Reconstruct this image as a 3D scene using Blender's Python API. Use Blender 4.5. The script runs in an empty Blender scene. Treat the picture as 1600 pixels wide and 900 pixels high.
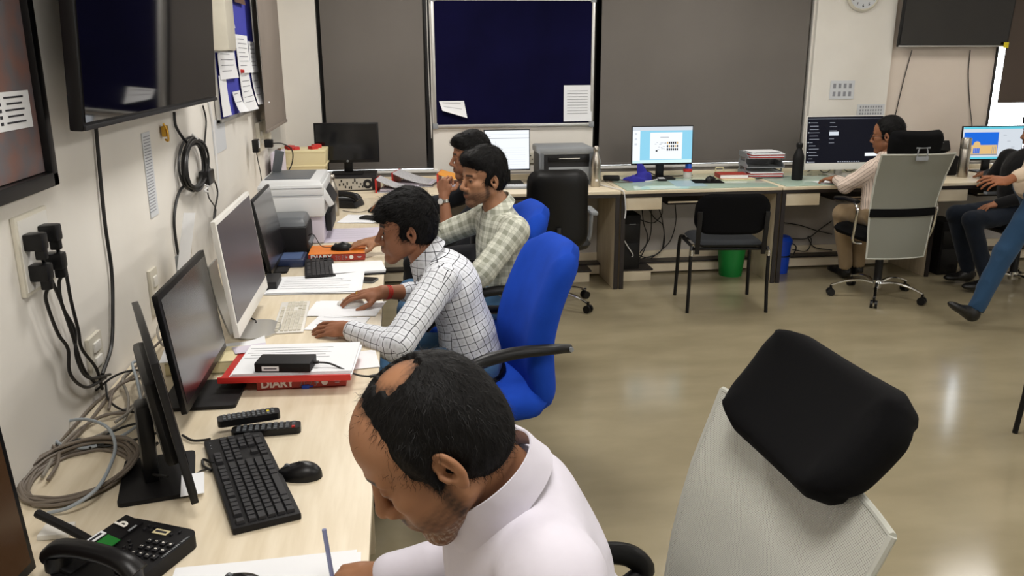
import bpy, bmesh, math, random
import numpy as np
from mathutils import Vector, Matrix, Euler
random.seed(7)
S = bpy.context.scene
COL = S.collection
PI = math.pi

# ------------------------------------------------------------------ camera
cd = bpy.data.cameras.new('camera')
cam = bpy.data.objects.new('camera', cd)
COL.objects.link(cam)
S.camera = cam
cd.sensor_width = 36.0
cd.lens = 29.45
cd.clip_start = 0.05
PITCH, YAW, ROLL = math.radians(15.38), math.radians(7.583), math.radians(-0.241)
_F = Vector((math.sin(YAW) * math.cos(PITCH), math.cos(YAW) * math.cos(PITCH), -math.sin(PITCH)))
_R = Vector((math.cos(YAW), -math.sin(YAW), 0))
_U = _R.cross(_F)
_R2 = _R * math.cos(ROLL) + _U * math.sin(ROLL)
_U2 = -_R * math.sin(ROLL) + _U * math.cos(ROLL)
cam.matrix_world = Matrix(((_R2.x, _U2.x, -_F.x, 0), (_R2.y, _U2.y, -_F.y, 0), (_R2.z, _U2.z, -_F.z, 1.70), (0, 0, 0, 1)))

# ------------------------------------------------------------------ world, lights, exposure
S.view_settings.view_transform = 'Standard'
S.view_settings.look = 'None'
S.view_settings.gamma = 1.0
S.view_settings.use_curve_mapping = False
S.view_settings.exposure = 0.12
w = bpy.data.worlds.new('daylight')
S.world = w
w.use_nodes = True
w.node_tree.nodes['Background'].inputs[0].default_value = (0.86, 0.93, 1.0, 1)
w.node_tree.nodes['Background'].inputs[1].default_value = 9.0

def area_light(name, loc, sx, sy, power, color=(1, 0.965, 0.925), rot=(0, 0, 0)):
    l = bpy.data.lights.new(name, 'AREA')
    l.shape = 'RECTANGLE'
    l.size, l.size_y, l.energy, l.color = sx, sy, power, color
    o = bpy.data.objects.new(name, l)
    o.location = loc
    o.rotation_euler = rot
    COL.objects.link(o)
    return o

CEIL = 2.80
LAMPS = [(0.1, 0.6, 23), (0.1, 3.2, 26), (0.2, 5.7, 22), (2.4, 0.6, 22), (2.4, 3.2, 24), (2.4, 5.7, 20), (4.8, 0.6, 20), (4.8, 3.2, 16), (4.8, 5.7, 8)]
for (lx, ly, lp) in LAMPS:
    area_light('ceiling_lamp_light', (lx, ly, CEIL - 0.035), 0.56, 0.56, lp)

# ------------------------------------------------------------------ materials
def lin(c):
    if isinstance(c, str):
        c = c.lstrip('#')
        c = [int(c[i:i + 2], 16) / 255 for i in (0, 2, 4)]
    return tuple(((v / 12.92) if v <= 0.04045 else ((v + 0.055) / 1.055) ** 2.4) for v in c[:3]) + (1,)

def mat(name, color, rough=0.5, metal=0.0, noise=0.0, nscale=8.0, stretch=(1, 1, 1), color2=None, bump=0.0, bscale=60.0,
        spec=0.5, sub=0.0, emit=None, estr=0.0, alpha=1.0, trans=0.0, coat=0.0, sheen=0.0, bdist=0.002):
    m = bpy.data.materials.new(name)
    m.use_nodes = True
    nt = m.node_tree
    b = nt.nodes['Principled BSDF']
    b.inputs['Base Color'].default_value = lin(color)
    b.inputs['Roughness'].default_value = rough
    b.inputs['Metallic'].default_value = metal
    b.inputs['Specular IOR Level'].default_value = spec
    b.inputs['Coat Weight'].default_value = coat
    b.inputs['Sheen Weight'].default_value = sheen
    b.inputs['Transmission Weight'].default_value = trans
    b.inputs['Alpha'].default_value = alpha
    if sub:
        b.inputs['Subsurface Weight'].default_value = sub
        b.inputs['Subsurface Radius'].default_value = (0.012, 0.005, 0.003)
        b.inputs['Subsurface Scale'].default_value = 0.6
    if emit is not None:
        b.inputs['Emission Color'].default_value = lin(emit)
        b.inputs['Emission Strength'].default_value = estr
    tc = None
    if noise or bump or color2 is not None:
        tc = nt.nodes.new('ShaderNodeTexCoord')
        mp = nt.nodes.new('ShaderNodeMapping')
        mp.inputs['Scale'].default_value = stretch
        nt.links.new(tc.outputs['Object'], mp.inputs['Vector'])
    if noise or color2 is not None:
        n = nt.nodes.new('ShaderNodeTexNoise')
        n.inputs['Scale'].default_value = nscale
        n.inputs['Detail'].default_value = 5
        nt.links.new(mp.outputs[0], n.inputs['Vector'])
        mx = nt.nodes.new('ShaderNodeMix')
        mx.data_type = 'RGBA'
        rp = nt.nodes.new('ShaderNodeMapRange')
        rp.inputs[1].default_value = 0.35
        rp.inputs[2].default_value = 0.65
        nt.links.new(n.outputs['Fac'], rp.inputs[0])
        nt.links.new(rp.outputs[0], mx.inputs[0])
        c = lin(color)
        mx.inputs[6].default_value = c
        mx.inputs[7].default_value = lin(color2) if color2 is not None else tuple(v * (1 - noise) for v in c[:3]) + (1,)
        nt.links.new(mx.outputs[2], b.inputs['Base Color'])
    if bump:
        n2 = nt.nodes.new('ShaderNodeTexNoise')
        n2.inputs['Scale'].default_value = bscale
        n2.inputs['Detail'].default_value = 4
        nt.links.new(mp.outputs[0], n2.inputs['Vector'])
        bp = nt.nodes.new('ShaderNodeBump')
        bp.inputs['Strength'].default_value = bump
        bp.inputs['Distance'].default_value = bdist
        nt.links.new(n2.outputs['Fac'], bp.inputs['Height'])
        nt.links.new(bp.outputs[0], b.inputs['Normal'])
    return m

M = {}
M['wall'] = mat('wall_paint', '#e6e2da', 0.75, noise=0.07, nscale=2.2, bump=0.25, bscale=5, bdist=0.004)
M['wall_warm'] = mat('wall_paint_warm', '#ddd0c3', 0.8, noise=0.07, nscale=2.2, bump=0.2, bscale=5, bdist=0.004)
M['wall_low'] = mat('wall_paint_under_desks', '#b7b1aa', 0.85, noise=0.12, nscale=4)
M['ceiling'] = mat('ceiling_paint', '#e8e6e0', 0.9)
M['floor'] = mat('floor_vinyl', '#968c72', 0.15, color2='#8a8067', nscale=2.0, stretch=(1, 2.2, 1), bump=0.03, bscale=9, spec=0.5)
M['desk'] = mat('cream_laminate', '#e3d7bf', 0.38, color2='#d6c8ad', nscale=4, stretch=(9, 0.9, 1))
M['desk_x'] = mat('cream_laminate_across', '#e6dac0', 0.38, color2='#d9caae', nscale=4, stretch=(0.9, 9, 1))
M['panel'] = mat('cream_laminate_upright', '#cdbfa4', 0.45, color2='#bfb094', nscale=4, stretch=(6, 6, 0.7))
M['edge'] = mat('dark_edge_band', '#221b19', 0.45)
M['blind'] = mat('roller_blind_fabric', '#6c6762', 0.9, noise=0.10, nscale=1.6, bump=0.35, bscale=500, bdist=0.0006)
M['blind_side'] = mat('roller_blind_taupe', '#857b72', 0.9, noise=0.12, nscale=2.4, bump=0.35, bscale=500, bdist=0.0006)
M['blind_brown'] = mat('roller_blind_brown', '#4f443c', 0.9, noise=0.10, nscale=1.6)
M['navy'] = mat('navy_felt', '#0d0c30', 0.95, noise=0.3, nscale=2.5, spec=0.1)
M['royal'] = mat('royal_blue_board_cloth', '#3b3fae', 0.9, noise=0.1, nscale=5)
M['alu'] = mat('aluminium_trim', '#c9c8c4', 0.35, 0.7)
M['chrome'] = mat('chrome', '#d6d6d4', 0.12, 1.0)
M['steel'] = mat('brushed_steel', '#b3ada3', 0.28, 1.0, bump=0.1, bscale=40, stretch=(1, 1, 12))
M['blackp'] = mat('black_plastic', '#0b0b0d', 0.38, spec=0.35)
M['keycap'] = mat('keycap_plastic', '#252528', 0.5, spec=0.4)
M['blackm'] = mat('matt_black_plastic', '#0e0d0f', 0.6, spec=0.3)
M['darkp'] = mat('charcoal_plastic', '#1b1b1e', 0.5, spec=0.35)
M['greyp'] = mat('grey_plastic', '#8b8f93', 0.45)
M['midgrey'] = mat('mid_grey_plastic', '#5d6165', 0.4)
M['whitep'] = mat('white_plastic', '#e4e2dc', 0.35)
M['offwhite'] = mat('aged_white_plastic', '#d8d3c4', 0.4, noise=0.08, nscale=10)
M['printer_white'] = mat('printer_white', '#dfe1e2', 0.35)
M['cream_plastic'] = mat('cream_plastic', '#e2d6ab', 0.45)
M['screen'] = mat('dark_glossy_screen', '#08080c', 0.10, spec=0.6)
M['screen_tv'] = mat('tv_screen_glass', '#050509', 0.04, spec=0.8)
M['screen_grey'] = mat('antiglare_screen', '#1b1a1e', 0.24, spec=1.0, coat=0.5)
M['screen_grey'].node_tree.nodes['Principled BSDF'].inputs['Coat Roughness'].default_value = 0.22
M['screen_mauve'] = mat('grey_reflection_screen', '#4a4650', 0.32, spec=0.9, noise=0.35, nscale=2.2)  # mottled grey-purple base paints in the blurred reflection on the blank screen
M['screen_brown'] = mat('brownish_screen', '#2a1f17', 0.25, emit='#5a3c22', estr=0.25)
M['blue'] = mat('royal_blue_fabric', '#1645b4', 0.9, noise=0.16, nscale=9, bump=0.3, bscale=900, spec=0.2, bdist=0.0006)
M['blackf'] = mat('black_fabric', '#0a0a0c', 0.95, noise=0.2, nscale=300, bump=0.4, bscale=1200, spec=0.15, bdist=0.0006)
M['leather'] = mat('black_leatherette', '#070708', 0.38, spec=0.35, bump=0.25, bscale=240, bdist=0.0006)
M['greyseat'] = mat('dark_grey_seat', '#1d2024', 0.75, spec=0.3, bump=0.2, bscale=600)
M['paper'] = mat('white_paper', '#eceef1', 0.8)
M['paper_violet'] = mat('pale_violet_paper', '#cfc8d6', 0.8)
M['paper_grey'] = mat('greyish_paper', '#cfd2d6', 0.8)
M['ink'] = mat('grey_ink', '#8d8f96', 0.8)
M['ink_dark'] = mat('dark_ink', '#2b2b33', 0.8)
M['red'] = mat('red_board', '#c22a24', 0.45)
M['diary_red'] = mat('diary_brick_red', '#a4362a', 0.5)
M['diary_orange'] = mat('diary_orange', '#e07c22', 0.5)
M['orange'] = mat('orange_file', '#e89a2a', 0.5)
M['marble'] = mat('grey_marbled_board', '#c9c9cb', 0.6, color2='#a9a9ae', nscale=90)
M['whitetext'] = mat('white_print', '#f2efe8', 0.6)
M['cable_grey'] = mat('grey_cable', '#8a857c', 0.5)
M['cable_blue'] = mat('blue_grey_cable', '#98a0a6', 0.5)
M['cable_brown'] = mat('taupe_cable', '#6f655a', 0.55)
M['cable_black'] = mat('black_cable', '#131313', 0.45)
M['cable_white'] = mat('white_cable', '#dedede', 0.45)
M['green'] = mat('green_plastic', '#0c7d33', 0.4)
M['bluebin'] = mat('blue_plastic', '#1246c2', 0.4)
M['lcd'] = mat('green_lcd', '#1f6a2a', 0.25, emit='#1f7a2c', estr=0.12)
M['violetcloth'] = mat('indigo_cloth', '#26248a', 0.9, bump=0.4, bscale=60)
M['glass'] = mat('desk_glass', '#a9bfb0', 0.05, spec=0.7, noise=0.06, nscale=3)
M['poster_blue'] = mat('pale_blue_print', '#a7c4d0', 0.25)
M['brass'] = mat('brass', '#c79a3c', 0.35, 0.8)
M['yellow'] = mat('yellow_paper', '#d8c41c', 0.7)
M['brown'] = mat('brown_leather', '#5d4031', 0.6)
M['carton'] = mat('ochre_carton', '#c99a4c', 0.7)
M['clearblue'] = mat('blue_transparent_plastic', '#1f5fd0', 0.2)
M['redcap'] = mat('red_plastic', '#c2302c', 0.4)
M['socketblack'] = mat('socket_hole', '#101010', 0.7)
M['window_frame'] = mat('dark_window_frame', '#1d1b1c', 0.5)

def emis(name, color, strength):
    return mat(name, '#000000', 0.4, spec=0.12, emit=color, estr=strength)
M['e_white'] = emis('screen_white', '#f2f6fa', 1.0)
M['e_sky'] = emis('screen_pale_blue', '#8fd0ea', 1.0)
M['e_palegreen'] = emis('screen_mint', '#cfeeee', 1.0)
M['e_dark'] = emis('screen_navy', '#12131c', 1.0)
M['e_grey'] = emis('screen_grey_text', '#8e929c', 1.0)
M['e_blue'] = emis('screen_deep_blue', '#1d68d8', 1.0)
M['e_sand'] = emis('screen_sand', '#dcb679', 1.0)
M['e_teal'] = emis('screen_teal', '#5fc4d8', 1.0)
M['e_black'] = emis('screen_black_print', '#23252a', 1.0)
M['e_lgrey'] = emis('screen_light_grey', '#cfd6de', 1.0)

# ------------------------------------------------------------------ tagging and tree helpers
def tag(o, label=None, cat=None, group=None, kind=None):
    if label: o['label'] = label
    if cat: o['category'] = cat
    if group: o['group'] = group
    if kind: o['kind'] = kind
    return o

def thing(name, label, cat, loc=(0, 0, 0), rz=0.0, group=None, rot=None):
    o = bpy.data.objects.new(name, None)
    o.empty_display_size = 0.05
    COL.objects.link(o)
    o.location = loc
    o.rotation_euler = rot if rot is not None else (0, 0, rz)
    return tag(o, label, cat, group)

def copy_tree(root, parent=None):
    c = root.copy()
    COL.objects.link(c)
    c.parent = parent
    for ch in list(root.children):
        copy_tree(ch, c)
    return c

# ------------------------------------------------------------------ mesh builder
def catmull(pts, sub=6, closed=False):
    P = [Vector(p) for p in pts]
    if len(P) < 3:
        return P
    out = []
    n = len(P)
    rng = range(n if closed else n - 1)
    for i in rng:
        if closed:
            p0, p1, p2, p3 = P[(i - 1) % n], P[i], P[(i + 1) % n], P[(i + 2) % n]
        else:
            p0 = P[i - 1] if i > 0 else P[0] * 2 - P[1]
            p1, p2 = P[i], P[i + 1]
            p3 = P[i + 2] if i + 2 < n else P[-1] * 2 - P[-2]
        for j in range(sub):
            t = j / sub
            out.append(0.5 * ((2 * p1) + (-p0 + p2) * t + (2 * p0 - 5 * p1 + 4 * p2 - p3) * t * t + (-p0 + 3 * p1 - 3 * p2 + p3) * t ** 3))
    if not closed:
        out.append(P[-1])
    return out

class MB:
    def __init__(self):
        self.bm = bmesh.new()
        self.mi = 0
    def _face(self, vs):
        try:
            f = self.bm.faces.new(vs)
            f.material_index = self.mi
            return f
        except ValueError:
            return None
    def box(self, c, s, rz=0.0, bev=0.0, rot=None, seg=2, taper=None):
        """Box centred at c with full sizes s; rot = Euler or Matrix; taper = (kx, ky) scale of the top."""
        hx, hy, hz = s[0] / 2, s[1] / 2, s[2] / 2
        R = (Euler(rot).to_matrix() if isinstance(rot, tuple) else rot) if rot is not None else Matrix.Rotation(rz, 3, 'Z')
        vs = []
        for (x, y, z) in ((-1, -1, -1), (1, -1, -1), (1, 1, -1), (-1, 1, -1), (-1, -1, 1), (1, -1, 1), (1, 1, 1), (-1, 1, 1)):
            kx, ky = (taper if (taper and z > 0) else (1, 1))
            vs.append(self.bm.verts.new(Vector(c) + R @ Vector((x * hx * kx, y * hy * ky, z * hz))))
        fs = [self._face([vs[i] for i in q]) for q in ((0, 3, 2, 1), (4, 5, 6, 7), (0, 1, 5, 4), (1, 2, 6, 5), (2, 3, 7, 6), (3, 0, 4, 7))]
        if bev > 0:
            es = list({e for f in fs for e in f.edges})
            r = bmesh.ops.bevel(self.bm, geom=es, offset=bev, segments=seg, profile=0.6, affect='EDGES')
            for f in r['faces']:
                f.material_index = self.mi
        return self
    def ring(self, center, ax1, ax2, r1, r2, seg):
        return [self.bm.verts.new(center + ax1 * (r1 * math.cos(2 * PI * i / seg)) + ax2 * (r2 * math.sin(2 * PI * i / seg))) for i in range(seg)]
    def bridge(self, a, b):
        n = len(a)
        for i in range(n):
            self._face([a[i], a[(i + 1) % n], b[(i + 1) % n], b[i]])
    def cap(self, r, flip=False):
        self._face(list(reversed(r)) if flip else list(r))
    def tube(self, pts, r, seg=8, closed=False, caps=True, flat=1.0, smooth=0):
        P = catmull(pts, smooth, closed) if smooth else [Vector(p) for p in pts]
        n = len(P)
        rings = []
        up = None
        for i in range(n):
            if closed:
                t = P[(i + 1) % n] - P[(i - 1) % n]
            else:
                t = P[min(i + 1, n - 1)] - P[max(i - 1, 0)]
            if t.length < 1e-9:
                t = Vector((0, 0, 1))
            t.normalize()
            if up is None:
                up = Vector((0, 0, 1)) if abs(t.z) < 0.9 else Vector((1, 0, 0))
            a = (up - t * up.dot(t))
            if a.length < 1e-6:
                a = t.orthogonal()
            a.normalize()
            b = t.cross(a)
            up = a
            rr = r(i / max(n - 1, 1)) if callable(r) else r
            rings.append(self.ring(P[i], b, a, rr, rr * flat, seg))
        for i in range(n - 1):
            self.bridge(rings[i], rings[i + 1])
        if closed:
            self.bridge(rings[-1], rings[0])
        elif caps:
            self.cap(rings[0], True)
            self.cap(rings[-1])
        return self
    def cyl(self, p0, p1, r0, r1=None, seg=16):
        r1 = r0 if r1 is None else r1
        p0, p1 = Vector(p0), Vector(p1)
        t = (p1 - p0).normalized()
        a = t.orthogonal().normalized()
        b = t.cross(a)
        A = self.ring(p0, a, b, r0, r0, seg)
        B = self.ring(p1, a, b, r1, r1, seg)
        self.bridge(A, B)
        self.cap(A, True)
        self.cap(B)
        return self
    def lathe(self, c, prof, seg=24, rot=None):
        c = Vector(c)
        R = rot if rot is not None else Matrix.Identity(3)
        rings = []
        for (r, z) in prof:
            if r < 1e-5:
                r = 1e-4
            rings.append([self.bm.verts.new(c + R @ Vector((r * math.cos(2 * PI * i / seg), r * math.sin(2 * PI * i / seg), z))) for i in range(seg)])
        for i in range(len(rings) - 1):
            self.bridge(rings[i], rings[i + 1])
        self.cap(rings[0], True)
        self.cap(rings[-1])
        return self
    def prism(self, poly, z0, z1, mtx=None):
        """poly: 2D outline (x, y), extruded from z0 to z1 and moved by mtx."""
        T = mtx if mtx is not None else Matrix.Identity(4)
        a = [self.bm.verts.new(T @ Vector((x, y, z0))) for x, y in poly]
        b = [self.bm.verts.new(T @ Vector((x, y, z1))) for x, y in poly]
        self.bridge(a, b)
        self.cap(a, True)
        self.cap(b)
        return self
    def quad(self, pts):
        self._face([self.bm.verts.new(Vector(p)) for p in pts])
        return self
    def sheet(self, fn, nu, nv, th=0.0, closed_u=False):
        """Surface fn(u, v) -> point, given a thickness th along the normal."""
        def pt(u, v): return Vector(fn(u, v))
        top, bot = [], []
        for i in range(nu + 1):
            ra, rb = [], []
            for j in range(nv + 1):
                u, v = i / nu, j / nv
                p = pt(u, v)
                ra.append(self.bm.verts.new(p))
                if th:
                    e = 1e-3
                    du = pt(min(u + e, 1), v) - pt(max(u - e, 0), v)
                    dv = pt(u, min(v + e, 1)) - pt(u, max(v - e, 0))
                    n = du.cross(dv)
                    n = n.normalized() if n.length > 1e-12 else Vector((0, 0, 1))
                    rb.append(self.bm.verts.new(p - n * th))
            top.append(ra)
            bot.append(rb)
        for i in range(nu):
            for j in range(nv):
                self._face([top[i][j], top[i + 1][j], top[i + 1][j + 1], top[i][j + 1]])
                if th:
                    self._face([bot[i][j], bot[i][j + 1], bot[i + 1][j + 1], bot[i + 1][j]])
        if th:
            for i in range(nu):
                self._face([top[i][0], bot[i][0], bot[i + 1][0], top[i + 1][0]])
                self._face([top[i][nv], top[i + 1][nv], bot[i + 1][nv], bot[i][nv]])
            for j in range(nv):
                self._face([top[0][j], top[0][j + 1], bot[0][j + 1], bot[0][j]])
                self._face([top[nu][j], bot[nu][j], bot[nu][j + 1], top[nu][j + 1]])
        return self
    def build(self, name, mats, parent=None, smooth=True, ang=38, loc=None):
        bmesh.ops.recalc_face_normals(self.bm, faces=self.bm.faces[:])
        if smooth:
            ca = math.radians(ang)
            for f in self.bm.faces:
                f.smooth = True
            for e in self.bm.edges:
                if len(e.link_faces) == 2:
                    if e.calc_face_angle(0) > ca:
                        e.smooth = False
        me = bpy.data.meshes.new(name)
        self.bm.to_mesh(me)
        self.bm.free()
        for m in (mats if isinstance(mats, (list, tuple)) else [mats]):
            me.materials.append(m)
        o = bpy.data.objects.new(name, me)
        COL.objects.link(o)
        if parent is not None:
            o.parent = parent
        if loc is not None:
            o.location = loc
        return o

def rrect(w, h, r, n=5, cx=0.0, cy=0.0):
    out = []
    for (sx, sy, a0) in ((1, 1, 0), (-1, 1, 90), (-1, -1, 180), (1, -1, 270)):
        for i in range(n + 1):
            a = math.radians(a0 + 90 * i / n)
            out.append((cx + sx * (w / 2 - r) + r * math.cos(a), cy + sy * (h / 2 - r) + r * math.sin(a)))
    return out

def frame_mtx(origin, xdir, ydir):
    x = Vector(xdir).normalized()
    y = Vector(ydir)
    y = (y - x * y.dot(x)).normalized()
    z = x.cross(y)
    o = Vector(origin)
    return Matrix(((x.x, y.x, z.x, o.x), (x.y, y.y, z.y, o.y), (x.z, y.z, z.z, o.z), (0, 0, 0, 1)))

def text(s, size, material, parent, mtx, name='lettering', extrude=0.0004, align='CENTER', bold=0.0, sx=1.0):
    cu = bpy.data.curves.new(name, 'FONT')
    cu.body = s
    cu.size = size
    cu.extrude = extrude
    cu.offset = bold
    cu.align_x = align
    cu.align_y = 'CENTER'
    cu.resolution_u = 3
    t = bpy.data.objects.new(name, cu)
    COL.objects.link(t)
    dg = bpy.context.evaluated_depsgraph_get()
    me = bpy.data.meshes.new_from_object(t.evaluated_get(dg))
    bpy.data.objects.remove(t)
    me.transform(mtx @ Matrix.Diagonal((sx, 1, 1, 1)))
    me.materials.clear()
    me.materials.append(material)
    o = bpy.data.objects.new(name, me)
    COL.objects.link(o)
    o.parent = parent
    return o

def simple(name, mb, m, label, cat, group=None, loc=None, **k):
    """A thing that is one mesh."""
    o = mb.build(name, m, None, **k)
    if loc is not None:
        o.location = loc
    return tag(o, label, cat, group)

def struct(name, mb, m, **k):
    o = mb.build(name, m, None, **k)
    o['kind'] = 'structure'
    return o


# ================================================================== SETTING
XL, XR, YB, YF, CH = -0.89, 6.6, 6.94, -1.6, CEIL
m = MB(); m.box(((XL + XR) / 2, (YF + YB) / 2, -0.05), (XR - XL + 0.4, YB - YF + 0.4, 0.1)); struct('floor', m, M['floor'])
m = MB(); m.box(((XL + XR) / 2, (YF + YB) / 2, CH + 0.05), (XR - XL + 0.4, YB - YF + 0.4, 0.1)); struct('ceiling', m, M['ceiling'])

def wall_pieces(name, rects, mk, material):
    m = MB()
    for r in rects:
        c, s = mk(*r)
        m.box(c, s)
    return struct(name, m, material)
# back wall: (x0, x1, z0, z1)
W1, W2, W3 = (-0.60, 0.28), (1.61, 3.47), (5.185, 6.4)
back = [(XL - 0.1, XR + 0.1, 0, 0.80), (XL - 0.1, XR + 0.1, 2.45, CH), (XL - 0.1, W1[0], 0.80, 2.45), (W1[1], W2[0], 0.80, 2.45),
        (W2[1], W3[0], 0.80, 2.45), (W3[1], XR + 0.1, 0.80, 2.45)]
wall_pieces('wall_back', back, lambda a, b, c, d: (((a + b) / 2, YB + 0.1, (c + d) / 2), (b - a, 0.2, d - c)), M['wall'])
left = [(YF - 0.1, 5.95, 0, CH), (5.95, YB, 0, 1.05), (5.95, YB, 2.35, CH), (6.66, YB, 1.05, 2.35)]
wall_pieces('wall_left', left, lambda a, b, c, d: ((XL - 0.1, (a + b) / 2, (c + d) / 2), (0.2, b - a, d - c)), M['wall'])
m = MB(); m.box((XR + 0.1, (YF + YB) / 2, CH / 2), (0.2, YB - YF + 0.2, CH)); struct('wall_right', m, M['wall'])
# front wall (behind the camera) with one bright window opening
m = MB()
for (a, b, c, d) in ((XL - 0.1, 4.2, 0, CH), (4.9, XR + 0.1, 0, CH), (4.2, 4.9, 0, 0.9), (4.2, 4.9, 2.3, CH)):
    m.box(((a + b) / 2, YF - 0.1, (c + d) / 2), (b - a, 0.2, d - c))
struct('wall_front', m, M['wall'])
# shallow pillar between window_2 and the screen, and the paint below desk height
m = MB(); m.box((3.835, YB - 0.02, 1.8), (0.70, 0.04, 2.0)); struct('trim_1', m, M['wall'])
m = MB(); m.box((4.68, YB - 0.004, 1.8), (0.99, 0.008, 2.0)); struct('trim_2', m, M['wall_warm'])
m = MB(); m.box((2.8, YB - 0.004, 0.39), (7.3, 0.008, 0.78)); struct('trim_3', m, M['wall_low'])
# window sill strips
for i, (a, b) in enumerate(((W1[0] - 0.03, W1[1] + 0.03), (W2[0] - 0.02, W2[1] + 0.02), (W3[0] - 0.02, W3[1]))):
    m = MB(); m.box(((a + b) / 2, YB - 0.012, 0.803), (b - a, 0.035, 0.022), bev=0.004); struct('trim_%d' % (4 + i), m, M['whitep'])

def window(n, x0, x1, z0, z1, pane_mat, y=YB + 0.13):
    e = bpy.data.objects.new('window_%d' % n, None); COL.objects.link(e); e['kind'] = 'structure'
    e.location = ((x0 + x1) / 2, y, z0)
    w_, h_ = x1 - x0, z1 - z0
    m = MB()
    for (cx, cz, sx, sz) in ((0, 0.02, w_, 0.04), (0, h_ - 0.02, w_, 0.04), (-w_ / 2 + 0.02, h_ / 2, 0.04, h_ - 0.08), (w_ / 2 - 0.02, h_ / 2, 0.04, h_ - 0.08), (0, h_ / 2, 0.035, h_ - 0.08)):
        m.box((cx, 0, cz), (sx, 0.05, sz))
    m.build('window_frame', M['window_frame'], e)
    for s in (-1, 1):
        m = MB(); m.box((s * (w_ / 4), 0, h_ / 2), (w_ / 2 - 0.05, 0.006, h_ - 0.08)); m.build('pane', pane_mat, e)
    return e
M['pane_block'] = mat('opaque_dark_panel', '#0b0b0d', 0.15)  # opaque dark panels added behind the blinds to stop skylight leaking in
M['pane'] = mat('window_glass', '#ffffff', 0.0, trans=1.0)
window(1, W1[0], W1[1], 0.81, 2.45, M['pane_block'])
window(2, W2[0], W2[1], 0.81, 2.45, M['pane_block'])
window(3, W3[0], W3[1], 0.81, 2.45, M['pane'])
e4 = window(4, -0.36, 0.36, 1.05, 2.35, M['pane_block'], 0)
e4.location = (XL - 0.13, 6.305, 1.05); e4.rotation_euler = (0, 0, PI / 2)

# ceiling lamps
LAMP_AT = ['above the radio telephone', 'above the white all-in-one computer', 'above the box files', 'above the big black headrest', 'above the open floor', 'above the glass-topped desk',
           'above the wall behind the walking man', 'above the walking man', 'above the silver-edged television']
for i, (lx, ly, lp) in enumerate(LAMPS):
    t = thing('ceiling_lamp', 'square white ceiling lamp ' + LAMP_AT[i], 'lamp', (lx, ly, CEIL), group='square ceiling lamps')
    m = MB()
    for s in (-1, 1):
        m.box((s * 0.31, 0, -0.01), (0.03, 0.65, 0.02)); m.box((0, s * 0.31, -0.01), (0.59, 0.03, 0.02))
    m.build('frame', M['whitep'], t)
    m = MB(); m.box((0, 0, -0.006), (0.59, 0.59, 0.01)); m.build('diffuser', emis('lamp_diffuser_%d' % i, '#fff6e8', 2.0), t)

# ------------------------------------------------------------------ roller blinds
def blind(label, x0, x1, z0, z1, material, y=YB - 0.012, cord=None):
    t = thing('roller_blind', label, 'blind', ((x0 + x1) / 2, y, z0))
    w_ = x1 - x0
    m = MB()
    def f(u, v):
        return ((u - 0.5) * w_, -0.004 - 0.003 * math.sin(u * 9 + v * 2) - 0.006 * math.sin(v * PI) * math.sin(u * 5 + 1), v * (z1 - z0))
    m.sheet(f, 24, 16, 0.002)
    m.build('fabric', material, t)
    m = MB(); m.box((0, -0.006, 0.008), (w_, 0.014, 0.02), bev=0.004); m.build('bottom_rail', material if cord is None else material, t)
    m = MB(); m.cyl((-w_ / 2, 0.0, z1 - z0 + 0.02), (w_ / 2, 0.0, z1 - z0 + 0.02), 0.025); m.build('roller', M['whitep'], t)
    if cord:
        for dx in (0, 0.018):
            m = MB(); m.tube([(w_ / 2 + cord + dx, -0.012, z1 - z0), (w_ / 2 + cord + dx * 1.2, -0.012, 0.8), (w_ / 2 + cord + 0.009, -0.012, 0.24)], 0.0025, 6, smooth=4)
            m.build('cord', M['whitep'], t)
    return t
blind('grey roller blind pulled down behind the switched-off monitor on the computer case', -0.565, 0.222, 0.829, 2.40, M['blind'], cord=0.035)
blind('wide dark grey roller blind behind the slide-show monitor', 1.66, 3.435, 0.826, 2.40, M['blind'])
blind('brown roller blind half raised over the glaring window', 5.235, 6.38, 1.30, 2.40, M['blind_brown'], y=YB - 0.03)
bt = blind('taupe roller blind on the side wall beyond the pinned notices', -0.5, 0.5, 1.255, 2.40, M['blind_side'], y=0)
bt.rotation_euler = (0, 0, PI / 2); bt.location = (-0.815, 5.915, 1.255)

# ================================================================== DESKS
def desk_top(t, x0, x1, y0, y1, m_, edges):
    ox, oy = t.location.x, t.location.y
    m = MB(); m.box(((x0 + x1) / 2 - ox, (y0 + y1) / 2 - oy, 0.7385), (x1 - x0, y1 - y0, 0.023), bev=0.002); m.build('worktop', m_, t)
    m = MB()
    for (a, b, c, d) in edges:
        m.box(((a + b) / 2 - ox, (c + d) / 2 - oy, 0.7145), (b - a, d - c, 0.025))
    m.build('edge_band', M['edge'], t)

XE = -0.09
for (y0, y1, lab) in ((0.75, 2.696, 'cream laminate desk under the keyboard, two remotes and corded phone'),
                      (2.704, 3.946, 'cream laminate desk under the white all-in-one computer'),
                      (3.954, 5.955, 'cream laminate desk under the big white copier')):
    t = thing('desk', lab, 'desk', (-0.49, (y0 + y1) / 2, 0))
    desk_top(t, XL + 0.005, XE, y0, y1, M['desk'], [(XE - 0.03, XE - 0.004, y0, y1), (XL + 0.01, XL + 0.03, y0, y1)])
    for yy in (y0 + 0.02, y1 - 0.02):
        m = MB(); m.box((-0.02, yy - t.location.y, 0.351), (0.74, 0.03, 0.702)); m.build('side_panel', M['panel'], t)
    m = MB(); m.box((-0.28, 0, 0.45), (0.018, y1 - y0 - 0.08, 0.5)); m.build('back_panel', M['panel'], t)

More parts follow.
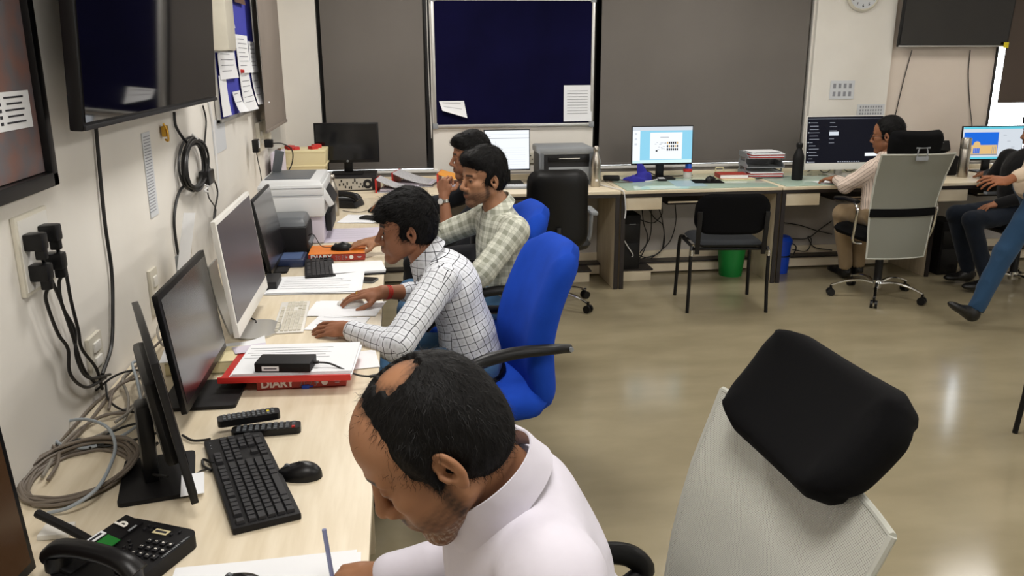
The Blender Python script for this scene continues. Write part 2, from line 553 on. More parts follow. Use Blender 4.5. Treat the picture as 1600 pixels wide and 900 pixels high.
def back_desk(lab, x0, x1, panels, glass=None, drawer=None, tray=None, ledge=True, cpustand=None, stand2=None):
    t = thing('desk', lab, 'desk', ((x0 + x1) / 2, 6.36, 0))
    ox, oy = t.location.x, t.location.y
    desk_top(t, x0, x1, 5.96, 6.75, M['desk_x'], [(x0, x1, 5.965, 5.99), (x0, x1, 6.72, 6.74)])
    m = MB(); m.box(((x0 + x1) / 2 - ox, 6.76 - oy, 0.755), (x1 - x0, 0.018, 0.06), bev=0.003); m.build('upstand', M['desk_x'], t)
    for px in panels:
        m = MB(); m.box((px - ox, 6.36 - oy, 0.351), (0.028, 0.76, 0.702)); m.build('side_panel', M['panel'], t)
        m = MB(); m.box((px - ox, 5.975 - oy, 0.351), (0.031, 0.012, 0.702)); m.build('panel_edge', M['edge'], t)
    if drawer:
        a, b = drawer
        m = MB(); m.box(((a + b) / 2 - ox, 6.2 - oy, 0.65), (b - a + 0.02, 0.40, 0.098)); m.build('drawer_box', M['edge'], t)
        m = MB(); m.box(((a + b) / 2 - ox, 5.99 - oy, 0.65), (b - a, 0.018, 0.094), bev=0.002); m.build('drawer_front', M['desk_x'], t)
    if tray:
        a, b = tray
        m = MB(); m.box(((a + b) / 2 - ox, 6.2 - oy, 0.638), (b - a, 0.38, 0.016)); m.build('keyboard_tray', M['edge'], t)
        m = MB(); m.box(((a + b) / 2 - ox, 6.004 - oy, 0.651), (b - a, 0.008, 0.010)); m.build('tray_edge', M['desk_x'], t)
    if ledge:
        a, b = x0 + 0.04, x1 - 0.04
        m = MB(); m.box(((a + b) / 2 - ox, 6.455 - oy, 0.052), (b - a, 0.10, 0.076)); m.build('foot_ledge', M['desk_x'], t)
        m = MB(); m.box(((a + b) / 2 - ox, 6.45 - oy, 0.097), (b - a, 0.12, 0.014)); m.build('ledge_top', M['edge'], t)
        m = MB(); m.box(((a + b) / 2 - ox, 6.512 - oy, 0.135), (b - a, 0.014, 0.062)); m.build('wall_strip', M['desk_x'], t)
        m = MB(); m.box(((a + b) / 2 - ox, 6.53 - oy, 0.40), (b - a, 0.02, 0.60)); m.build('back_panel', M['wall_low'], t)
    for k, cs in enumerate((cpustand, stand2)):
        if cs:
            a, b, y0 = cs
            m = MB(); m.box(((a + b) / 2 - ox, (y0 + 6.395) / 2 - oy, 0.04), (b - a, 6.395 - y0, 0.08)); m.build('computer_stand', M['desk_x'], t)
            m = MB(); m.box(((a + b) / 2 - ox, (y0 + 6.38) / 2 - oy, 0.087), (b - a + 0.03, 6.39 - y0, 0.014)); m.build('stand_top', M['edge'], t)
    if glass:
        a, b = glass
        m = MB(); m.box(((a + b) / 2 - ox, 6.36 - oy, 0.7535), (b - a, 0.765, 0.006), bev=0.0015); m.build('glass_sheet', M['glass'], t)
    return t
back_desk('long cream corner desk carrying the box files and the grey printer', XL + 0.005, 1.605, [1.585], ledge=True, stand2=(0.95, 1.44, 6.22))
back_desk('cream desk with green glass sheet under the slide-show monitor', 1.612, 2.853, [1.63, 2.835], glass=(1.65, 2.83), drawer=((1.641, 5.970, 0.695)[0], (1.924, 5.970, 0.687)[0]), tray=(1.98, 2.55), cpustand=(1.655, 1.93, 6.20))
back_desk('cream desk with glass sheet before the man in the striped shirt', 2.860, 4.103, [2.878], glass=(2.89, 4.08), drawer=((2.893, 5.970, 0.711)[0], (3.170, 5.970, 0.704)[0]), tray=(3.3, 3.8))
back_desk('cream desk under the monitor showing a domed building', 4.110, 5.75, [4.128, 5.73], drawer=((4.141, 5.970, 0.680)[0], (4.395, 5.970, 0.674)[0]), tray=(4.5, 5.2))
# pale print lying under the glass
m = MB(); m.box((0, 0, 0), (0.24, 0.30, 0.0012), rz=-0.1)
simple('desk_print', m, M['poster_blue'], 'pale blue printed sheet on the glass by the black mouse pad', 'paper', loc=(2.20, 6.22, 0.7572))


# ================================================================== CHAIRS
def five_star(t, r=0.30, z=0.095, arm_mat='chrome', rz0=0.0, col_top=0.42):
    """Pedestal base with casters; local origin on the floor."""
    m = MB(); m.lathe((0, 0, 0), [(0.0, z - 0.03), (0.032, z - 0.03), (0.036, z), (0.034, z + 0.03), (0.0, z + 0.03)], 20); m.build('base_hub', M[arm_mat], t)
    m = MB(); m.cyl((0, 0, z + 0.02), (0, 0, col_top - 0.1), 0.028); m.cyl((0, 0, col_top - 0.12), (0, 0, col_top), 0.020); m.build('gas_column', M['blackp'], t)
    for k in range(5):
        a = rz0 + k * 2 * PI / 5
        c, s = math.cos(a), math.sin(a)
        m = MB()
        m.tube([(0.02 * c, 0.02 * s, z), (0.12 * c, 0.12 * s, z + 0.022), (0.22 * c, 0.22 * s, z + 0.012), (r * c, r * s, z - 0.022)], lambda q: 0.017 - 0.006 * q, 8, smooth=4, flat=0.8)
        m.build('base_arm', M[arm_mat], t)
        m = MB()
        n = Vector((-s, c, 0))
        p = Vector((r * c, r * s, 0.028))
        for sd in (-1, 1):
            m.cyl(p + n * (0.006 * sd), p + n * (0.024 * sd), 0.028, seg=14)
        m.cyl(p + Vector((0, 0, 0.01)), p + Vector((0, 0, 0.05)), 0.009, seg=8)
        m.build('caster', M['blackp'], t)

def rounded_pad(fn_center, w, h, th, name, material, parent, curve=0.0, r=0.08, tiltfn=None, nu=22, nv=22, topw=1.0, bulge=1.0):
    """Cushion in the local XZ plane facing +Y: superelliptic outline, thickness th, bowed by curve, centre line offset tiltfn(z)."""
    m = MB()
    def outline(u, v, side):
        # u, v in -1..1 mapped to a rounded rectangle
        k = 0.5
        x, z = u * (w / 2), v * (h / 2)
        rr = r
        dx, dz = abs(x) - (w / 2 - rr), abs(z) - (h / 2 - rr)
        if dx > 0 and dz > 0:
            d = math.hypot(dx, dz); mx = max(dx, dz)
            q = mx / d if d > 1e-9 else 1
            x = math.copysign(w / 2 - rr + dx * q, x); z = math.copysign(h / 2 - rr + dz * q, z)
        edge = max(abs(u), abs(v))
        prof = math.sqrt(max(0.0, 1 - max(0.0, (edge - 0.62) / 0.38) ** 2.4))
        wv = 1 + (topw - 1) * (v + 1) / 2
        y = side * th / 2 * prof * bulge
        yy = y + curve * (u * u) + (tiltfn(z) if tiltfn else 0)
        return (x * wv, yy, z)
    for side in (1, -1):
        m.sheet(lambda a, b: outline(a * 2 - 1, b * 2 - 1, side), nu, nv)
    bmesh.ops.remove_doubles(m.bm, verts=m.bm.verts[:], dist=0.0004)
    o = m.build(name, material, parent, ang=60)
    o.location = fn_center
    return o

# ---- black visitor chair
def visitor_chair():
    t = thing('visitor_chair', '', 'chair')
    rounded_pad((0, 0.0, 0.475), 0.47, 0.44, 0.055, 'seat', M['greyseat'], t, r=0.07).rotation_euler = (PI / 2, 0, 0)
    b = rounded_pad((0, -0.235, 0.685), 0.515, 0.285, 0.036, 'backrest', M['blackf'], t, curve=0.03, r=0.11, topw=0.97)
    b.rotation_euler = (math.radians(8), 0, 0)
    for s in (-1, 1):
        m = MB(); m.box((s * 0.225, -0.235, 0.56), (0.032, 0.014, 0.30), rot=(math.radians(8), 0, 0), bev=0.003); m.build('back_post', M['blackp'], t)
        m = MB(); m.tube([(s * 0.235, 0.16, 0.455), (s * 0.255, 0.205, 0.43), (s * 0.262, 0.215, 0.2), (s * 0.268, 0.225, 0.0)], 0.0125, 10, smooth=4); m.build('leg', M['blackp'], t)
        m = MB(); m.tube([(s * 0.235, -0.16, 0.455), (s * 0.262, -0.205, 0.43), (s * 0.266, -0.212, 0.2), (s * 0.272, -0.225, 0.0)], 0.0125, 10, smooth=4); m.build('leg', M['blackp'], t)
        m = MB(); m.cyl((s * 0.245, -0.185, 0.452), (s * 0.245, -0.185, 0.474), 0.012); m.cyl((s * 0.262, -0.212, 0.40), (s * 0.262, -0.212, 0.44), 0.0145); m.build('chrome_cap', M['chrome'], t)
        m = MB(); m.cyl((s * 0.235, -0.18, 0.44), (s * 0.235, 0.18, 0.44), 0.011); m.build('side_rail', M['blackp'], t)
    for y in (-0.17, 0.17):
        m = MB(); m.cyl((-0.235, y, 0.438), (0.235, y, 0.438), 0.011); m.build('cross_rail', M['blackp'], t)
    return t
vc = visitor_chair()
vc['label'] = 'empty black visitor chair with four tube legs at the glass-topped desk'
vc['group'] = 'black visitor chairs'
vc.location = (2.22, 5.50, 0); vc.rotation_euler = (0, 0, math.radians(-7))
v2 = copy_tree(vc)
v2['label'] = 'black visitor chair at the picture edge, only its back edge and one leg in view'
v2.location = (2.985, 2.95, 0); v2.rotation_euler = (0, 0, math.radians(-98))

# ---- black leatherette task chair
def leather_chair():
    t = thing('office_chair', '', 'chair')
    five_star(t, 0.31, 0.085, 'chrome', 0.5)
    rounded_pad((0, 0.02, 0.475), 0.50, 0.50, 0.09, 'seat', M['leather'], t, r=0.10).rotation_euler = (PI / 2, 0, 0)
    b = rounded_pad((0, -0.27, 0.73), 0.415, 0.54, 0.07, 'backrest', M['leather'], t, curve=0.03, r=0.09, topw=0.98)
    b.rotation_euler = (math.radians(3), 0, 0)
    m = MB(); m.tube([(0, 0.0, 0.43), (0, -0.22, 0.43), (0, -0.33, 0.50), (0, -0.315, 0.62)], 0.018, 8, smooth=4, flat=0.6); m.build('back_bracket', M['blackp'], t)
    for s in (-1, 1):
        m = MB(); m.tube([(s * 0.20, 0.05, 0.43), (s * 0.27, 0.05, 0.46), (s * 0.275, 0.0, 0.60), (s * 0.275, 0.0, 0.66)], 0.013, 8, smooth=4); m.box((s * 0.275, 0.0, 0.675), (0.05, 0.26, 0.025), bev=0.010); m.build('armrest', M['greyp'], t)
    return t
lc = leather_chair()
lc['label'] = 'black leatherette office chair with chrome casters pushed against the corner desk'
lc.location = (1.03, 5.63, 0); lc.rotation_euler = (0, 0, math.radians(-2))

# ---- blue fabric chair
def blue_chair(rz0=0.2):
    t = thing('office_chair', '', 'chair')
    five_star(t, 0.30, 0.10, 'blackp', rz0, 0.40)
    s_ = rounded_pad((0, 0.02, 0.445), 0.50, 0.50, 0.12, 'seat', M['blue'], t, r=0.10); s_.rotation_euler = (PI / 2, 0, 0)
    def lean(z): return -0.10 * max(0.0, (z + 0.05)) * 1.2 + 0.03 * math.cos(z * 7)
    b = rounded_pad((0, -0.255, 0.715), 0.47, 0.66, 0.115, 'backrest', M['blue'], t, curve=0.035, r=0.13, tiltfn=lean, topw=0.86, nu=34, nv=34)
    b.rotation_euler = (math.radians(7), 0, 0)
    m = MB(); m.box((0, -0.05, 0.385), (0.20, 0.34, 0.03), bev=0.008); m.build('seat_plate', M['blackp'], t)
    for s in (-1, 1):
        m = MB()
        m.tube([(s * 0.20, 0.10, 0.40), (s * 0.275, 0.11, 0.43), (s * 0.285, 0.16, 0.56), (s * 0.28, 0.10, 0.655), (s * 0.275, -0.04, 0.685), (s * 0.265, -0.20, 0.68), (s * 0.24, -0.29, 0.665)], lambda q: 0.016 + 0.008 * math.sin(q * PI), 10, smooth=6, flat=0.75)
        m.build('armrest', M['blackp'], t)
        m = MB(); m.cyl((s * 0.252, -0.285, 0.667), (s * 0.262, -0.285, 0.667), 0.009); m.build('arm_screw', M['greyp'], t)
    return t
b1 = blue_chair(0.9)
b1['label'] = 'royal blue fabric office chair holding the man in the black-grid shirt'
b1['group'] = 'blue fabric office chairs'
b1.location = (0.265, 3.04, 0); b1.rotation_euler = (0, 0, math.radians(102))
b2 = copy_tree(b1)
b2['label'] = 'royal blue fabric office chair behind the man in the pale plaid shirt'
b2.location = (0.30, 3.88, 0); b2.rotation_euler = (0, 0, math.radians(98))

# low black stool chair under the man in the dark shirt
t = thing('stool_chair', 'low-backed black chair hidden under the man in the dark shirt', 'chair', (0.52, 4.82, 0), math.radians(90))
five_star(t, 0.27, 0.09, 'blackp', 0.3, 0.40)
rounded_pad((0, 0.02, 0.455), 0.46, 0.44, 0.09, 'seat', M['blackf'], t, r=0.10).rotation_euler = (PI / 2, 0, 0)
rounded_pad((0, -0.23, 0.63), 0.36, 0.24, 0.05, 'backrest', M['blackf'], t, curve=0.03, r=0.08)
m = MB(); m.tube([(0, 0.0, 0.41), (0, -0.2, 0.42), (0, -0.27, 0.5), (0, -0.26, 0.6)], 0.014, 8, smooth=4); m.build('back_bracket', M['blackp'], t)

# ---- grey mesh chair with black headrest
def net_material(col='#cccdc4', see=0.7):
    m = bpy.data.materials.new('grey_woven_net')
    m.use_nodes = True
    nt = m.node_tree
    b = nt.nodes['Principled BSDF']
    b.inputs['Base Color'].default_value = lin(col)
    b.inputs['Roughness'].default_value = 0.6
    uv = nt.nodes.new('ShaderNodeUVMap')
    sp = nt.nodes.new('ShaderNodeSeparateXYZ')
    nt.links.new(uv.outputs[0], sp.inputs[0])
    def math_(op, a, b_=None):
        n = nt.nodes.new('ShaderNodeMath'); n.operation = op
        for i, v in enumerate((a, b_)):
            if v is None: continue
            if isinstance(v, (int, float)): n.inputs[i].default_value = v
            else: nt.links.new(v, n.inputs[i])
        return n.outputs[0]
    # staggered round holes, pitch 4.4 x 3.4 mm
    px, py = 0.0046, 0.0036
    yv = math_('DIVIDE', sp.outputs[1], py)
    row = math_('FLOOR', yv)
    off = math_('MULTIPLY', math_('MODULO', math_('ABSOLUTE', row), 2.0), 0.5)
    xv = math_('ADD', math_('DIVIDE', sp.outputs[0], px), off)
    fx = math_('SUBTRACT', math_('FRACT', xv), 0.5)
    fy = math_('SUBTRACT', math_('FRACT', yv), 0.5)
    d = math_('SQRT', math_('ADD', math_('MULTIPLY', fx, fx), math_('MULTIPLY', fy, fy)))
    hole = math_('LESS_THAN', d, 0.30)
    al = math_('SUBTRACT', 1.0, math_('MULTIPLY', hole, see))
    nt.links.new(al, b.inputs['Alpha'])
    return m
M['net'] = net_material()
M['net_shaded'] = net_material('#84857b', 0.35)  # same net, its colour darkened for the dimmer light at the far chair
M['net_back'] = mat('grey_net_backing', '#b9bab1', 0.8)

def mesh_chair(arm='chrome', belt=True, base='chrome', net='net'):
    t = thing('office_chair', '', 'chair')
    five_star(t, 0.32, 0.10, base, 0.35, 0.42)
    rounded_pad((0, 0.075, 0.475), 0.49, 0.48, 0.085, 'seat', M['blackf'], t, r=0.10).rotation_euler = (PI / 2, 0, 0)
    zs = [0.30, 0.45, 0.60, 0.75, 0.90, 1.07]
    ys = [-0.205, -0.215, -0.218, -0.235, -0.27, -0.335]
    def yv(z): return float(np.interp(z, zs, ys))
    def wv(z): return 0.435 + 0.10 * max(0, (z - 0.35)) / 0.72
    def back(u, v):
        z = 0.335 + 0.735 * v
        x = (u - 0.5) * wv(z)
        return (x, yv(z) + 0.035 * (2 * u - 1) ** 2, z)
    m = MB()
    m.sheet(back, 20, 24)
    o = m.build('mesh_back', M[net], t)
    me = o.data
    uvl = me.uv_layers.new(name='UVMap')
    for lp in me.loops:
        co = me.vertices[lp.vertex_index].co
        uvl.data[lp.index].uv = (co.x, co.z * 1.05)
    # second net layer a little behind, which makes the weave read as two layers
    m = MB()
    m.sheet(lambda u, v: tuple(Vector(back(u, v)) + Vector((0.0011, -0.006, 0.0009))), 20, 24)
    o2 = m.build('mesh_lining', M[net], t)
    uvl = o2.data.uv_layers.new(name='UVMap')
    for lp in o2.data.loops:
        co = o2.data.vertices[lp.vertex_index].co
        uvl.data[lp.index].uv = (co.x + 0.0017, co.z * 1.05 + 0.0011)
    for u in (0, 1):
        m = MB(); m.tube([tuple(Vector(back(u, v / 10)) + Vector((0, -0.004, 0))) for v in range(11)], 0.0065, 8); m.build('side_rail', M['net_back'], t)
    for v in (0.0, 1.0):
        m = MB(); m.tube([tuple(Vector(back(u / 10, v)) + Vector((0, -0.004, 0))) for u in range(11)], 0.006, 8); m.build('end_rail', M['net_back'], t)
    if belt:
        m = MB(); m.sheet(lambda u, v: ((u - 0.5) * 1.0 * (wv(0.66) + 0.012), yv(0.66) - 0.014 + 0.035 * (2 * u - 1) ** 2, 0.635 + 0.055 * v), 14, 1, 0.006); m.build('lumbar_strap', M['blackf'], t)
    # headrest with bracket
    m = MB()
    def hr(u, v, side):
        a, b_ = u * 2 - 1, v * 2 - 1
        edge = max(abs(a), abs(b_))
        prof = math.sqrt(max(0.0, 1 - max(0.0, (edge - 0.66) / 0.34) ** 2.2))
        w_, h_, rr = 0.385, 0.215, 0.075
        x, z = a * w_ / 2, b_ * h_ / 2
        dx, dz = abs(x) - (w_ / 2 - rr), abs(z) - (h_ / 2 - rr)
        if dx > 0 and dz > 0:
            d = math.hypot(dx, dz); mx = max(dx, dz); q = mx / d
            x = math.copysign(w_ / 2 - rr + dx * q, x); z = math.copysign(h_ / 2 - rr + dz * q, z)
        y = side * (0.040 if side > 0 else 0.05) * prof + HR_CURVE * a * a + 0.012 * b_ * b_
        return (x * (1 + 0.05 * b_), y, z)
    for sd in (1, -1):
        m.sheet(lambda u, v: hr(u, v, sd), 30, 22)
    bmesh.ops.remove_doubles(m.bm, verts=m.bm.verts[:], dist=0.0004)
    h = m.build('headrest', M['blackf'], t, ang=60)
    h.location = HR_LOC; h.rotation_euler = HR_ROT
    m = MB()
    for s in (-1, 1):
        m.tube([(s * 0.035, yv(1.05) - 0.012, 1.045), (s * 0.035, yv(1.05) - 0.016, 1.085), (s * 0.028, HR_LOC[1] - 0.045, HR_LOC[2] - 0.005)], 0.005, 8, smooth=3)
    m.box((0, yv(1.05) - 0.014, 1.045), (0.09, 0.008, 0.028), bev=0.002)
    m.cyl((-0.05, HR_LOC[1] - 0.046, HR_LOC[2]), (0.05, HR_LOC[1] - 0.046, HR_LOC[2]), 0.006)
    m.build('headrest_bracket', M['greyp'], t)
    # spine and arms
    m = MB(); m.tube([(0, 0.0, 0.43), (0, -0.12, 0.425), (0, -0.19, 0.44)], 0.02, 8, smooth=4, flat=0.6); m.build('back_bracket', M['blackp'], t)
    m = MB(); m.box((0, 0.0, 0.42), (0.18, 0.24, 0.03), bev=0.006); m.build('seat_plate', M['blackp'], t)
    for s in (-1, 1):
        if arm == 'chrome':
            m = MB(); m.tube([(s * 0.22, -0.10, 0.43), (s * 0.285, -0.10, 0.45), (s * 0.30, -0.13, 0.56), (s * 0.30, -0.13, 0.70), (s * 0.29, 0.02, 0.71), (s * 0.29, 0.16, 0.695)], 0.010, 8, smooth=5); m.build('arm_tube', M['chrome'], t)
            m = MB(); m.tube([(s * 0.292, -0.12, 0.728), (s * 0.29, 0.02, 0.732), (s * 0.288, 0.17, 0.712)], 0.022, 8, smooth=5, flat=0.6); m.build('arm_pad', M['blackp'], t)
        else:
            m = MB()
            m.tube([(s * 0.22, 0.10, 0.43), (s * 0.285, 0.10, 0.46), (s * 0.30, 0.14, 0.60), (s * 0.295, 0.09, 0.695), (s * 0.295, -0.05, 0.715), (s * 0.295, -0.13, 0.705), (s * 0.292, -0.165, 0.665), (s * 0.288, -0.12, 0.63), (s * 0.286, -0.02, 0.56), (s * 0.26, 0.06, 0.47)], lambda q: 0.017 + 0.008 * math.sin(q * PI), 10, smooth=5, flat=0.85)
            m.build('armrest', M['blackp'], t)
    return t
HR_CURVE = 0.055
HR_LOC, HR_ROT = (0, -0.295, 1.115), (math.radians(12), 0, 0)
mc = mesh_chair('chrome', True, 'chrome', 'net_shaded')
mc['label'] = 'grey mesh office chair with chrome base and black headrest under the striped-shirt man'
mc.location = (3.42, 5.50, 0); mc.rotation_euler = (0, 0, math.radians(1))
HR_CURVE = 0.035
HR_LOC, HR_ROT = (0, -0.350, 1.118), (math.radians(40), 0, 0)
mf = mesh_chair('loop', False, 'blackp')
mf['label'] = 'light grey mesh office chair with big black headrest behind the balding man'
mf.location = (0.325, 1.18, 0); mf.rotation_euler = (0, 0, math.radians(93.5))


# ================================================================== MONITORS
DZ = 0.7505
def monitor(label, loc, rz, w, h, z0, tilt=6, body='blackp', scr='screen', bezel=0.012, chin=0.018, th=0.045, base=(0.24, 0.19), base_off=0.0,
            base_yaw=0.0, base_round=False, neck='blackp', base_mat='blackm', content=None, name='monitor', logo=None, group=None, chin_mat=None, btilt=0.0, neck_x=0.0):
    """Local frame: screen faces -Y, origin on the desk."""
    t = thing(name, label, 'monitor', loc, rz, group)
    R = Euler((-math.radians(tilt), 0, 0)).to_matrix()
    P0 = Vector((0, 0, z0 + h / 2))
    def pt(x, y, z): return P0 + R @ Vector((x, y, z))
    RM = Matrix.Translation(P0) @ R.to_4x4()
    m = MB(); m.box(P0, (w, 0.016, h), rot=R, bev=0.003); m.build('panel', M[body], t)
    m = MB()
    m.box(pt(0, th * 0.45, -0.01), (w * 0.62, th * 0.7, h * 0.62), rot=R, bev=0.014)
    m.build('back_cover', M[body], t)
    m = MB(); m.box(pt(0, -0.0085, (chin - bezel) / 2), (w - 2 * bezel, 0.002, h - bezel - chin), rot=R); m.build('screen', M[scr], t)
    if chin_mat:
        m = MB(); m.box(pt(0, -0.0084, -h / 2 + chin / 2), (w, 0.003, chin), rot=R, bev=0.001); m.build('chin', M[chin_mat], t)
    # neck and base
    m = MB()
    if base_round:
        m.sheet(lambda u, v: ((u - 0.5) * 0.13, 0.05 + 0.05 * math.sin(v * PI / 2) - (0.0 if v < .5 else 0.0), 0.008 + v * (z0 + h * 0.45)), 4, 8, 0.006)
    else:
        m.box((neck_x, 0.045, (z0 + h * 0.45) / 2 + 0.006), (0.065, 0.035, z0 + h * 0.45), bev=0.012)
    m.build('neck', M[neck], t)
    m = MB()
    if base_round:
        m.prism([(0.115 * math.cos(a * PI / 16), -0.03 + 0.085 * math.sin(a * PI / 16)) for a in range(32)], 0.0, 0.007)
    else:
        m.prism(rrect(base[0], base[1], 0.012), 0.0, 0.010, Matrix.Translation((0, base_off, 0)) @ Matrix.Rotation(base_yaw, 4, 'Z'))
    m.build('stand_base', M[base_mat], t)
    if content:
        content(t, RM, w - 2 * bezel, h - bezel - chin, (chin - bezel) / 2)
    if logo:
        m = MB(); m.lathe((0, 0, 0), [(0.0, 0), (0.0085, 0), (0.0085, 0.0008), (0.0, 0.0008)], 20, rot=Matrix.Rotation(PI / 2, 3, 'X'))
        o = m.build('logo', M['greyp'], t); o.matrix_local = RM @ Matrix.Translation((0, -0.0095, -h / 2 + chin * 0.55))
        text(logo, 0.012, M['blackp'], t, RM @ Matrix.Translation((0, -0.0108, -h / 2 + chin * 0.55)) @ Matrix.Rotation(PI / 2, 4, 'X'), 'logo_lettering')
    return t

def rects(t, RM, zc, items, name='screen_content', y=-0.0100):
    """Flat coloured areas of a picture shown on a screen; items = (x0, x1, z0, z1, material key[, lift])."""
    keys = sorted({i[4] for i in items})
    m = MB()
    for it in items:
        m.mi = keys.index(it[4])
        a, b, c, d = it[:4]
        yy = y - 0.00025 * (it[5] if len(it) > 5 else 0)
        m.quad([RM @ Vector((a, yy, zc + c)), RM @ Vector((b, yy, zc + c)), RM @ Vector((b, yy, zc + d)), RM @ Vector((a, yy, zc + d))])
    return m.build(name, [M[k] for k in keys], t, smooth=False)

def c_slides(t, RM, w, h, zc):
    x, z = w / 2, h / 2
    L = [(-x, x, -z, z, 'e_palegreen'), (-x + .06, x, -z + .025, z - .03, 'e_sky', 1), (-x, x, -z, -z + .02, 'e_palegreen', 1), (-x, x, z - .03, z, 'e_lgrey', 1), (-x, -x + .06, -z + .02, z - .03, 'e_white', 1),
         (-x * .42, x * .66, -z + .03, z - .045, 'e_white', 2)]
    rnd = random.Random(3)
    for i in range(3):
        for j in range(6):
            L.append((.035 + j * .016, .047 + j * .016, -.045 + i * .026, -.028 + i * .026, 'e_black' if rnd.random() < .75 else 'e_sand', 3))
    for i in range(14):
        a = -.07 + rnd.random() * .09; b = -.04 + rnd.random() * .06
        L.append((a, a + .008 + .01 * rnd.random(), b, b + .003, 'e_grey', 3))
    L.append((-.055, -.04, -.052, -.04, 'e_black', 3)); L.append((-.02, .05, .058, .062, 'e_grey', 3))
    for i in range(3): L.append((-x + .015, -x + .035, .08 - i * .04, .095 - i * .04, 'e_lgrey', 2))
    rects(t, RM, zc, L)
def c_doc(t, RM, w, h, zc):
    x, z = w / 2, h / 2
    L = [(-x, x, -z, z, 'e_white'), (-x, x, z - .062, z - .058, 'e_grey', 1), (-x, x, z - .03, z - .028, 'e_lgrey', 1)]
    for i in range(9): L.append((-x + .02, x - .03, -z + .02 + i * .018, -z + .0212 + i * .018, 'e_lgrey', 1))
    L.append((-x, x, -z, -z + .006, 'e_lgrey', 1))
    rects(t, RM, zc, L)
def c_dark(t, RM, w, h, zc):
    x, z = w / 2, h / 2
    rnd = random.Random(5)
    L = [(-x, x, -z, z, 'e_dark')]
    for i in range(13):
        zz = z - .05 - i * .026
        L.append((-x + .022, -x + .05 + .06 * rnd.random(), zz, zz + .0045, 'e_grey', 1))
        if i % 3 == 0: L.append((-x + .010, -x + .018, zz - .001, zz + .007, 'e_lgrey', 1))
    for i in range(6):
        zz = z - .05 - i * .032
        L.append((-x + .19, -x + .22 + .06 * rnd.random(), zz, zz + .004, 'e_grey', 1))
    L += [(-x + .19, -x + .27, .035, .065, 'e_lgrey', 2), (-x, x, z - .018, z - .016, 'e_grey', 1), (x - .14, x - .02, -z + .05, -z + .075, 'e_white', 2)]
    for i in range(10): L.append((-.05 + i * .02, -.038 + i * .02, -z + .004, -z + .012, 'e_grey', 1))
    rects(t, RM, zc, L)
def c_dome(t, RM, w, h, zc):
    x, z = w / 2, h / 2
    x0, x1, z0, z1 = -x + .01, .05, -z + .03, z - .045
    L = [(-x, x, -z, z, 'e_lgrey'), (-x, x, z - .018, z, 'e_teal', 1), (-x, x, -z, -z + .018, 'e_teal', 1), (x0, x1, z0, z1, 'e_blue', 1)]
    W = x1 - x0
    L += [(x0, x1, z0, z0 + .012, 'e_grey', 2), (x0 + .06, x1 - .005, z0 + .01, z0 + .085, 'e_sand', 2), (x0 + .02, x0 + .065, z0 + .01, z0 + .06, 'e_sand', 2), (x0 + .09, x0 + .15, z0 + .015, z0 + .06, 'e_blue', 3)]
    for i in range(5): L.append((x0 + .088 + i * .015, x0 + .091 + i * .015, z0 + .015, z0 + .06, 'e_sand', 4))
    for i in range(3): L.append((x1 - .05 + i * .015, x1 - .046 + i * .015, z0 + .012, z0 + .07, 'e_grey', 3))
    for i in range(3): L.append((.09 + i * .04, .12 + i * .04, .06 - i * .05, .063 - i * .05, 'e_grey', 2))
    rects(t, RM, zc, L)
    m = MB()
    pts = [(x0 + .12 + .032 * math.cos(a * PI / 12), z0 + .084 + .032 * math.sin(a * PI / 12)) for a in range(13)]
    m._face([m.bm.verts.new(RM @ Vector((a, -0.0107, zc + b))) for a, b in pts])
    m.build('screen_dome', M['e_sand'], t, smooth=False)

# back row
pc = thing('desktop_computer', 'flat black desktop computer case lying under the switched-off monitor, ports and fan showing', 'computer', (-0.345, 6.47, DZ))
m = MB(); m.box((0, 0, 0.055), (0.34, 0.36, 0.105), bev=0.004); m.build('case', M['darkp'], pc)
m = MB(); m.box((-0.01, -0.181, 0.05), (0.29, 0.004, 0.085)); m.build('rear_plate', M['alu'], pc)
rnd = random.Random(11)
m = MB()
for i in range(13):
    m.box((-0.10 + 0.014 * i * 1.0 + 0.0, -0.1845, 0.02 + 0.06 * rnd.random()), (0.010, 0.004, 0.012 + 0.012 * rnd.random()))
m.build('ports', M['blackp'], pc)['kind'] = 'stuff'
m = MB(); m.lathe((0.105, -0.183, 0.05), [(0.012, 0), (0.034, 0), (0.034, 0.004), (0.012, 0.004)], 24, rot=Matrix.Rotation(PI / 2, 3, 'X')); m.build('fan_grille', M['darkp'], pc)
m = MB(); m.lathe((0.105, -0.187, 0.05), [(0.0, 0), (0.013, 0), (0.013, 0.002), (0.0, 0.002)], 20, rot=Matrix.Rotation(PI / 2, 3, 'X')); m.build('fan_hub', M['alu'], pc)
monitor('switched-off black monitor standing on the flat desktop computer case', (-0.385, 6.44, DZ + 0.108), math.radians(-1), 0.475, 0.295, 0.085, 3, content=None, logo='hp', chin=0.022, base=(0.22, 0.17))
monitor('black monitor showing a white document behind the two men', (0.83, 6.50, DZ), 0, 0.36, 0.315, 0.10, 2, scr='e_white', content=c_doc, bezel=0.007, chin=0.010)
monitor('monitor with a slide show in pale blue and white beside the folded indigo cloth', (2.08, 6.52, DZ + 0.0065), math.radians(-1), 0.50, 0.305, 0.112, 3, scr='e_white', content=c_slides, bezel=0.007, chin=0.013, base=(0.20, 0.17))
monitor('white all-in-one computer showing a dark chat window', (3.585, 6.46, DZ + 0.0065), 0, 0.66, 0.43, 0.05, 4, body='whitep', scr='e_dark', content=c_dark, bezel=0.006, chin=0.055, chin_mat='whitep', neck='alu', base=(0.24, 0.17), base_mat='alu', th=0.06)
monitor('monitor showing a domed sandstone building under a blue sky', (4.93, 6.50, DZ), math.radians(-2), 0.55, 0.285, 0.10, 3, scr='e_white', content=c_dome, bezel=0.008, chin=0.012)
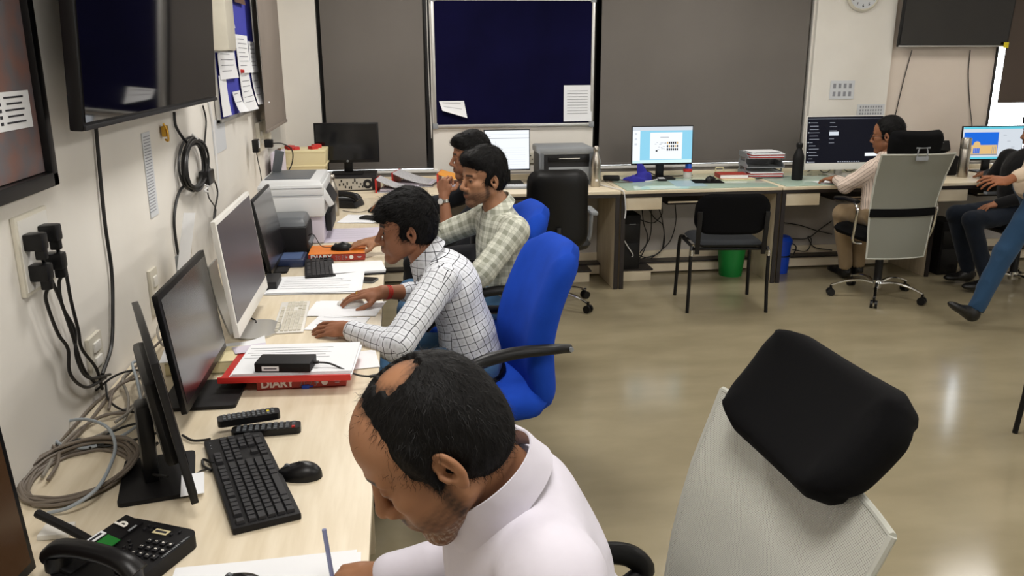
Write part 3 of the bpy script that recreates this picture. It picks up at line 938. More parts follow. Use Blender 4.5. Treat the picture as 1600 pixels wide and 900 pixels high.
# left row
monitor('black monitor with dim brownish screen beside the radio telephone', (-0.765, 1.255, DZ), math.radians(82), 0.50, 0.30, 0.02, 4, scr='screen_brown', bezel=0.014, chin=0.02, base=(0.18, 0.13), base_off=-0.01)
mm = monitor('slim black monitor seen from its edge, labelled sticker on its base', (-0.560, 1.88, DZ), math.radians(110), 0.50, 0.325, 0.045, 8, bezel=0.01, chin=0.016, th=0.042, base=(0.225, 0.16), base_off=0.03, base_yaw=math.radians(-8))
monitor('black monitor with glossy screen mirroring the wall, on a square base by the remotes', (-0.60, 2.375, DZ), math.radians(90), 0.53, 0.325, 0.055, 7, scr='screen_grey', bezel=0.016, chin=0.022, th=0.05, base=(0.21, 0.21), base_off=-0.01)
monitor('white all-in-one computer with blank grey screen facing the man in the black-grid shirt', (-0.565, 2.985, DZ), math.radians(90), 0.63, 0.385, 0.075, 6, body='whitep', scr='screen_mauve', bezel=0.014, chin=0.045, chin_mat='whitep', base_round=True, neck='alu', base_mat='alu', th=0.05)
monitor('thin black monitor leaning before the white copier and small black printer', (-0.61, 3.92, DZ), math.radians(90), 0.50, 0.335, 0.03, 10, scr='screen_grey', bezel=0.010, chin=0.018, th=0.04, base=(0.20, 0.16))
# sticker on the stand base of the edge-on monitor
m = MB(); m.box((0, 0, 0), (0.050, 0.105, 0.0012), rz=math.radians(16))
st = m.build('sticker', M['paper'], mm); st.matrix_local = mm.matrix_world.inverted() if False else Matrix.Translation((-0.085, -0.035, 0.0115)) @ Matrix.Rotation(math.radians(-8), 4, 'Z') @ Matrix.Rotation(math.radians(74), 4, 'Z')
m = MB()
for i in range(3): m.box((-0.014 + 0.012 * i, 0, 0.0011), (0.0035, 0.085 - 0.02 * (i % 2), 0.0006), rz=math.radians(16))
sp_ = m.build('sticker_print', M['ink'], mm); sp_['kind'] = 'stuff'; sp_.matrix_local = st.matrix_local.copy()

# ================================================================== WALL THINGS
def wall_switch(label, y, z, w=0.09, h=0.15, name='wall_switch', group=None, rock=2):
    t = thing(name, label, 'switch', (XL, y, z), 0, group)
    m = MB(); m.box((0.006, 0, 0), (0.012, w, h), bev=0.003); m.build('plate', M['offwhite'], t)
    for i in range(rock):
        m = MB(); m.box((0.014, 0, h * 0.22 - i * h * 0.36), (0.008, w * 0.5, h * 0.22), bev=0.002); m.build('rocker', M['whitep'], t)
    return t
t = thing('socket_plate', 'large square white socket plate with four black plugs in it', 'socket', (XL, 2.115, 1.255))
m = MB(); m.box((0.006, 0, 0), (0.012, 0.185, 0.19), bev=0.004); m.build('plate', M['offwhite'], t)
m = MB(); m.box((0.0125, 0, 0), (0.003, 0.165, 0.17)); m.build('plate_inset', M['whitep'], t)
plugs = [(-0.860, 2.061, 1.283), (-0.860, 2.150, 1.287), (-0.860, 2.066, 1.208), (-0.860, 2.155, 1.215)]
ends = [(-0.870, 2.336, 0.820), (-0.870, 2.377, 0.788), (-0.870, 2.413, 0.809), (-0.870, 2.451, 0.804)]
mids = [[(-0.860, 2.113, 1.200), (-0.860, 2.161, 1.113), (-0.860, 2.198, 1.016), (-0.865, 2.251, 0.899)],
        [(-0.855, 2.203, 1.203), (-0.860, 2.223, 1.104), (-0.860, 2.242, 1.011), (-0.860, 2.248, 0.955), (-0.865, 2.339, 0.866)],
        [(-0.860, 2.078, 1.138), (-0.860, 2.114, 1.044), (-0.860, 2.160, 0.986), (-0.865, 2.164, 0.915), (-0.865, 2.253, 0.843)],
        [(-0.860, 2.165, 1.154), (-0.860, 2.167, 1.095), (-0.860, 2.217, 1.019), (-0.860, 2.206, 0.943), (-0.865, 2.276, 0.862)]]
places = ['upper plug closer to the framed map', 'upper plug farther from the framed map', 'lower plug closer to the framed map', 'lower plug farther from the framed map']
for k, p in enumerate(plugs):
    q = thing('power_plug', 'black three-pin plug in the big white socket plate, ' + places[k], 'plug', p, group='plugs in the socket plate')
    m = MB(); m.box((0.004, 0, 0.004), (0.045, 0.040, 0.042), bev=0.008); m.box((0.012, 0.003, -0.025), (0.024, 0.022, 0.03), bev=0.005, taper=(1, 1)); m.build('plug_body', M['blackp'], q)
    m = MB()
    P = [tuple(Vector(a) - Vector(p)) for a in [tuple(Vector(p) + Vector((0.012, 0.004, -0.035)))] + mids[k] + [ends[k]]]
    m.tube(P, 0.0045, 7, smooth=6); m.build('power_lead', M['cable_black'], q)
wall_switch('small white switch on the wall beside the black monitor with the glossy screen', 3.02, 0.905, 0.085, 0.16)
wall_switch('white switch low on the wall beside the plug leads', 2.40, 0.885, 0.10, 0.12)
wall_switch('tiny white socket above the white all-in-one computer, by the hanging lead', 3.53, 0.945, 0.10, 0.07, rock=1)
t = thing('switch_board', 'white switch board below the pinned notices', 'switch', (XL, 5.62, 1.20))
m = MB(); m.box((0.012, 0.0, 0.02), (0.024, 0.22, 0.18), bev=0.004); m.box((0.035, 0.09, 0.04), (0.05, 0.09, 0.16), bev=0.004); m.build('board_box', M['offwhite'], t)
for i in range(2):
    m = MB(); m.box((0.028, -0.05, 0.04 - 0.05 * i), (0.008, 0.05, 0.03), bev=0.002); m.build('rocker', M['whitep'], t)
t = thing('power_adapter', 'small black charger hanging in the switch board with a thin lead', 'charger', (-0.840, 5.174, 1.201))
m = MB(); m.box((0, 0, 0), (0.035, 0.075, 0.075), bev=0.006); m.build('adapter_body', M['blackp'], t)
m = MB(); m.box((0.019, 0.0, 0.01), (0.002, 0.03, 0.045)); m.build('adapter_label', M['paper_grey'], t)
m = MB(); m.tube([(0, 0, -0.04), (0.0, 0.03, -0.10), (0.0, 0.08, -0.17), (0.0, 0.11, -0.28)], 0.003, 6, smooth=4); m.build('lead', M['cable_black'], t)
t = thing('power_plug', 'black plug with a curling lead at the edge of the switch board', 'plug', (-0.800, 5.410, 1.192))
m = MB(); m.box((0, 0, 0), (0.05, 0.05, 0.05), bev=0.007); m.build('plug_body', M['blackp'], t)
m = MB(); m.tube([(0.02, 0, 0), (0.08, 0.02, -0.005), (0.13, 0.06, -0.05), (0.12, 0.08, -0.14), (0.07, 0.05, -0.22)], 0.004, 6, smooth=5); m.build('lead', M['cable_black'], t)

# big TV on the side wall (black), screen faces +X
def tv(label, loc, rz, w, h, tilt, bez='blackp', th=0.06, chrome=None):
    t = thing('wall_tv', label, 'television', loc, rz)
    R = Euler((math.radians(tilt), 0, 0)).to_matrix()
    def pt(x, y, z): return R @ Vector((x, y, z))
    m = MB(); m.box(pt(0, 0, h / 2), (w, th * 0.55, h), rot=R, bev=0.006); m.build('tv_body', M[bez], t)
    m = MB(); m.box(pt(0, -th * 0.275 - 0.001, h / 2 + 0.004), (w - 0.024, 0.003, h - 0.034), rot=R); m.build('screen', M['screen_tv'], t)
    m = MB(); m.box(pt(0, -th * 0.275 - 0.003, 0.008), (w, 0.006, 0.012), rot=R, bev=0.002); m.build('lower_trim', M[chrome or 'darkp'], t)
    m = MB(); m.box(pt(0, th * 0.5, h * 0.45), (w * 0.5, th * 0.6, h * 0.6), rot=R, bev=0.01); m.build('back_housing', M['blackm'], t)
    m = MB(); m.box((0, th * 0.9 + 0.01, h * 0.4), (0.3, 0.05, 0.3)); m.build('wall_mount', M['blackp'], t)
    return t
tv('large black wall television above the coiled cable', (-0.765, 2.935, 1.533), PI / 2, 1.555, 0.90, 3.0)
tv('wall television with thin silver lower edge and yellow tag beside the brown blind', (4.70, YB - 0.085, 1.772), 0, 1.005, 0.60, 4, chrome='alu')
m = MB(); m.box((0, 0, 0), (0.045, 0.004, 0.045)); simple('paper_tag', m, M['yellow'], 'small yellow tag at the lower corner of the silver-edged television', 'tag', loc=(5.17, YB - 0.125, 1.785))

# framed map
t = thing('framed_map', 'black-framed satellite map with a white legend on the side wall', 'picture', (XL + 0.012, 1.64, 1.413))
M['map'] = mat('satellite_map_print', '#6b666a', 0.5, color2='#82625a', nscale=16)
nt = M['map'].node_tree
m = MB(); m.box((0.004, 0, 0.42), (0.010, 1.16, 0.80)); m.build('map_print', M['map'], t)
for (c, s, n) in (((0.012, 0.585, 0.42), (0.03, 0.035, 0.875), 'frame_side'), ((0.012, -0.585, 0.42), (0.03, 0.035, 0.875), 'frame_side'), ((0.012, 0, 0.0), (0.03, 1.205, 0.035), 'frame_side'), ((0.012, 0, 0.84), (0.03, 1.205, 0.035), 'frame_side')):
    m = MB(); m.box(c, s, bev=0.004); m.build(n, M['blackp'], t)
m = MB(); m.box((0.010, 0.44, 0.175), (0.002, 0.19, 0.085)); m.build('map_legend', M['paper'], t)
m = MB()
for i in range(5):
    m.box((0.0115, 0.44 + 0.01, 0.205 - 0.014 * i), (0.001, 0.10 - 0.02 * (i % 2), 0.004)); m.box((0.0115, 0.375, 0.205 - 0.014 * i), (0.001, 0.012, 0.007))
m.build('legend_print', M['ink_dark'], t)['kind'] = 'stuff'

# notice board on the side wall
t = thing('notice_board', 'royal blue notice board on the side wall, covered with pinned sheets', 'notice board', (XL + 0.004, 4.99, 1.401))
m = MB(); m.box((0.006, 0, 0.42), (0.012, 1.26, 0.84)); m.build('board_cloth', M['royal'], t)
for (c, s) in (((0.010, 0.625, 0.42), (0.02, 0.02, 0.86)), ((0.010, -0.625, 0.42), (0.02, 0.02, 0.86)), ((0.010, 0, 0.0), (0.02, 1.27, 0.02)), ((0.010, 0, 0.84), (0.02, 1.27, 0.02))):
    m = MB(); m.box(c, s, bev=0.003); m.build('frame_side', M['alu'], t)
def pinned(y0, y1, z0, z1, label, lines=6, material='paper', x=XL + 0.026, wave=0.01, group='sheets pinned on the side notice board', tilt=0.0, cut=0.0):
    t = thing('notice_sheet', label, 'paper', (x, (y0 + y1) / 2, (z0 + z1) / 2), group=group)
    t.rotation_euler = (tilt, 0, 0)
    w_, h_ = y1 - y0, z1 - z0
    def f(u, v): return (wave * (1 - v) ** 2 * (0.5 + 0.8 * u) + 0.002 * math.sin(u * 6), (u - .5) * w_ * (1 - cut * (1 - v)), (v - .5) * h_)
    m = MB(); m.sheet(f, 8, 10, 0.0008); m.build('sheet', M[material], t)
    m = MB()
    for i in range(lines):
        v = 0.9 - 0.8 * i / max(lines, 1)
        a, b = 0.12, 0.88 - 0.2 * ((i * 7) % 3 == 0)
        P = [Vector(f(u, v)) + Vector((0.0015, 0, 0)) for u in (a, (a + b) / 2, b)]
        for q in range(2):
            m.quad([P[q], P[q + 1], P[q + 1] + Vector((0, 0, -0.004)), P[q] + Vector((0, 0, -0.004))])
    m.build('print', M['ink'], t)['kind'] = 'stuff'
    return t
Xn = -0.86
pinned(4.95, 5.33, 1.62, 1.83, 'white printed sheet in the middle of the blue board', 7)
pinned(5.36, 5.58, 1.62, 1.80, 'narrow white sheet with a clip at the edge of the blue board', 6)
pinned(4.98, 5.30, 1.41, 1.63, 'long white sheet hanging below the red pin', 6, wave=0.03)
pinned(5.38, 5.59, 1.43, 1.63, 'curled white sheet at the lower corner of the blue board', 4, wave=0.05)
pinned(4.42, 4.88, 1.60, 1.74, 'white sheet under the white speaker box', 4)
pinned(4.40, 4.58, 1.42, 1.62, 'narrow strip of paper hanging at the edge of the blue board', 0)
pinned(4.72, 4.95, 1.42, 1.53, 'folded white paper corner under the open blue patch', 2, wave=0.04, cut=0.5)
pinned(4.62, 4.90, 1.86, 2.02, 'white sheet behind the white speaker box', 3)
pinned(5.0, 5.3, 2.0, 2.14, 'small brownish photograph near the top of the blue board', 0, material='brown')
m = MB(); m.cyl((0, 0, 0), (0.02, 0, 0), 0.012, 0.009, 12); simple('push_pin', m, M['red'], 'red push pin holding the long white sheet', 'pin', loc=(XL + 0.03, 4.99, 1.632))
t = thing('wall_speaker', 'white box-shaped wall speaker over the notice board', 'speaker', (XL + 0.01, 4.36, 1.735))
m = MB(); m.box((0.06, 0.0, 0.20), (0.09, 0.20, 0.40), bev=0.02); m.build('speaker_box', M['offwhite'], t)
m = MB(); m.box((0.06, 0, -0.003), (0.07, 0.15, 0.006)); m.build('lower_grille', M['greyp'], t)
m = MB(); m.box((0.007, 0, 0.2), (0.03, 0.1, 0.15)); m.build('wall_bracket', M['greyp'], t)

# tape and remains of paper
for (c, s, mm_, lab, cat, nm) in (((XL + 0.002, 3.15, 1.30), (0.002, 0.10, 0.30), 'paper_grey', 'torn strip of printed paper stuck below the big television', 'paper', 'paper_strip'),
                      ((XL + 0.002, 4.40, 1.33), (0.002, 0.30, 0.16), 'paper_grey', 'faint paper remains on the wall under the blue board', 'paper', 'paper_strip')):
    m = MB(); m.box((0, 0, 0), s); o = simple(nm, m, M[mm_], lab, cat, loc=c)
m = MB()
for i in range(26): m.box((XL + 0.0035, 3.155 - 0.0008 * i, 1.435 - 0.0105 * i), (0.001, 0.075, 0.003))
tag(m.build('strip_print', M['ink'], None), 'fine print on the torn paper strip below the big television', 'print', kind='stuff')
t = thing('key_hook', 'small brass hook with a yellow tag below the big television', 'hook', (-0.875, 3.362, 1.437))
m = MB(); m.box((0.0, 0, 0), (0.016, 0.045, 0.04), bev=0.003); m.build('tag', M['brass'], t)
m = MB(); m.tube([(0, -0.015, 0.03), (0.012, -0.015, 0.0), (0.012, -0.015, -0.035), (0.0, -0.012, -0.03)], 0.004, 6, smooth=3); m.build('hook', M['brass'], t)

# coiled cable
t = thing('coiled_cable', 'black cable coil tied with white string on the side wall', 'cable', (-0.862, 3.70, 1.275))
for k in range(7):
    rr = random.Random(k)
    m = MB()
    a, b = 0.225 + 0.018 * rr.random() - 0.022 * (k % 3), 0.105 - 0.006 * (k % 4) + 0.004 * rr.random()
    m.tube([(0.004 * k - 0.008, 0.9 * a * math.cos(q * PI / 9), b * math.sin(q * PI / 9) - 0.012 * (k % 2)) for q in range(18)], 0.0055, 7, closed=True, smooth=2)
    m.build('cable_turn', M['cable_black'], t)
m = MB(); m.tube([(0, 0.08, -0.09), (0.02, 0.10, -0.11), (0.02, 0.16, -0.12), (0.02, 0.05, -0.125), (0.02, 0.12, -0.14)], 0.004, 6, smooth=4); m.tube([(0, 0.02, 0.085), (0.022, 0.02, 0.10), (0, 0.02, 0.12)], 0.005, 6); m.build('string', M['cable_white'], t)
def cable(label, pts, r=0.0045, material='cable_black', group=None, smooth=6, name='cable', cat='cable', seg=7):
    m = MB()
    m.tube(pts, r, seg, smooth=smooth)
    return simple(name, m, M[material], label, cat, group)
XW = -0.88
cable('thick black cable running straight down from the big television to the desk', [(-0.880, 2.639, 1.505), (-0.880, 2.621, 1.376), (-0.880, 2.606, 1.225), (-0.880, 2.609, 1.086), (-0.880, 2.576, 0.974), (-0.880, 2.521, 0.870), (-0.870, 2.392, 0.827)], 0.0055)
cable('black lead from the big television down to the cable coil', [(-0.880, 3.544, 1.497), (-0.880, 3.542, 1.447), (-0.875, 3.586, 1.405), (-0.865, 3.624, 1.371)], 0.006)
cable('grey-black lead from the cable coil down behind the glossy-screen monitor', [(-0.870, 3.639, 1.205), (-0.875, 3.469, 1.189), (-0.880, 3.371, 1.103), (-0.880, 3.361, 0.991), (-0.880, 3.399, 0.891)], 0.006)
cable('thin black lead from the big television edge down past the black adapter', [(-0.880, 4.064, 1.494), (-0.880, 4.097, 1.420), (-0.875, 3.989, 1.299), (-0.870, 4.051, 1.189), (-0.870, 4.148, 1.084), (-0.870, 4.012, 0.985), (-0.870, 4.005, 0.849)], 0.004)
cable('white conduit cable beside the notice board', [(-0.885, 4.215, 1.501), (-0.885, 4.259, 1.378), (-0.885, 4.261, 1.224), (-0.885, 4.248, 1.069)], 0.006, 'cable_white')
t = thing('power_adapter', 'black box adapter hanging beside the coiled cable', 'charger', (-0.855, 3.883, 1.191))
m = MB(); m.box((0, 0, 0), (0.045, 0.12, 0.062), bev=0.006); m.build('adapter_body', M['blackp'], t)
m = MB(); m.tube([(0, 0, -0.03), (0, 0.0, -0.09), (0, 0.12, -0.17), (0, 0.0, -0.24), (0, 0.08, -0.33)], 0.003, 6, smooth=4); m.build('lead', M['cable_black'], t)

# navy felt board on back wall
t = thing('notice_board', 'navy felt board in an aluminium frame on the back wall', 'notice board', (0.945, YB - 0.014, 1.165))
m = MB(); m.box((0, 0, 0.49), (1.29, 0.012, 0.98)); m.build('felt', M['navy'], t)
for (c, s) in (((0.645, -0.004, 0.49), (0.024, 0.024, 0.99)), ((-0.645, -0.004, 0.49), (0.024, 0.024, 0.99)), ((0, -0.004, 0.0), (1.31, 0.024, 0.024)), ((0, -0.004, 0.98), (1.31, 0.024, 0.024))):
    m = MB(); m.box(c, s, bev=0.004); m.build('frame_side', M['alu'], t)
for sx in (-1, 1):
    for sz in (0, 1):
        m = MB(); m.box((sx * 0.645, -0.006, 0.98 * sz), (0.045, 0.026, 0.045), bev=0.008); m.build('frame_corner', M['greyp'], t)
def pinned_y(x0, x1, z0, z1, label, lines, skew=0.0):
    t = thing('notice_sheet', label, 'paper', ((x0 + x1) / 2, YB - 0.026, (z0 + z1) / 2), group='sheets on the navy felt board')
    w_, h_ = x1 - x0, z1 - z0
    def f(u, v): return ((u - .5) * w_ + skew * (1 - v) * 0.4, -0.025 * (1 - v) ** 2 * (1 if skew else 0.3), (v - .5) * h_ * (1 if not skew else (0.55 + 0.45 * u)) + (0.0 if not skew else (1 - u) * h_ * 0.22))
    m = MB(); m.sheet(f, 8, 10, 0.0008); m.build('sheet', M['paper'], t)
    m = MB()
    for i in range(lines):
        v = 0.85 - 0.7 * i / lines
        P = [Vector(f(u, v)) + Vector((0, -0.0022, 0)) for u in (0.12, 0.85)]
        m.quad([P[0], P[1], P[1] + Vector((0, 0, -0.003)), P[0] + Vector((0, 0, -0.003))])
    m.build('print', M['ink'], t)['kind'] = 'stuff'
pinned_y(0.335, 0.535, 1.23, 1.365, 'white sheet curling at the lower corner of the navy board', 2, 0.06)
pinned_y(1.355, 1.59, 1.19, 1.48, 'printed white table sheet overlapping the frame of the navy board', 9)

# wall clock
t = thing('wall_clock', 'round white wall clock cut by the top of the frame', 'clock', (3.865, YB - 0.045, 2.205))
Rc = Matrix.Rotation(PI / 2, 3, 'X')
m = MB(); m.lathe((0, 0, 0), [(0.0, -0.0), (0.145, 0.0), (0.150, 0.018), (0.135, 0.030), (0.128, 0.022), (0.0, 0.022)], 40, rot=Rc); m.build('clock_case', M['offwhite'], t)
m = MB(); m.lathe((0, -0.0225, 0), [(0.0, 0), (0.127, 0.0), (0.127, 0.001), (0, 0.001)], 40, rot=Rc); m.build('dial', M['paper_grey'], t)
for k in range(1, 13):
    a = math.radians(90 - 30 * k)
    text(str(k), 0.032, M['ink_dark'], t, Matrix.Translation((0.103 * math.cos(a), -0.0245, 0.103 * math.sin(a))) @ Matrix.Rotation(PI / 2, 4, 'X'), 'numeral', bold=0.0008)
for (l, a, w_) in ((0.06, 60, 0.008), (0.09, 150, 0.005)):
    m = MB(); ar = math.radians(a); m.box((l / 2 * math.cos(ar), -0.0265, l / 2 * math.sin(ar)), (l, 0.001, w_), rot=Euler((0, -ar, 0)).to_matrix()); m.build('clock_hand', M['ink_dark'], t)
for (x0, x1, z0, z1, lab, rows, cols) in ((3.655, 3.875, 1.345, 1.50, 'faint small notice with two rows of marks on the pillar', 2, 4), (3.92, 4.17, 1.20, 1.30, 'faint rectangular notice above the man in the striped shirt', 3, 9)):
    t = thing('faded_notice', lab, 'paper', ((x0 + x1) / 2, YB - 0.043, (z0 + z1) / 2))
    w_, h_ = x1 - x0, z1 - z0
    m = MB(); m.box((0, 0, 0), (w_, 0.002, h_)); m.build('sheet', M['paper_grey'], t)
    m = MB()
    for i in range(rows):
        for j in range(cols):
            m.box(((j + .5) / cols * w_ * .86 - w_ * .43, -0.0015, (i + .5) / rows * h_ * .86 - h_ * .43), (w_ / cols * .45, 0.001, h_ / rows * .5))
    m.build('print', M['ink'], t)['kind'] = 'stuff'
t = thing('wall_socket', 'white wall socket between the white-document monitor and the grey printer', 'socket', (1.083, YB - 0.006, 0.895))
m = MB(); m.box((0, 0, 0), (0.09, 0.012, 0.09), bev=0.003); m.build('plate', M['offwhite'], t)
for dx, dz in ((0, 0.018), (-0.014, -0.012), (0.014, -0.012)):
    m = MB(); m.box((dx, -0.007, dz), (0.008, 0.003, 0.010)); m.build('socket_hole', M['socketblack'], t)
cable('black lead slanting down from the silver-edged television to the striped-shirt man', [(4.378, 6.920, 1.749), (4.334, 6.920, 1.500), (4.294, 6.920, 1.203)], 0.004)
cable('black wavy lead hanging from the silver-edged television to the domed-building monitor', [(4.918, 6.920, 1.748), (4.930, 6.920, 1.550), (4.980, 6.920, 1.304), (5.024, 6.900, 1.084), (4.979, 6.800, 0.954)], 0.004)
m = MB(); m.box((0, 0, 0), (0.012, 0.02, 1.2)); simple('window_cord_cover', m, M['window_frame'], 'thin dark strip at the edge of the glaring window', 'trim', loc=(5.175, YB - 0.02, 1.42))


# ================================================================== DESK THINGS
def keyboard(label, loc, rz, L=0.445, W=0.13, body='blackm', key='keycap', real=False, tilt=0.0, numpad=True, th=0.016, led=False):
    """Local x: to the typist's right, y: away from the typist."""
    t = thing('keyboard', label, 'keyboard', loc, rz)
    t.rotation_euler = (math.radians(tilt), 0, rz)
    m = MB(); m.box((0, 0, th / 2), (L, W, th), bev=0.004); m.build('keyboard_body', M[body], t)
    u = (L - 0.02) / (22.9 if numpad else 15.2)
    rh = (W - 0.018) / 6.25
    rows = [[1, .6, 1, 1, 1, 1, .35, 1, 1, 1, 1, .35, 1, 1, 1, 1.7] if False else [1] + [-.7] + [1] * 4 + [-.4] + [1] * 4 + [-.4] + [1] * 4 + [0.1 - 0.1],
            [1] * 13 + [2], [1.5] + [1] * 12 + [1.5], [1.8] + [1] * 11 + [2.2], [2.3] + [1] * 10 + [2.7], [1.25, 1.25, 1.25, 5.8, 1.25, 1.25, 1.25, 1.7]]
    keys = []
    for r, row in enumerate(rows):
        x = 0.0
        y = W / 2 - 0.009 - rh * (r + 0.5) - (rh * 0.25 if r else 0)
        for k in row:
            if k < 0: x += -k; continue
            if k == 0: continue
            keys.append((x + k / 2, y, k)); x += k
        if numpad:
            if r in (0, 1, 2): keys += [(15.4 + .5 + i, y, 1) for i in range(3)]
            if r == 4: keys.append((16.9, y, 1))
            if r == 5: keys += [(15.9 + i, y, 1) for i in range(3)]
            if r == 5: keys += [(19.7, y, 2), (21.2, y, 1)]
            elif r: keys += [(19.2 + i, y, 1) for i in range(3)]
            if r in (1, 2, 4): keys.append((22.2, y, 1))
    def keymesh(k):
        m = MB(); m.box((0, 0, 0.0035), (k * u - 0.0028, rh - 0.0026, 0.007), bev=0.0, taper=(0.86 if k < 1.5 else 0.95, 0.82))
        return m
    if real:
        cache = {}
        for (x, y, k) in keys:
            if k not in cache:
                o = keymesh(k).build('key', M[key], t, smooth=False); cache[k] = o
            else:
                o = cache[k].copy(); COL.objects.link(o); o.parent = t
            o.location = (-L / 2 + 0.01 + x * u, y, th)
    else:
        m = MB()
        for (x, y, k) in keys:
            m.box((-L / 2 + 0.01 + x * u, y, th + 0.0025), (k * u - 0.003, rh - 0.003, 0.005))
        m.build('keys', M[key], t, smooth=False)['kind'] = 'stuff'
    if led:
        for i in range(3):
            m = MB(); m.box((L / 2 - 0.022 - 0.016 * i, W / 2 - 0.012, th + 0.0003), (0.003, 0.002, 0.0006)); m.build('indicator', M['greyp'], t)
    return t
def mouse(label, loc, rz, material='blackp', lead=None, L=0.108, W=0.062, H=0.036, name='computer_mouse', group=None):
    t = thing(name, label, 'mouse', loc, rz, group)
    m = MB()
    def f(u, v):
        a = u * 2 * PI; b = v * PI / 2
        x = math.cos(a) * math.cos(b); y = math.sin(a) * math.cos(b)
        return (x * W / 2 * (1 - 0.12 * math.sin(a)), y * L / 2, H * math.sin(b) ** 0.75 * (1 - 0.12 * math.sin(a)))
    m.sheet(f, 24, 8)
    bmesh.ops.remove_doubles(m.bm, verts=m.bm.verts[:], dist=0.0003)
    m.build('mouse_shell', M[material], t, ang=80)
    m = MB(); m.cyl((-0.003, L * 0.26, H * 0.74), (0.003, L * 0.26, H * 0.74), 0.007, seg=14); m.build('scroll_wheel', M['midgrey'] if material == 'blackp' else M['whitep'], t)
    if lead:
        m = MB(); m.tube([tuple(Vector(p)) for p in lead], 0.002, 6, smooth=6); m.build('mouse_lead', M['cable_black'], t)
    return t
def sheet_of_paper(label, c, w, h, rz, material='paper', n=1, lines=0, name='paper_sheet', group=None, z=DZ, curl=0.0, th=0.0006, cat='paper', rot=None, seed=1):
    t = thing(name, label, cat, (c[0], c[1], z), rz, group)
    rnd = random.Random(seed)
    for k in range(n):
        dx, dy, a = (0, 0, 0) if k == n - 1 else (rnd.uniform(-.008, .008), rnd.uniform(-.008, .008), rnd.uniform(-.06, .06))
        ca, sa = math.cos(a), math.sin(a)
        def f(u, v, k=k):
            x, y = (u - .5) * w, (v - .5) * h
            return (x * ca - y * sa + dx, x * sa + y * ca + dy, 0.0012 + th * 2 * k + curl * max(0, (u + v - 1.3)) ** 2 + 0.0006 * math.sin(u * 7 + k))
        m = MB(); m.sheet(f, 8, 8, th); m.build('sheet', M[material], t)
    if lines:
        m = MB()
        for i in range(lines):
            y = h * (0.40 - 0.80 * i / lines)
            b = w * (0.38 - 0.12 * ((i * 5) % 3 == 0))
            zz = 0.0012 + th * 2 * (n - 1) + 0.0022
            m.quad([(-w * .38, y, zz), (b, y, zz), (b, y - .0028, zz), (-w * .38, y - .0028, zz)])
        m.build('print', M['ink'], t, smooth=False)['kind'] = 'stuff'
    return t

keyboard('large black keyboard between the edge-on monitor and its mouse', (-0.378, 1.836, DZ), math.radians(108.8), 0.462, 0.142, real=True, led=True)
mouse('black mouse beside the large black keyboard', (-0.262, 1.835, DZ), math.radians(82), lead=[(0, 0.05, 0.012), (-0.02, 0.09, 0.006), (0.02, 0.17, 0.004), (0.03, 0.23, 0.004), (0.0, 0.25, 0.004)])
def remote(label, a, b, w, mats_, z, tiltz=0.0, pads=(3, 10), rednum=0):
    a, b = Vector(a), Vector(b)
    L = (b - a).length
    rz = math.atan2((b - a).y, (b - a).x)
    c = (a + b) / 2
    t = thing('remote_control', label, 'remote control', (c.x, c.y, z), rz)
    t.rotation_euler = (0, -math.atan2(tiltz, L), rz)
    m = MB(); m.prism(rrect(L, w, w * 0.28), 0, 0.018); 
    m.build('remote_body', M[mats_], t)
    cols = ['greyp', 'redcap', 'yellow', 'darkp']
    first = {}
    for i in range(pads[1]):
        for j in range(pads[0]):
            x = -L / 2 + 0.018 + (L - 0.036) * i / (pads[1] - 1)
            y = -w / 2 + w * (j + 0.7) / (pads[0] + 0.4)
            k = 'redcap' if (i == pads[1] - 1 and j == 0 and rednum) else ('yellow' if (i == pads[1] - 2 and not rednum and j == 1) else 'midgrey')
            if k not in first:
                m = MB(); m.box((0, 0, 0), ((L - .036) / pads[1] * .62, w / pads[0] * .55, 0.004)); first[k] = o = m.build('button', M[k], t, smooth=False)
            else:
                o = first[k].copy(); COL.objects.link(o); o.parent = t
            o.location = (x, y, 0.0195)
    return t
remote('slim black remote with a yellow button lying across the other remote', (-0.500, 2.110, 0.775), (-0.346, 2.149, 0.785), 0.042, 'blackp', 0.772, 0.0, (3, 11))
remote('flat black remote with a red button, partly under the slim one', (-0.461, 2.086, 0.760), (-0.286, 2.097, 0.760), 0.044, 'blackp', DZ, 0, (4, 10), 1)

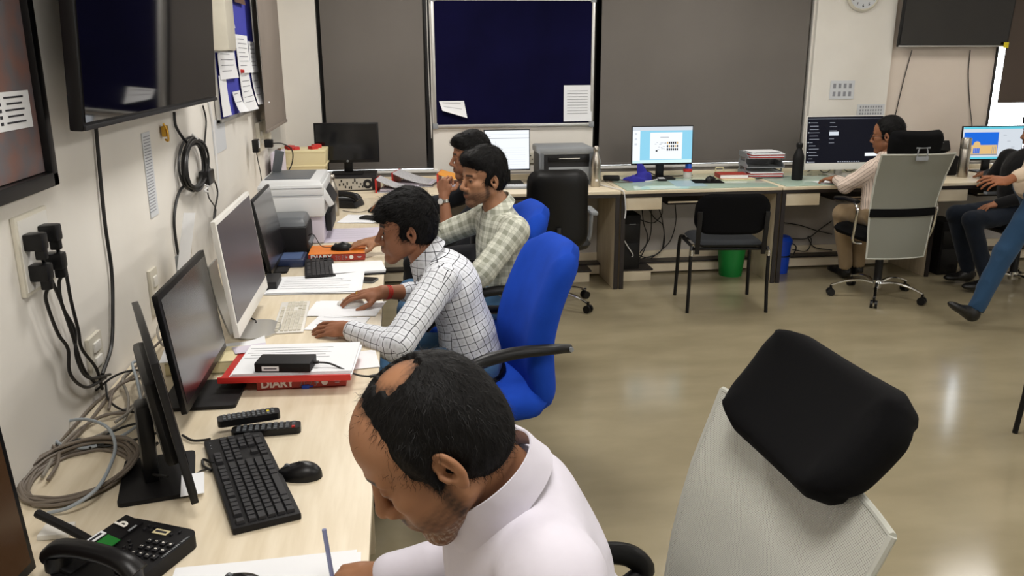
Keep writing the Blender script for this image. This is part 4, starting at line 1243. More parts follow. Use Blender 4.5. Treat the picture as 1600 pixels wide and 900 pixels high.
def diary(label, x0, x1, y0, y1, z, h, cover_top, spine, lines, name='diary', rz=0.0):
    t = thing(name, label, 'book', ((x0 + x1) / 2, (y0 + y1) / 2, z), rz)
    w_, d_ = x1 - x0, y1 - y0
    m = MB(); m.box((0, 0, 0.0015), (w_, d_, 0.003)); m.build('back_cover', M[spine], t)
    m = MB(); m.box((0, 0, h - 0.0015), (w_, d_, 0.003)); m.build('front_cover', M[cover_top], t)
    m = MB(); m.box((0, -d_ / 2 + 0.002, h / 2), (w_, 0.004, h - 0.002)); m.build('spine', M[spine], t)
    m = MB(); m.box((0, 0.002, h / 2), (w_ - 0.008, d_ - 0.006, h - 0.006)); m.build('page_block', M['paper'], t)
    return t, w_, d_
SPM = lambda x, y, z: Matrix.Translation((x, y, z)) @ Matrix.Rotation(PI / 2, 4, 'X')
def diary_spine(t, w_, d_, h):
    text('DIARY', h * 0.98, M['whitetext'], t, SPM(-w_ * 0.27, -d_ / 2 - 0.0006, h * 0.53), 'spine_lettering', bold=0.0012, sx=1.0)
    m = MB()   # outlined figures after the word
    for k, pts in enumerate(([(-.5, .5), (.5, .8), (.5, .1), (-.5, -.8), (.6, -.8)], [(.6, .2), (-.5, .5), (-.6, -.5), (0, -.8), (.6, -.4)], [(-.5, .5), (.5, .8), (.5, .1), (-.5, -.8), (.6, -.8)], [(.6, .8), (-.3, .6), (-.4, 0.1), (.5, 0), (.4, -.7), (-.5, -.8)])):
        P = [(-w_ * 0.27 + w_ * 0.26 + k * h * 0.42 + p[0] * h * 0.17, -d_ / 2 - 0.0012, h * .5 + p[1] * h * .36) for p in pts]
        m.tube(P, h * 0.028, 5)
    m.build('outlined_figures', M['greyp'], t)['kind'] = 'stuff'
    m = MB(); m.lathe((w_ * 0.26, -d_ / 2 - 0.0004, h * 0.5), [(h * .13, 0), (h * .28, 0), (h * .28, .0008), (h * .13, .0008)], 18, rot=Matrix.Rotation(PI / 2, 3, 'X')); m.build('spine_emblem', M['whitetext'], t)
    m = MB(); m.box((w_ * 0.40, -d_ / 2 - 0.0005, h * .55), (w_ * .08, .0008, h * .07)); m.box((w_ * 0.40, -d_ / 2 - 0.0005, h * .40), (w_ * .05, .0008, h * .05)); m.box((w_ * 0.175, -d_ / 2 - 0.0005, h * .5), (w_ * .03, .0008, h * .2)); m.build('spine_small_print', M['marble'], t)['kind'] = 'stuff'
t, a, b = diary('thick brick-red diary under the red ring binder', -0.445, -0.185, 2.395, 2.60, DZ, 0.034, 'diary_red', 'diary_red', 1); diary_spine(t, a, b, 0.034)
t, a, b = diary('orange-topped diary under the plaid-shirt man\'s mouse hand', -0.455, -0.185, 4.035, 4.24, DZ, 0.036, 'diary_orange', 'diary_red', 1); diary_spine(t, a, b, 0.036)
t, a, b = diary('cream-coloured thick book under the glossy-screen monitor', -0.745, -0.445, 2.555, 2.70, DZ, 0.040, 'cream_plastic', 'cream_plastic', 1)
text('DIARY', 0.030, M['brown'], t, SPM(-a * 0.20, -b / 2 - 0.0006, 0.02), 'spine_lettering', bold=0.0006)
m = MB(); m.box((a * .35, -b / 2 - .0006, .024), (.05, .0008, .003)); m.box((a * .35, -b / 2 - .0006, .017), (.05, .0008, .003)); m.build('spine_small_print', M['ink'], t)['kind'] = 'stuff'

# red ring binder with sheets
t = thing('ring_binder', 'red ring binder filled with white sheets on top of the brick-red diary', 'binder', (-0.35, 2.505, DZ + 0.0345), math.radians(-4))
m = MB(); m.box((0, 0, 0.003), (0.385, 0.285, 0.006), bev=0.002); m.box((0, -0.139, 0.010), (0.385, 0.008, 0.018), bev=0.002); m.build('binder_cover', M['red'], t)
for k in range(4):
    m = MB(); m.box((0.015 + 0.003 * (k % 2), 0.004 + 0.002 * k, 0.0085 + 0.004 * k), (0.36 - 0.004 * k, 0.262, 0.0034), rz=0.01 * (k - 1.5)); m.build('sheet', M['paper'], t)
m = MB()
for i in range(5): m.box((-0.02, 0.10 - 0.022 * i, 0.0228), (0.26 - 0.03 * (i % 2), 0.0016, 0.0004))
m.build('print', M['ink'], t)['kind'] = 'stuff'
t = thing('external_drive', 'black box-shaped drive with a white label on the papers', 'hard drive', (-0.36, 2.425, DZ + 0.0345 + 0.0235), math.radians(-8))
m = MB(); m.box((0, 0, 0.014), (0.165, 0.085, 0.028), bev=0.004); m.build('drive_case', M['blackm'], t)
m = MB(); m.box((-0.035, -0.0432, 0.012), (0.05, 0.0012, 0.014)); m.build('label', M['paper'], t)
m = MB(); m.box((-0.035, -0.044, 0.012), (0.038, 0.0006, 0.003)); m.build('label_print', M['ink_dark'], t)
m = MB(); m.box((0.088, 0.005, 0.014), (0.02, 0.012, 0.008), bev=0.002); m.tube([(0.09, 0.005, 0.014), (0.13, 0.005, 0.010), (0.18, -0.012, -0.005), (0.22, -0.015, -0.02), (0.255, 0.0, -0.03)], 0.003, 7, smooth=5); m.box((0.262, 0.006, -0.03), (0.03, 0.011, 0.008), rz=0.5, bev=0.002); m.build('drive_lead', M['cable_black'], t)
m = MB(); m.box((0, 0, 0.006), (0.022, 0.014, 0.012), bev=0.002); m.box((0.016, 0, 0.006), (0.012, 0.009, 0.005)); simple('usb_stick', m, M['bluebin'], 'small blue plug-in stick in front of the brick-red diary', 'usb stick', loc=(-0.304, 2.397, 0.750))
sheet_of_paper('loose white sheet flat on the desk beyond the red ring binder', (-0.245, 2.70 - 0.10, 0), 0.30, 0.16, 0.12, n=2, lines=0)

# clutter behind the glossy monitor
sheet_of_paper('white sheets on the cream book by the wall', (-0.70, 2.63, 0), 0.13, 0.13, 0.1, z=DZ + 0.0405, n=3)
sheet_of_paper('pale violet folded sheets beside the cream book', (-0.50, 2.66, 0), 0.10, 0.07, 0.3, z=DZ + 0.0405, material='paper_violet', n=3)
t = thing('mini_computer', 'slim grey upright box behind the white all-in-one computer', 'computer', (-0.70, 2.80, DZ), 0)
m = MB(); m.box((0, 0, 0.13), (0.05, 0.16, 0.26), bev=0.008); m.build('case', M['greyp'], t)
m = MB()
for i in range(6): m.box((0.0255, 0.06, 0.05 + 0.022 * i), (0.003, 0.02, 0.010))
m.build('ports', M['blackp'], t)['kind'] = 'stuff'
sheet_of_paper('white sheet curling beneath the white all-in-one computer', (-0.535, 2.76, 0), 0.13, 0.20, 0.2, curl=0.03)
t = thing('wall_leaflet', 'white leaflet standing up behind the white all-in-one computer', 'paper', (-0.80, 3.20, 1.06), 0)
m = MB(); m.sheet(lambda u, v: (0.0 + 0.03 * (v - .5), (u - .5) * 0.17 + 0.06 * (v - .5), (v - .5) * 0.20 - 0.03 * u), 6, 6, 0.001); m.build('sheet', M['paper'], t)
m = MB(); m.box((-0.04, 0.02, -0.19), (0.02, 0.03, 0.23)); m.build('prop', M['greyp'], t)
t = thing('paper_holder', 'upright white papers in a black stand between two monitors', 'paper holder', (-0.73, 3.50, DZ), 0)
m = MB(); m.box((0, 0, 0.165), (0.012, 0.20, 0.31), rot=(0, -0.1, 0)); m.build('sheet', M['paper'], t)
m = MB(); m.box((-0.01, 0, 0.01), (0.10, 0.14, 0.02), bev=0.004); m.box((-0.016, 0, 0.14), (0.008, 0.03, 0.26), rot=(0, -0.1, 0)); m.build('holder', M['blackp'], t)

# second workplace
keyboard('slim white keyboard under the hand of the man in the black-grid shirt', (-0.428, 3.128, DZ), math.radians(92), 0.40, 0.112, body='whitep', key='offwhite', numpad=True, th=0.006)
mouse('white low mouse under the hand with the gold ring', (-0.215, 3.262, DZ + 0.003), math.radians(85), 'whitep', H=0.024)
sheet_of_paper('thick fan of printed white sheets before the white computer', (-0.375, 3.585, 0), 0.38, 0.27, math.radians(-3), n=7, lines=6, seed=4, curl=0.04)
sheet_of_paper('white sheet under the white mouse', (-0.235, 3.21, 0), 0.27, 0.20, math.radians(-8), n=2, lines=0, seed=2)
sheet_of_paper('white printed sheet beside the white keyboard', (-0.25, 3.02, 0), 0.20, 0.17, math.radians(-14), n=2, lines=3, seed=5)
t = thing('mobile_phone', 'dark mobile phone lying at the desk edge near the plaid-shirt man', 'phone', (-0.195, 3.645, DZ), math.radians(-22))
m = MB(); m.prism(rrect(0.155, 0.072, 0.01), 0, 0.009); m.build('phone_body', M['midgrey'], t)
m = MB(); m.prism(rrect(0.150, 0.067, 0.008), 0.009, 0.0096); m.build('screen', M['screen'], t)
keyboard('black keyboard of the plaid-shirt man, half under paper', (-0.39, 3.895, DZ), math.radians(96), 0.42, 0.135)
t = thing('clip_folder', 'black folder with white sheets at the desk edge', 'folder', (-0.215, 3.83, DZ), math.radians(6))
m = MB(); m.box((0, 0, 0.004), (0.25, 0.20, 0.008), bev=0.002); m.build('folder_cover', M['blackp'], t)
for k in range(3):
    m = MB(); m.box((0.0, 0.006, 0.0098 + 0.003 * k), (0.25, 0.19, 0.0026), rz=0.02 * (k - 1)); m.build('sheet', M['paper'], t)
mouse('black mouse on the orange-topped diary', (-0.30, 4.125, DZ + 0.0365), math.radians(84), lead=[(0, 0.05, 0.012), (0.0, 0.10, 0.02), (0.05, 0.15, 0.07), (0.06, 0.20, 0.03), (0.02, 0.25, -0.03)])
sheet_of_paper('pale violet sheet lying between the copier and the orange-topped diary', (-0.275, 4.66, 0), 0.31, 0.38, math.radians(2), material='paper_violet', lines=5)
sheet_of_paper('white sheets under the black phone beyond the violet sheet', (-0.25, 5.13, 0), 0.22, 0.25, math.radians(-12), n=4, lines=3, seed=9)
t = thing('mobile_phone', 'black mobile phone on the white sheets near the dark-shirt man', 'phone', (-0.175, 5.10, DZ + 0.008), math.radians(-30))
m = MB(); m.prism(rrect(0.15, 0.085, 0.012), 0, 0.010); m.build('phone_body', M['blackp'], t)
mouse('black mouse under the hand of the dark-shirt man', (-0.16, 5.37, DZ), math.radians(86), lead=[(0, 0.05, 0.012), (-0.02, 0.10, 0.004), (0.0, 0.17, 0.004), (0.05, 0.22, 0.004)])
t = thing('desk_telephone', 'black corded desk telephone beyond the copier', 'telephone', (-0.36, 5.62, DZ), math.radians(70))
m = MB(); m.box((0, 0, 0.025), (0.17, 0.20, 0.05), bev=0.012, taper=(0.95, 0.8)); m.build('telephone_body', M['blackp'], t)
m = MB(); m.tube([(-0.05, -0.11, 0.055), (-0.05, -0.085, 0.078), (-0.05, 0, 0.09), (-0.05, 0.085, 0.078), (-0.05, 0.11, 0.055)], lambda q: 0.018 + 0.008 * abs(2 * q - 1), 10, smooth=4); m.build('handset', M['blackp'], t)
m = MB(); m.box((0.045, 0.02, 0.052), (0.06, 0.09, 0.004)); m.build('keypad', M['greyp'], t)
m = MB(); m.box((0, 0, 0.02), (0.06, 0.16, 0.04), bev=0.004); simple('calculator', m, M['darkp'], 'small dark keypad box under the leaning black monitor', 'calculator', loc=(-0.565, 3.60, DZ))

# copier
t = thing('copier', 'large white multifunction copier with a grey-topped lid', 'printer', (-0.565, 4.68, DZ))
m = MB(); m.box((0, 0, 0.085), (0.31, 0.46, 0.17), bev=0.02); m.build('paper_base', M['paper_violet'], t)
m = MB(); m.box((0, 0, 0.205), (0.335, 0.50, 0.12), bev=0.022); m.build('copier_body', M['printer_white'], t)
m = MB(); m.box((0, 0, 0.288), (0.335, 0.50, 0.056), bev=0.012); m.build('scanner_body', M['printer_white'], t)
m = MB(); m.box((-0.0, 0.0, 0.323), (0.325, 0.49, 0.030), bev=0.010, taper=(0.93, 0.93)); m.build('lid', M['printer_white'], t)
m = MB(); m.box((-0.02, 0.0, 0.3395), (0.235, 0.36, 0.006), bev=0.002); m.build('lid_inset', M['midgrey'], t)
m = MB(); m.box((0.185, -0.03, 0.235), (0.012, 0.36, 0.085), rot=(0, math.radians(-28), 0), bev=0.004); m.build('control_panel', M['darkp'], t)
m = MB(); m.box((0.180, -0.215, 0.245), (0.03, 0.02, 0.10), rot=(0, math.radians(-28), 0), bev=0.005); m.build('panel_rim', M['printer_white'], t)
m = MB(); m.box((0.175, 0.02, 0.10), (0.03, 0.32, 0.10), bev=0.006); m.build('output_tray', M['darkp'], t)
m = MB(); m.box((0, -0.2515, 0.262), (0.32, 0.002, 0.003)); m.box((0, -0.2515, 0.300), (0.32, 0.002, 0.0025)); m.build('seam', M['greyp'], t)
m = MB(); m.box((-0.10, 0.10, 0.40), (0.05, 0.008, 0.13), rot=(0.2, 0.25, 0), bev=0.002); m.build('paper_support', M['midgrey'], t)
t = thing('inkjet_printer', 'small black printer with a grey hinged top before the copier', 'printer', (-0.565, 4.26, DZ))
m = MB(); m.box((0, 0.02, 0.075), (0.20, 0.27, 0.15), bev=0.015); m.build('printer_body', M['blackm'], t)
m = MB(); m.box((0.0, 0.03, 0.168), (0.195, 0.25, 0.045), bev=0.018, taper=(0.85, 0.8)); m.build('top_cover', M['midgrey'], t)
m = MB(); m.box((0.105, 0.02, 0.06), (0.02, 0.2, 0.012), rot=(0, 0.5, 0)); m.build('output_tray', M['midgrey'], t)
t = thing('blue_case', 'low dark blue case beside the small black printer', 'case', (-0.53, 4.02, DZ))
m = MB(); m.box((0, 0, 0.018), (0.13, 0.18, 0.036), bev=0.008); m.build('case_body', mat('dark_blue_plastic', '#1d2a4a', 0.4), t)
m = MB(); m.box((0.0, 0, 0.0375), (0.10, 0.14, 0.003)); m.build('case_top', mat('slate_blue_plastic', '#4c5f86', 0.4), t)

# steel bottle behind the copier + boxes + upright rolls
def bottle(label, loc, r, h, material='steel', cap=True, name='bottle', label_patch=False, flask=False):
    t = thing(name, label, 'bottle', loc)
    if flask:
        prof = [(0, 0), (r * .96, 0), (r, 0.006), (r, h * 0.72), (r * .98, h * 0.725)]
        m = MB(); m.lathe((0, 0, 0), prof + [(0, h * .726)], 28); m.build('bottle_body', M[material], t)
        m = MB(); m.lathe((0, 0, 0), [(0, h * .73), (r * .97, h * .73), (r * .97, h * .97), (r * .85, h), (0, h)], 28); m.build('cup_lid', M[material], t)
        m = MB(); m.lathe((0, 0, 0), [(0, h * .722), (r * .9, h * .722), (r * .9, h * .735), (0, h * .735)], 28); m.build('lid_groove', M['blackp'], t)
    else:
        prof = [(0, 0), (r * .92, 0), (r, 0.008), (r, h * 0.58), (r * .93, h * .66), (r * .62, h * .78), (r * .48, h * .84), (r * .46, h * .88), (0, h * .88)]
        m = MB(); m.lathe((0, 0, 0), prof, 28); m.build('bottle_body', M[material], t)
        m = MB(); m.lathe((0, 0, 0), [(0, h * .875), (r * .56, h * .875), (r * .60, h * .90), (r * .58, h * .97), (r * .4, h), (0, h)], 24); m.build('bottle_cap', M['steel' if material == 'steel' else 'blackp'], t)
    if label_patch:
        m = MB(); m.box((0.0, -r - 0.0005, h * .17), (r * .5, 0.001, h * .05)); m.build('sticker', M['paper'], t)
    return t
bottle('steel bottle with dome cap standing behind the copier', (-0.42, 5.28, DZ), 0.034, 0.26)
t = thing('storage_box', 'cream plastic crate full of odds and ends on the ochre carton', 'box', (-0.695, 6.26, DZ + 0.1505))
m = MB(); m.box((0, 0, 0.085), (0.33, 0.28, 0.17), bev=0.01, taper=(1.07, 1.07)); m.build('crate_body', M['cream_plastic'], t)
for zz in (0.06, 0.16):
    m = MB(); m.box((0, 0, zz), (0.352, 0.302, 0.012), bev=0.004); m.build('rib', M['cream_plastic'], t)
m = MB()
rnd = random.Random(4)
for i in range(5): m.box((rnd.uniform(-.1, .14), rnd.uniform(-.08, .08), 0.178), (0.06, 0.05, 0.02 + 0.02 * rnd.random()), rz=rnd.random() * 3, bev=0.006)
m.build('contents', M['redcap'], t)['kind'] = 'stuff'
t = thing('cardboard_box', 'ochre carton under the cream plastic crate', 'box', (-0.695, 6.26, DZ))
m = MB(); m.box((0, 0, 0.075), (0.31, 0.27, 0.15)); m.build('carton_body', M['carton'], t)
for i, (xx, mt) in enumerate(((-0.872 + 0.03, 'paper_violet'), (-0.80, 'paper_violet'), (-0.835, 'brown'))):
    m = MB(); m.box((xx, 5.90 + 0.05 * i, DZ + 0.17), (0.018, 0.26, 0.34), bev=0.002)
    simple('upright_folder', m, M[mt], ['pale folder standing tight against the side wall', 'pale violet folder standing below the taupe blind', 'brown folder standing between two pale folders'][i], 'folder')

# lever arch files
def lever_file(label, loc, rz, L=0.31, W=0.27, H=0.078, top='marble', spine='red', open_=0.6):
    t = thing('lever_arch_file', label, 'file', loc, rz)
    m = MB(); m.box((L / 2, 0, 0.003), (L, W, 0.004)); m.build('lower_cover', M['marble'], t)
    m = MB(); m.sheet(lambda u, v: (L * u, (v - .5) * W, 0.006 + (H - 0.006) * (1 - u * open_) ** 1.0 - 0.02 * math.sin(u * PI) * open_), 8, 2, 0.004); m.build('upper_cover', M[top], t)
    m = MB(); m.box((0.0, 0, H / 2), (0.006, W, H)); m.build('spine', M[spine], t)
    m = MB(); m.box((-0.004, 0, H / 2), (0.002, W * .78, H * .62)); m.build('spine_label', M['paper'], t)
    m = MB(); m.box((0.004, -W / 2, H / 2), (0.012, 0.004, H)); m.build('spine_edge', M[spine], t)
    for k in range(3):
        m = MB(); m.box((L * .52, 0, 0.010 + 0.006 * k), (L * .86, W * .86, 0.005), rot=(0, 0, 0.02 * k)); m.build('sheet', M['paper_violet'], t)
    m = MB(); m.tube([(0.05, -0.04, 0.01), (0.05, -0.04, 0.05), (0.09, -0.04, 0.05), (0.09, -0.04, 0.01)], 0.003, 6, smooth=3); m.tube([(0.05, 0.04, 0.01), (0.05, 0.04, 0.05), (0.09, 0.04, 0.05), (0.09, 0.04, 0.01)], 0.003, 6, smooth=3); m.build('ring_clip', M['chrome'], t)
    return t
lever_file('marbled lever arch file lying flat beside the desktop computer', (-0.165, 6.27, DZ), math.radians(-8), H=0.10, open_=0.95, W=0.22)
lever_file('marbled lever arch file with a white spine label, propped on its neighbour', (-0.03, 6.58, DZ + 0.001), math.radians(-14), L=0.31, H=0.105, open_=0.85)
lever_file('orange-covered lever arch file beside the dark-shirt man', (0.30, 6.47, DZ), math.radians(-10), H=0.105, top='orange', open_=0.55)

# laser printer and things on the back desks
t = thing('laser_printer', 'grey and black laser printer beside the tall steel bottle', 'printer', (1.265, 6.49, DZ))
m = MB(); m.box((0, 0, 0.12), (0.40, 0.36, 0.24), bev=0.015); m.build('printer_body', M['darkp'], t)
m = MB(); m.box((0, 0, 0.262), (0.42, 0.38, 0.055), bev=0.018); m.build('scanner_lid', M['greyp'], t)
for s in (-1, 1):
    m = MB(); m.box((s * 0.190, -0.165, 0.125), (0.03, 0.05, 0.25), bev=0.008); m.build('side_cheek', M['midgrey'], t)
m = MB(); m.box((0.02, -0.178, 0.09), (0.32, 0.012, 0.10), bev=0.003); m.build('front_tray', M['greyp'], t)
m = MB(); m.box((0.02, -0.182, 0.20), (0.33, 0.008, 0.045), bev=0.002); m.build('output_slot', M['blackp'], t)
m = MB(); m.box((0.02, -0.187, 0.206), (0.16, 0.002, 0.004)); m.build('control_print', M['whitetext'], t)
bottle('tall brushed steel bottle at the end of the corner desk', (1.472, 6.22, DZ), 0.038, 0.305, label_patch=True)
keyboard('light grey keyboard on the corner desk by the black office chair', (0.96, 6.25, DZ), 0.0, 0.42, 0.13, body='greyp', key='paper_grey')
t = thing('pouch', 'black zip pouch with a brown strap near the tall steel bottle', 'pouch', (1.66, 6.47, DZ + 0.0065), math.radians(-12))
m = MB(); m.box((0, 0, 0.02), (0.13, 0.07, 0.038), bev=0.012); m.build('pouch_body', M['blackm'], t)
m = MB(); m.tube([(0.06, 0, 0.012), (0.10, -0.05, 0.006), (0.16, -0.10, 0.004), (0.05, -0.12, 0.004), (-0.02, -0.07, 0.004)], 0.006, 6, smooth=4, flat=0.4); m.build('strap', M['brown'], t)
t = thing('folded_cloth', 'crumpled indigo cloth lying on the glass sheet', 'cloth', (1.855, 6.43, DZ + 0.0065))
m = MB()
def fcl(u, v):
    a = u * 2 * PI; r = (0.105 + 0.018 * math.sin(3 * a + 1) + 0.012 * math.sin(5 * a)) * math.cos(v * PI / 2) ** 0.7
    return (r * math.cos(a), r * 0.7 * math.sin(a), max(0, (0.075 + 0.02 * math.sin(a * 2 + .5)) * math.sin(v * PI / 2) * (1 + 0.28 * math.sin(4 * a + 7 * v)) * (0.75 + 0.4 * math.cos(a))))
m.sheet(fcl, 48, 14)
bmesh.ops.remove_doubles(m.bm, verts=m.bm.verts[:], dist=0.0003)
m.build('cloth', M['violetcloth'], t, ang=70)
t = thing('wifi_dongle', 'small white and black gadget below the slide-show monitor', 'gadget', (2.05, 6.40, DZ + 0.0065))
m = MB(); m.box((0, 0, 0.008), (0.07, 0.07, 0.016), bev=0.004); m.build('gadget_body', M['blackp'], t)
m = MB(); m.box((0.0, 0.01, 0.018), (0.05, 0.05, 0.004), bev=0.001); m.tube([(-0.03, 0, 0.012), (-0.09, -0.02, 0.004), (-0.15, -0.05, 0.004)], 0.004, 6, smooth=4); m.build('gadget_lead', M['cable_white'], t)
t = thing('storage_jar', 'clear jar with a red lid beside the slide-show monitor', 'jar', (2.305, 6.53, DZ + 0.0065))
m = MB(); m.lathe((0, 0, 0), [(0, 0), (0.032, 0), (0.034, 0.01), (0.034, 0.05), (0, 0.05)], 24); m.build('jar_body', mat('frosted_plastic', '#c9c5c0', 0.3), t)
m = MB(); m.lathe((0, 0, 0.05), [(0, 0), (0.036, 0), (0.036, 0.018), (0, 0.018)], 24); m.build('jar_lid', M['redcap'], t)
m = MB(); m.lathe((0, 0, 0), [(0, 0), (0.027, 0), (0.027, 0.09), (0.02, 0.11), (0, 0.11)], 20); simple('tumbler', m, M['clearblue'], 'blue plastic tumbler behind the red-lidded jar', 'cup', loc=(2.345, 6.63, DZ + 0.0065))
keyboard('thin black keyboard below the slide-show monitor', (2.06, 6.58 - 0.20 + 0.12, DZ + 0.0065), 0.02, 0.36, 0.05, numpad=False, th=0.008) if False else None
t = thing('mouse_pad', 'black mouse pad on the glass-topped desk', 'mouse pad', (2.385, 6.29, DZ + 0.0065), math.radians(-8))
m = MB(); m.prism(rrect(0.23, 0.19, 0.01), 0, 0.003); m.build('pad', M['blackf'], t)
mouse('black mouse on the black mouse pad', (2.42, 6.31, DZ + 0.01), math.radians(-60))
t = thing('book_pile_book', 'brown-covered book lying on the pale folder by the mouse pad', 'book', (2.64, 6.44, DZ + 0.0065 + 0.008), math.radians(-6))
m = MB(); m.box((0, 0, 0.016), (0.225, 0.16, 0.026)); m.build('page_block', M['paper'], t)
m = MB(); m.box((0, 0, 0.0305), (0.23, 0.165, 0.003)); m.box((0, 0, 0.0015), (0.23, 0.165, 0.003)); m.box((-0.113, 0, 0.016), (0.004, 0.165, 0.03)); m.build('book_cover', M['diary_red'], t)
m = MB(); m.box((0, 0, 0.0035), (0.27, 0.20, 0.007), rz=0.06); simple('paper_folder', m, M['cream_plastic'], 'pale yellow folder under the brown-covered book', 'folder', loc=(2.66, 6.43, DZ + 0.0068))
# letter trays
t = thing('letter_tray', 'grey three-tier letter tray stuffed with red folders and sheets', 'letter tray', (2.92, 6.52, DZ + 0.0068), math.radians(-6))
for k in range(3):
    z0 = 0.008 + 0.075 * k
    m = MB(); m.box((0, 0, z0), (0.30, 0.25, 0.004)); m.box((0, 0.124, z0 + 0.02), (0.30, 0.004, 0.04)); 
    for s in (-1, 1):
        m.prism([(-0.125, 0), (0.125, 0), (0.125, 0.042), (-0.05, 0.042), (-0.125, 0.018)], -0.002, 0.002, frame_mtx((s * 0.149, 0, z0), (0, 1, 0), (0, 0, 1)))
    m.build('tray', M['greyp'], t)
    if k < 2:
        for sx in (-0.147, 0.147):
            for sy in (-0.06, 0.09):
                m = MB(); m.box((sx, sy, z0 + 0.057), (0.006, 0.02, 0.036), rot=(0.25, 0, 0)); m.build('riser', M['greyp'], t)
    if k != 1:
        for q in range(4):
            m = MB(); m.box((0.01, -0.01, z0 + 0.006 + 0.009 * q), (0.27, 0.225, 0.006), rz=0.03 * (q - 1.5)); m.build('sheet' if q % 2 else 'folder', M['paper'] if q % 2 or (k == 2 and q == 3) else M['red'], t)
m = MB(); m.box((0.0, 0, 0.203), (0.25, 0.19, 0.003), rz=0.1); m.build('sheet', M['paper'], t)
m = MB(); m.tube([(-0.04, 0, 0.002), (-0.03, 0, 0.06), (0.03, 0, 0.06), (0.045, 0, 0.002)], 0.006, 6); simple('phone_stand', m, M['cream_plastic'], 'cream wire stand behind the brown-covered book', 'stand', loc=(2.62, 6.65, DZ + 0.0068))
bt_ = bottle('matt black bottle with a loop cap beside the letter tray', (3.115, 6.27, DZ + 0.0068), 0.043, 0.29, 'blackm', flask=False)
bottle('tall steel flask beside the domed-building monitor', (4.52, 6.25, DZ), 0.040, 0.315, flask=True)
t = thing('inkjet_printer', 'black printer behind the headrest of the striped-shirt man', 'printer', (4.36, 6.48, DZ))
m = MB(); m.box((0, 0, 0.08), (0.36, 0.28, 0.16), bev=0.015); m.build('printer_body', M['blackm'], t)
m = MB(); m.box((0, 0.05, 0.205), (0.34, 0.15, 0.09), rot=(-0.4, 0, 0), bev=0.01); m.build('paper_feed', M['blackp'], t)
m = MB(); m.box((-0.05, 0.07, 0.265), (0.30, 0.20, 0.003), rot=(-0.1, 0.12, 0)); m.build('sheet', M['paper'], t)
sheet_of_paper('white papers beside the hand of the striped-shirt man', (3.30, 6.10, 0), 0.20, 0.13, 0.2, z=DZ + 0.0068, n=2, curl=0.05)
sheet_of_paper('white sheets drawn for papers and desk glare under the domed-building monitor', (5.02, 6.28, 0), 0.36, 0.24, 0.05, n=3)  # bright glare on the desk drawn as white sheets along with the papers
keyboard('black keyboard under the domed-building monitor', (4.83, 6.14, DZ), 0.1, 0.40, 0.12)
cable('tangled black leads behind the dark chat-window computer', [(3.403, 6.666, 0.765), (3.554, 6.819, 0.775), (3.510, 6.566, 0.765), (3.716, 6.767, 0.800), (3.734, 6.611, 0.765), (3.945, 6.834, 0.765)], 0.004)
cable('black lead crossing behind the slide-show monitor stand', [(1.95, 6.62, 0.762), (2.0, 6.66, 0.80), (2.08, 6.64, 0.765), (2.2, 6.6, 0.762), (2.38, 6.62, 0.762)], 0.004)

# bins and computers under the desks
def bin_(label, loc, r0, r1, h, material, lid=False):
    t = thing('waste_bin', label, 'bin', loc)
    m = MB(); m.lathe((0, 0, 0), [(0, 0), (r0, 0), (r1, h), (r1 * 1.04, h + 0.004), (r1 * .97, h + 0.006), (r0 * .97, 0.012), (0, 0.012)], 32); m.build('bin_body', M[material], t)
    if lid:
        m = MB(); m.lathe((0, 0, h), [(r1 * 1.06, -0.03), (r1 * 1.08, 0.0), (r1 * .8, 0.03), (0, 0.04)], 32); m.build('bin_lid', M[material], t)
        m = MB(); m.lathe((0, 0, h * 0.52), [(r0 * 1.01, 0), (r1 * 1.0, 0.0), (r1 * 1.0, 0.010), (r0, 0.010)], 32); m.build('black_band', M['blackp'], t)
        m = MB(); m.tube([(r1, 0, h * .9), (r1 + 0.05, 0, h * .75), (r1 + 0.03, 0, h * .5)], 0.005, 6, smooth=4); m.build('handle', M['blackp'], t)
    return t
bin_('green plastic waste bin under the glass-topped desk', (2.615, 6.27, 0), 0.09, 0.115, 0.26, 'green')
bin_('blue lidded bin beside the dark-edged desk panel', (3.035, 6.30, 0), 0.075, 0.09, 0.27, 'bluebin', lid=True)
def tower(label, loc, rz=0.0):
    t = thing('computer_tower', label, 'computer', loc, rz)
    m = MB(); m.box((0, 0, 0.215), (0.17, 0.28, 0.43), bev=0.006); m.build('tower_case', M['blackm'], t)
    m = MB(); m.box((0, -0.142, 0.30), (0.15, 0.006, 0.12), bev=0.002); m.build('front_panel', M['blackp'], t)
    m = MB(); m.box((0.02, -0.146, 0.36), (0.05, 0.003, 0.004)); m.build('front_trim', M['greyp'], t)
    m = MB(); m.box((0, -0.142, 0.12), (0.15, 0.006, 0.18), bev=0.002); m.build('lower_panel', M['blackp'], t)
    return t
tower('black computer tower on its low stand under the glass-topped desk', (1.745, 6.33, 0.0955))
tower('black computer tower in shadow under the desk behind the striped-shirt man', (4.33, 6.15, 0.0))
gc = 'tangled black leads under the desks'
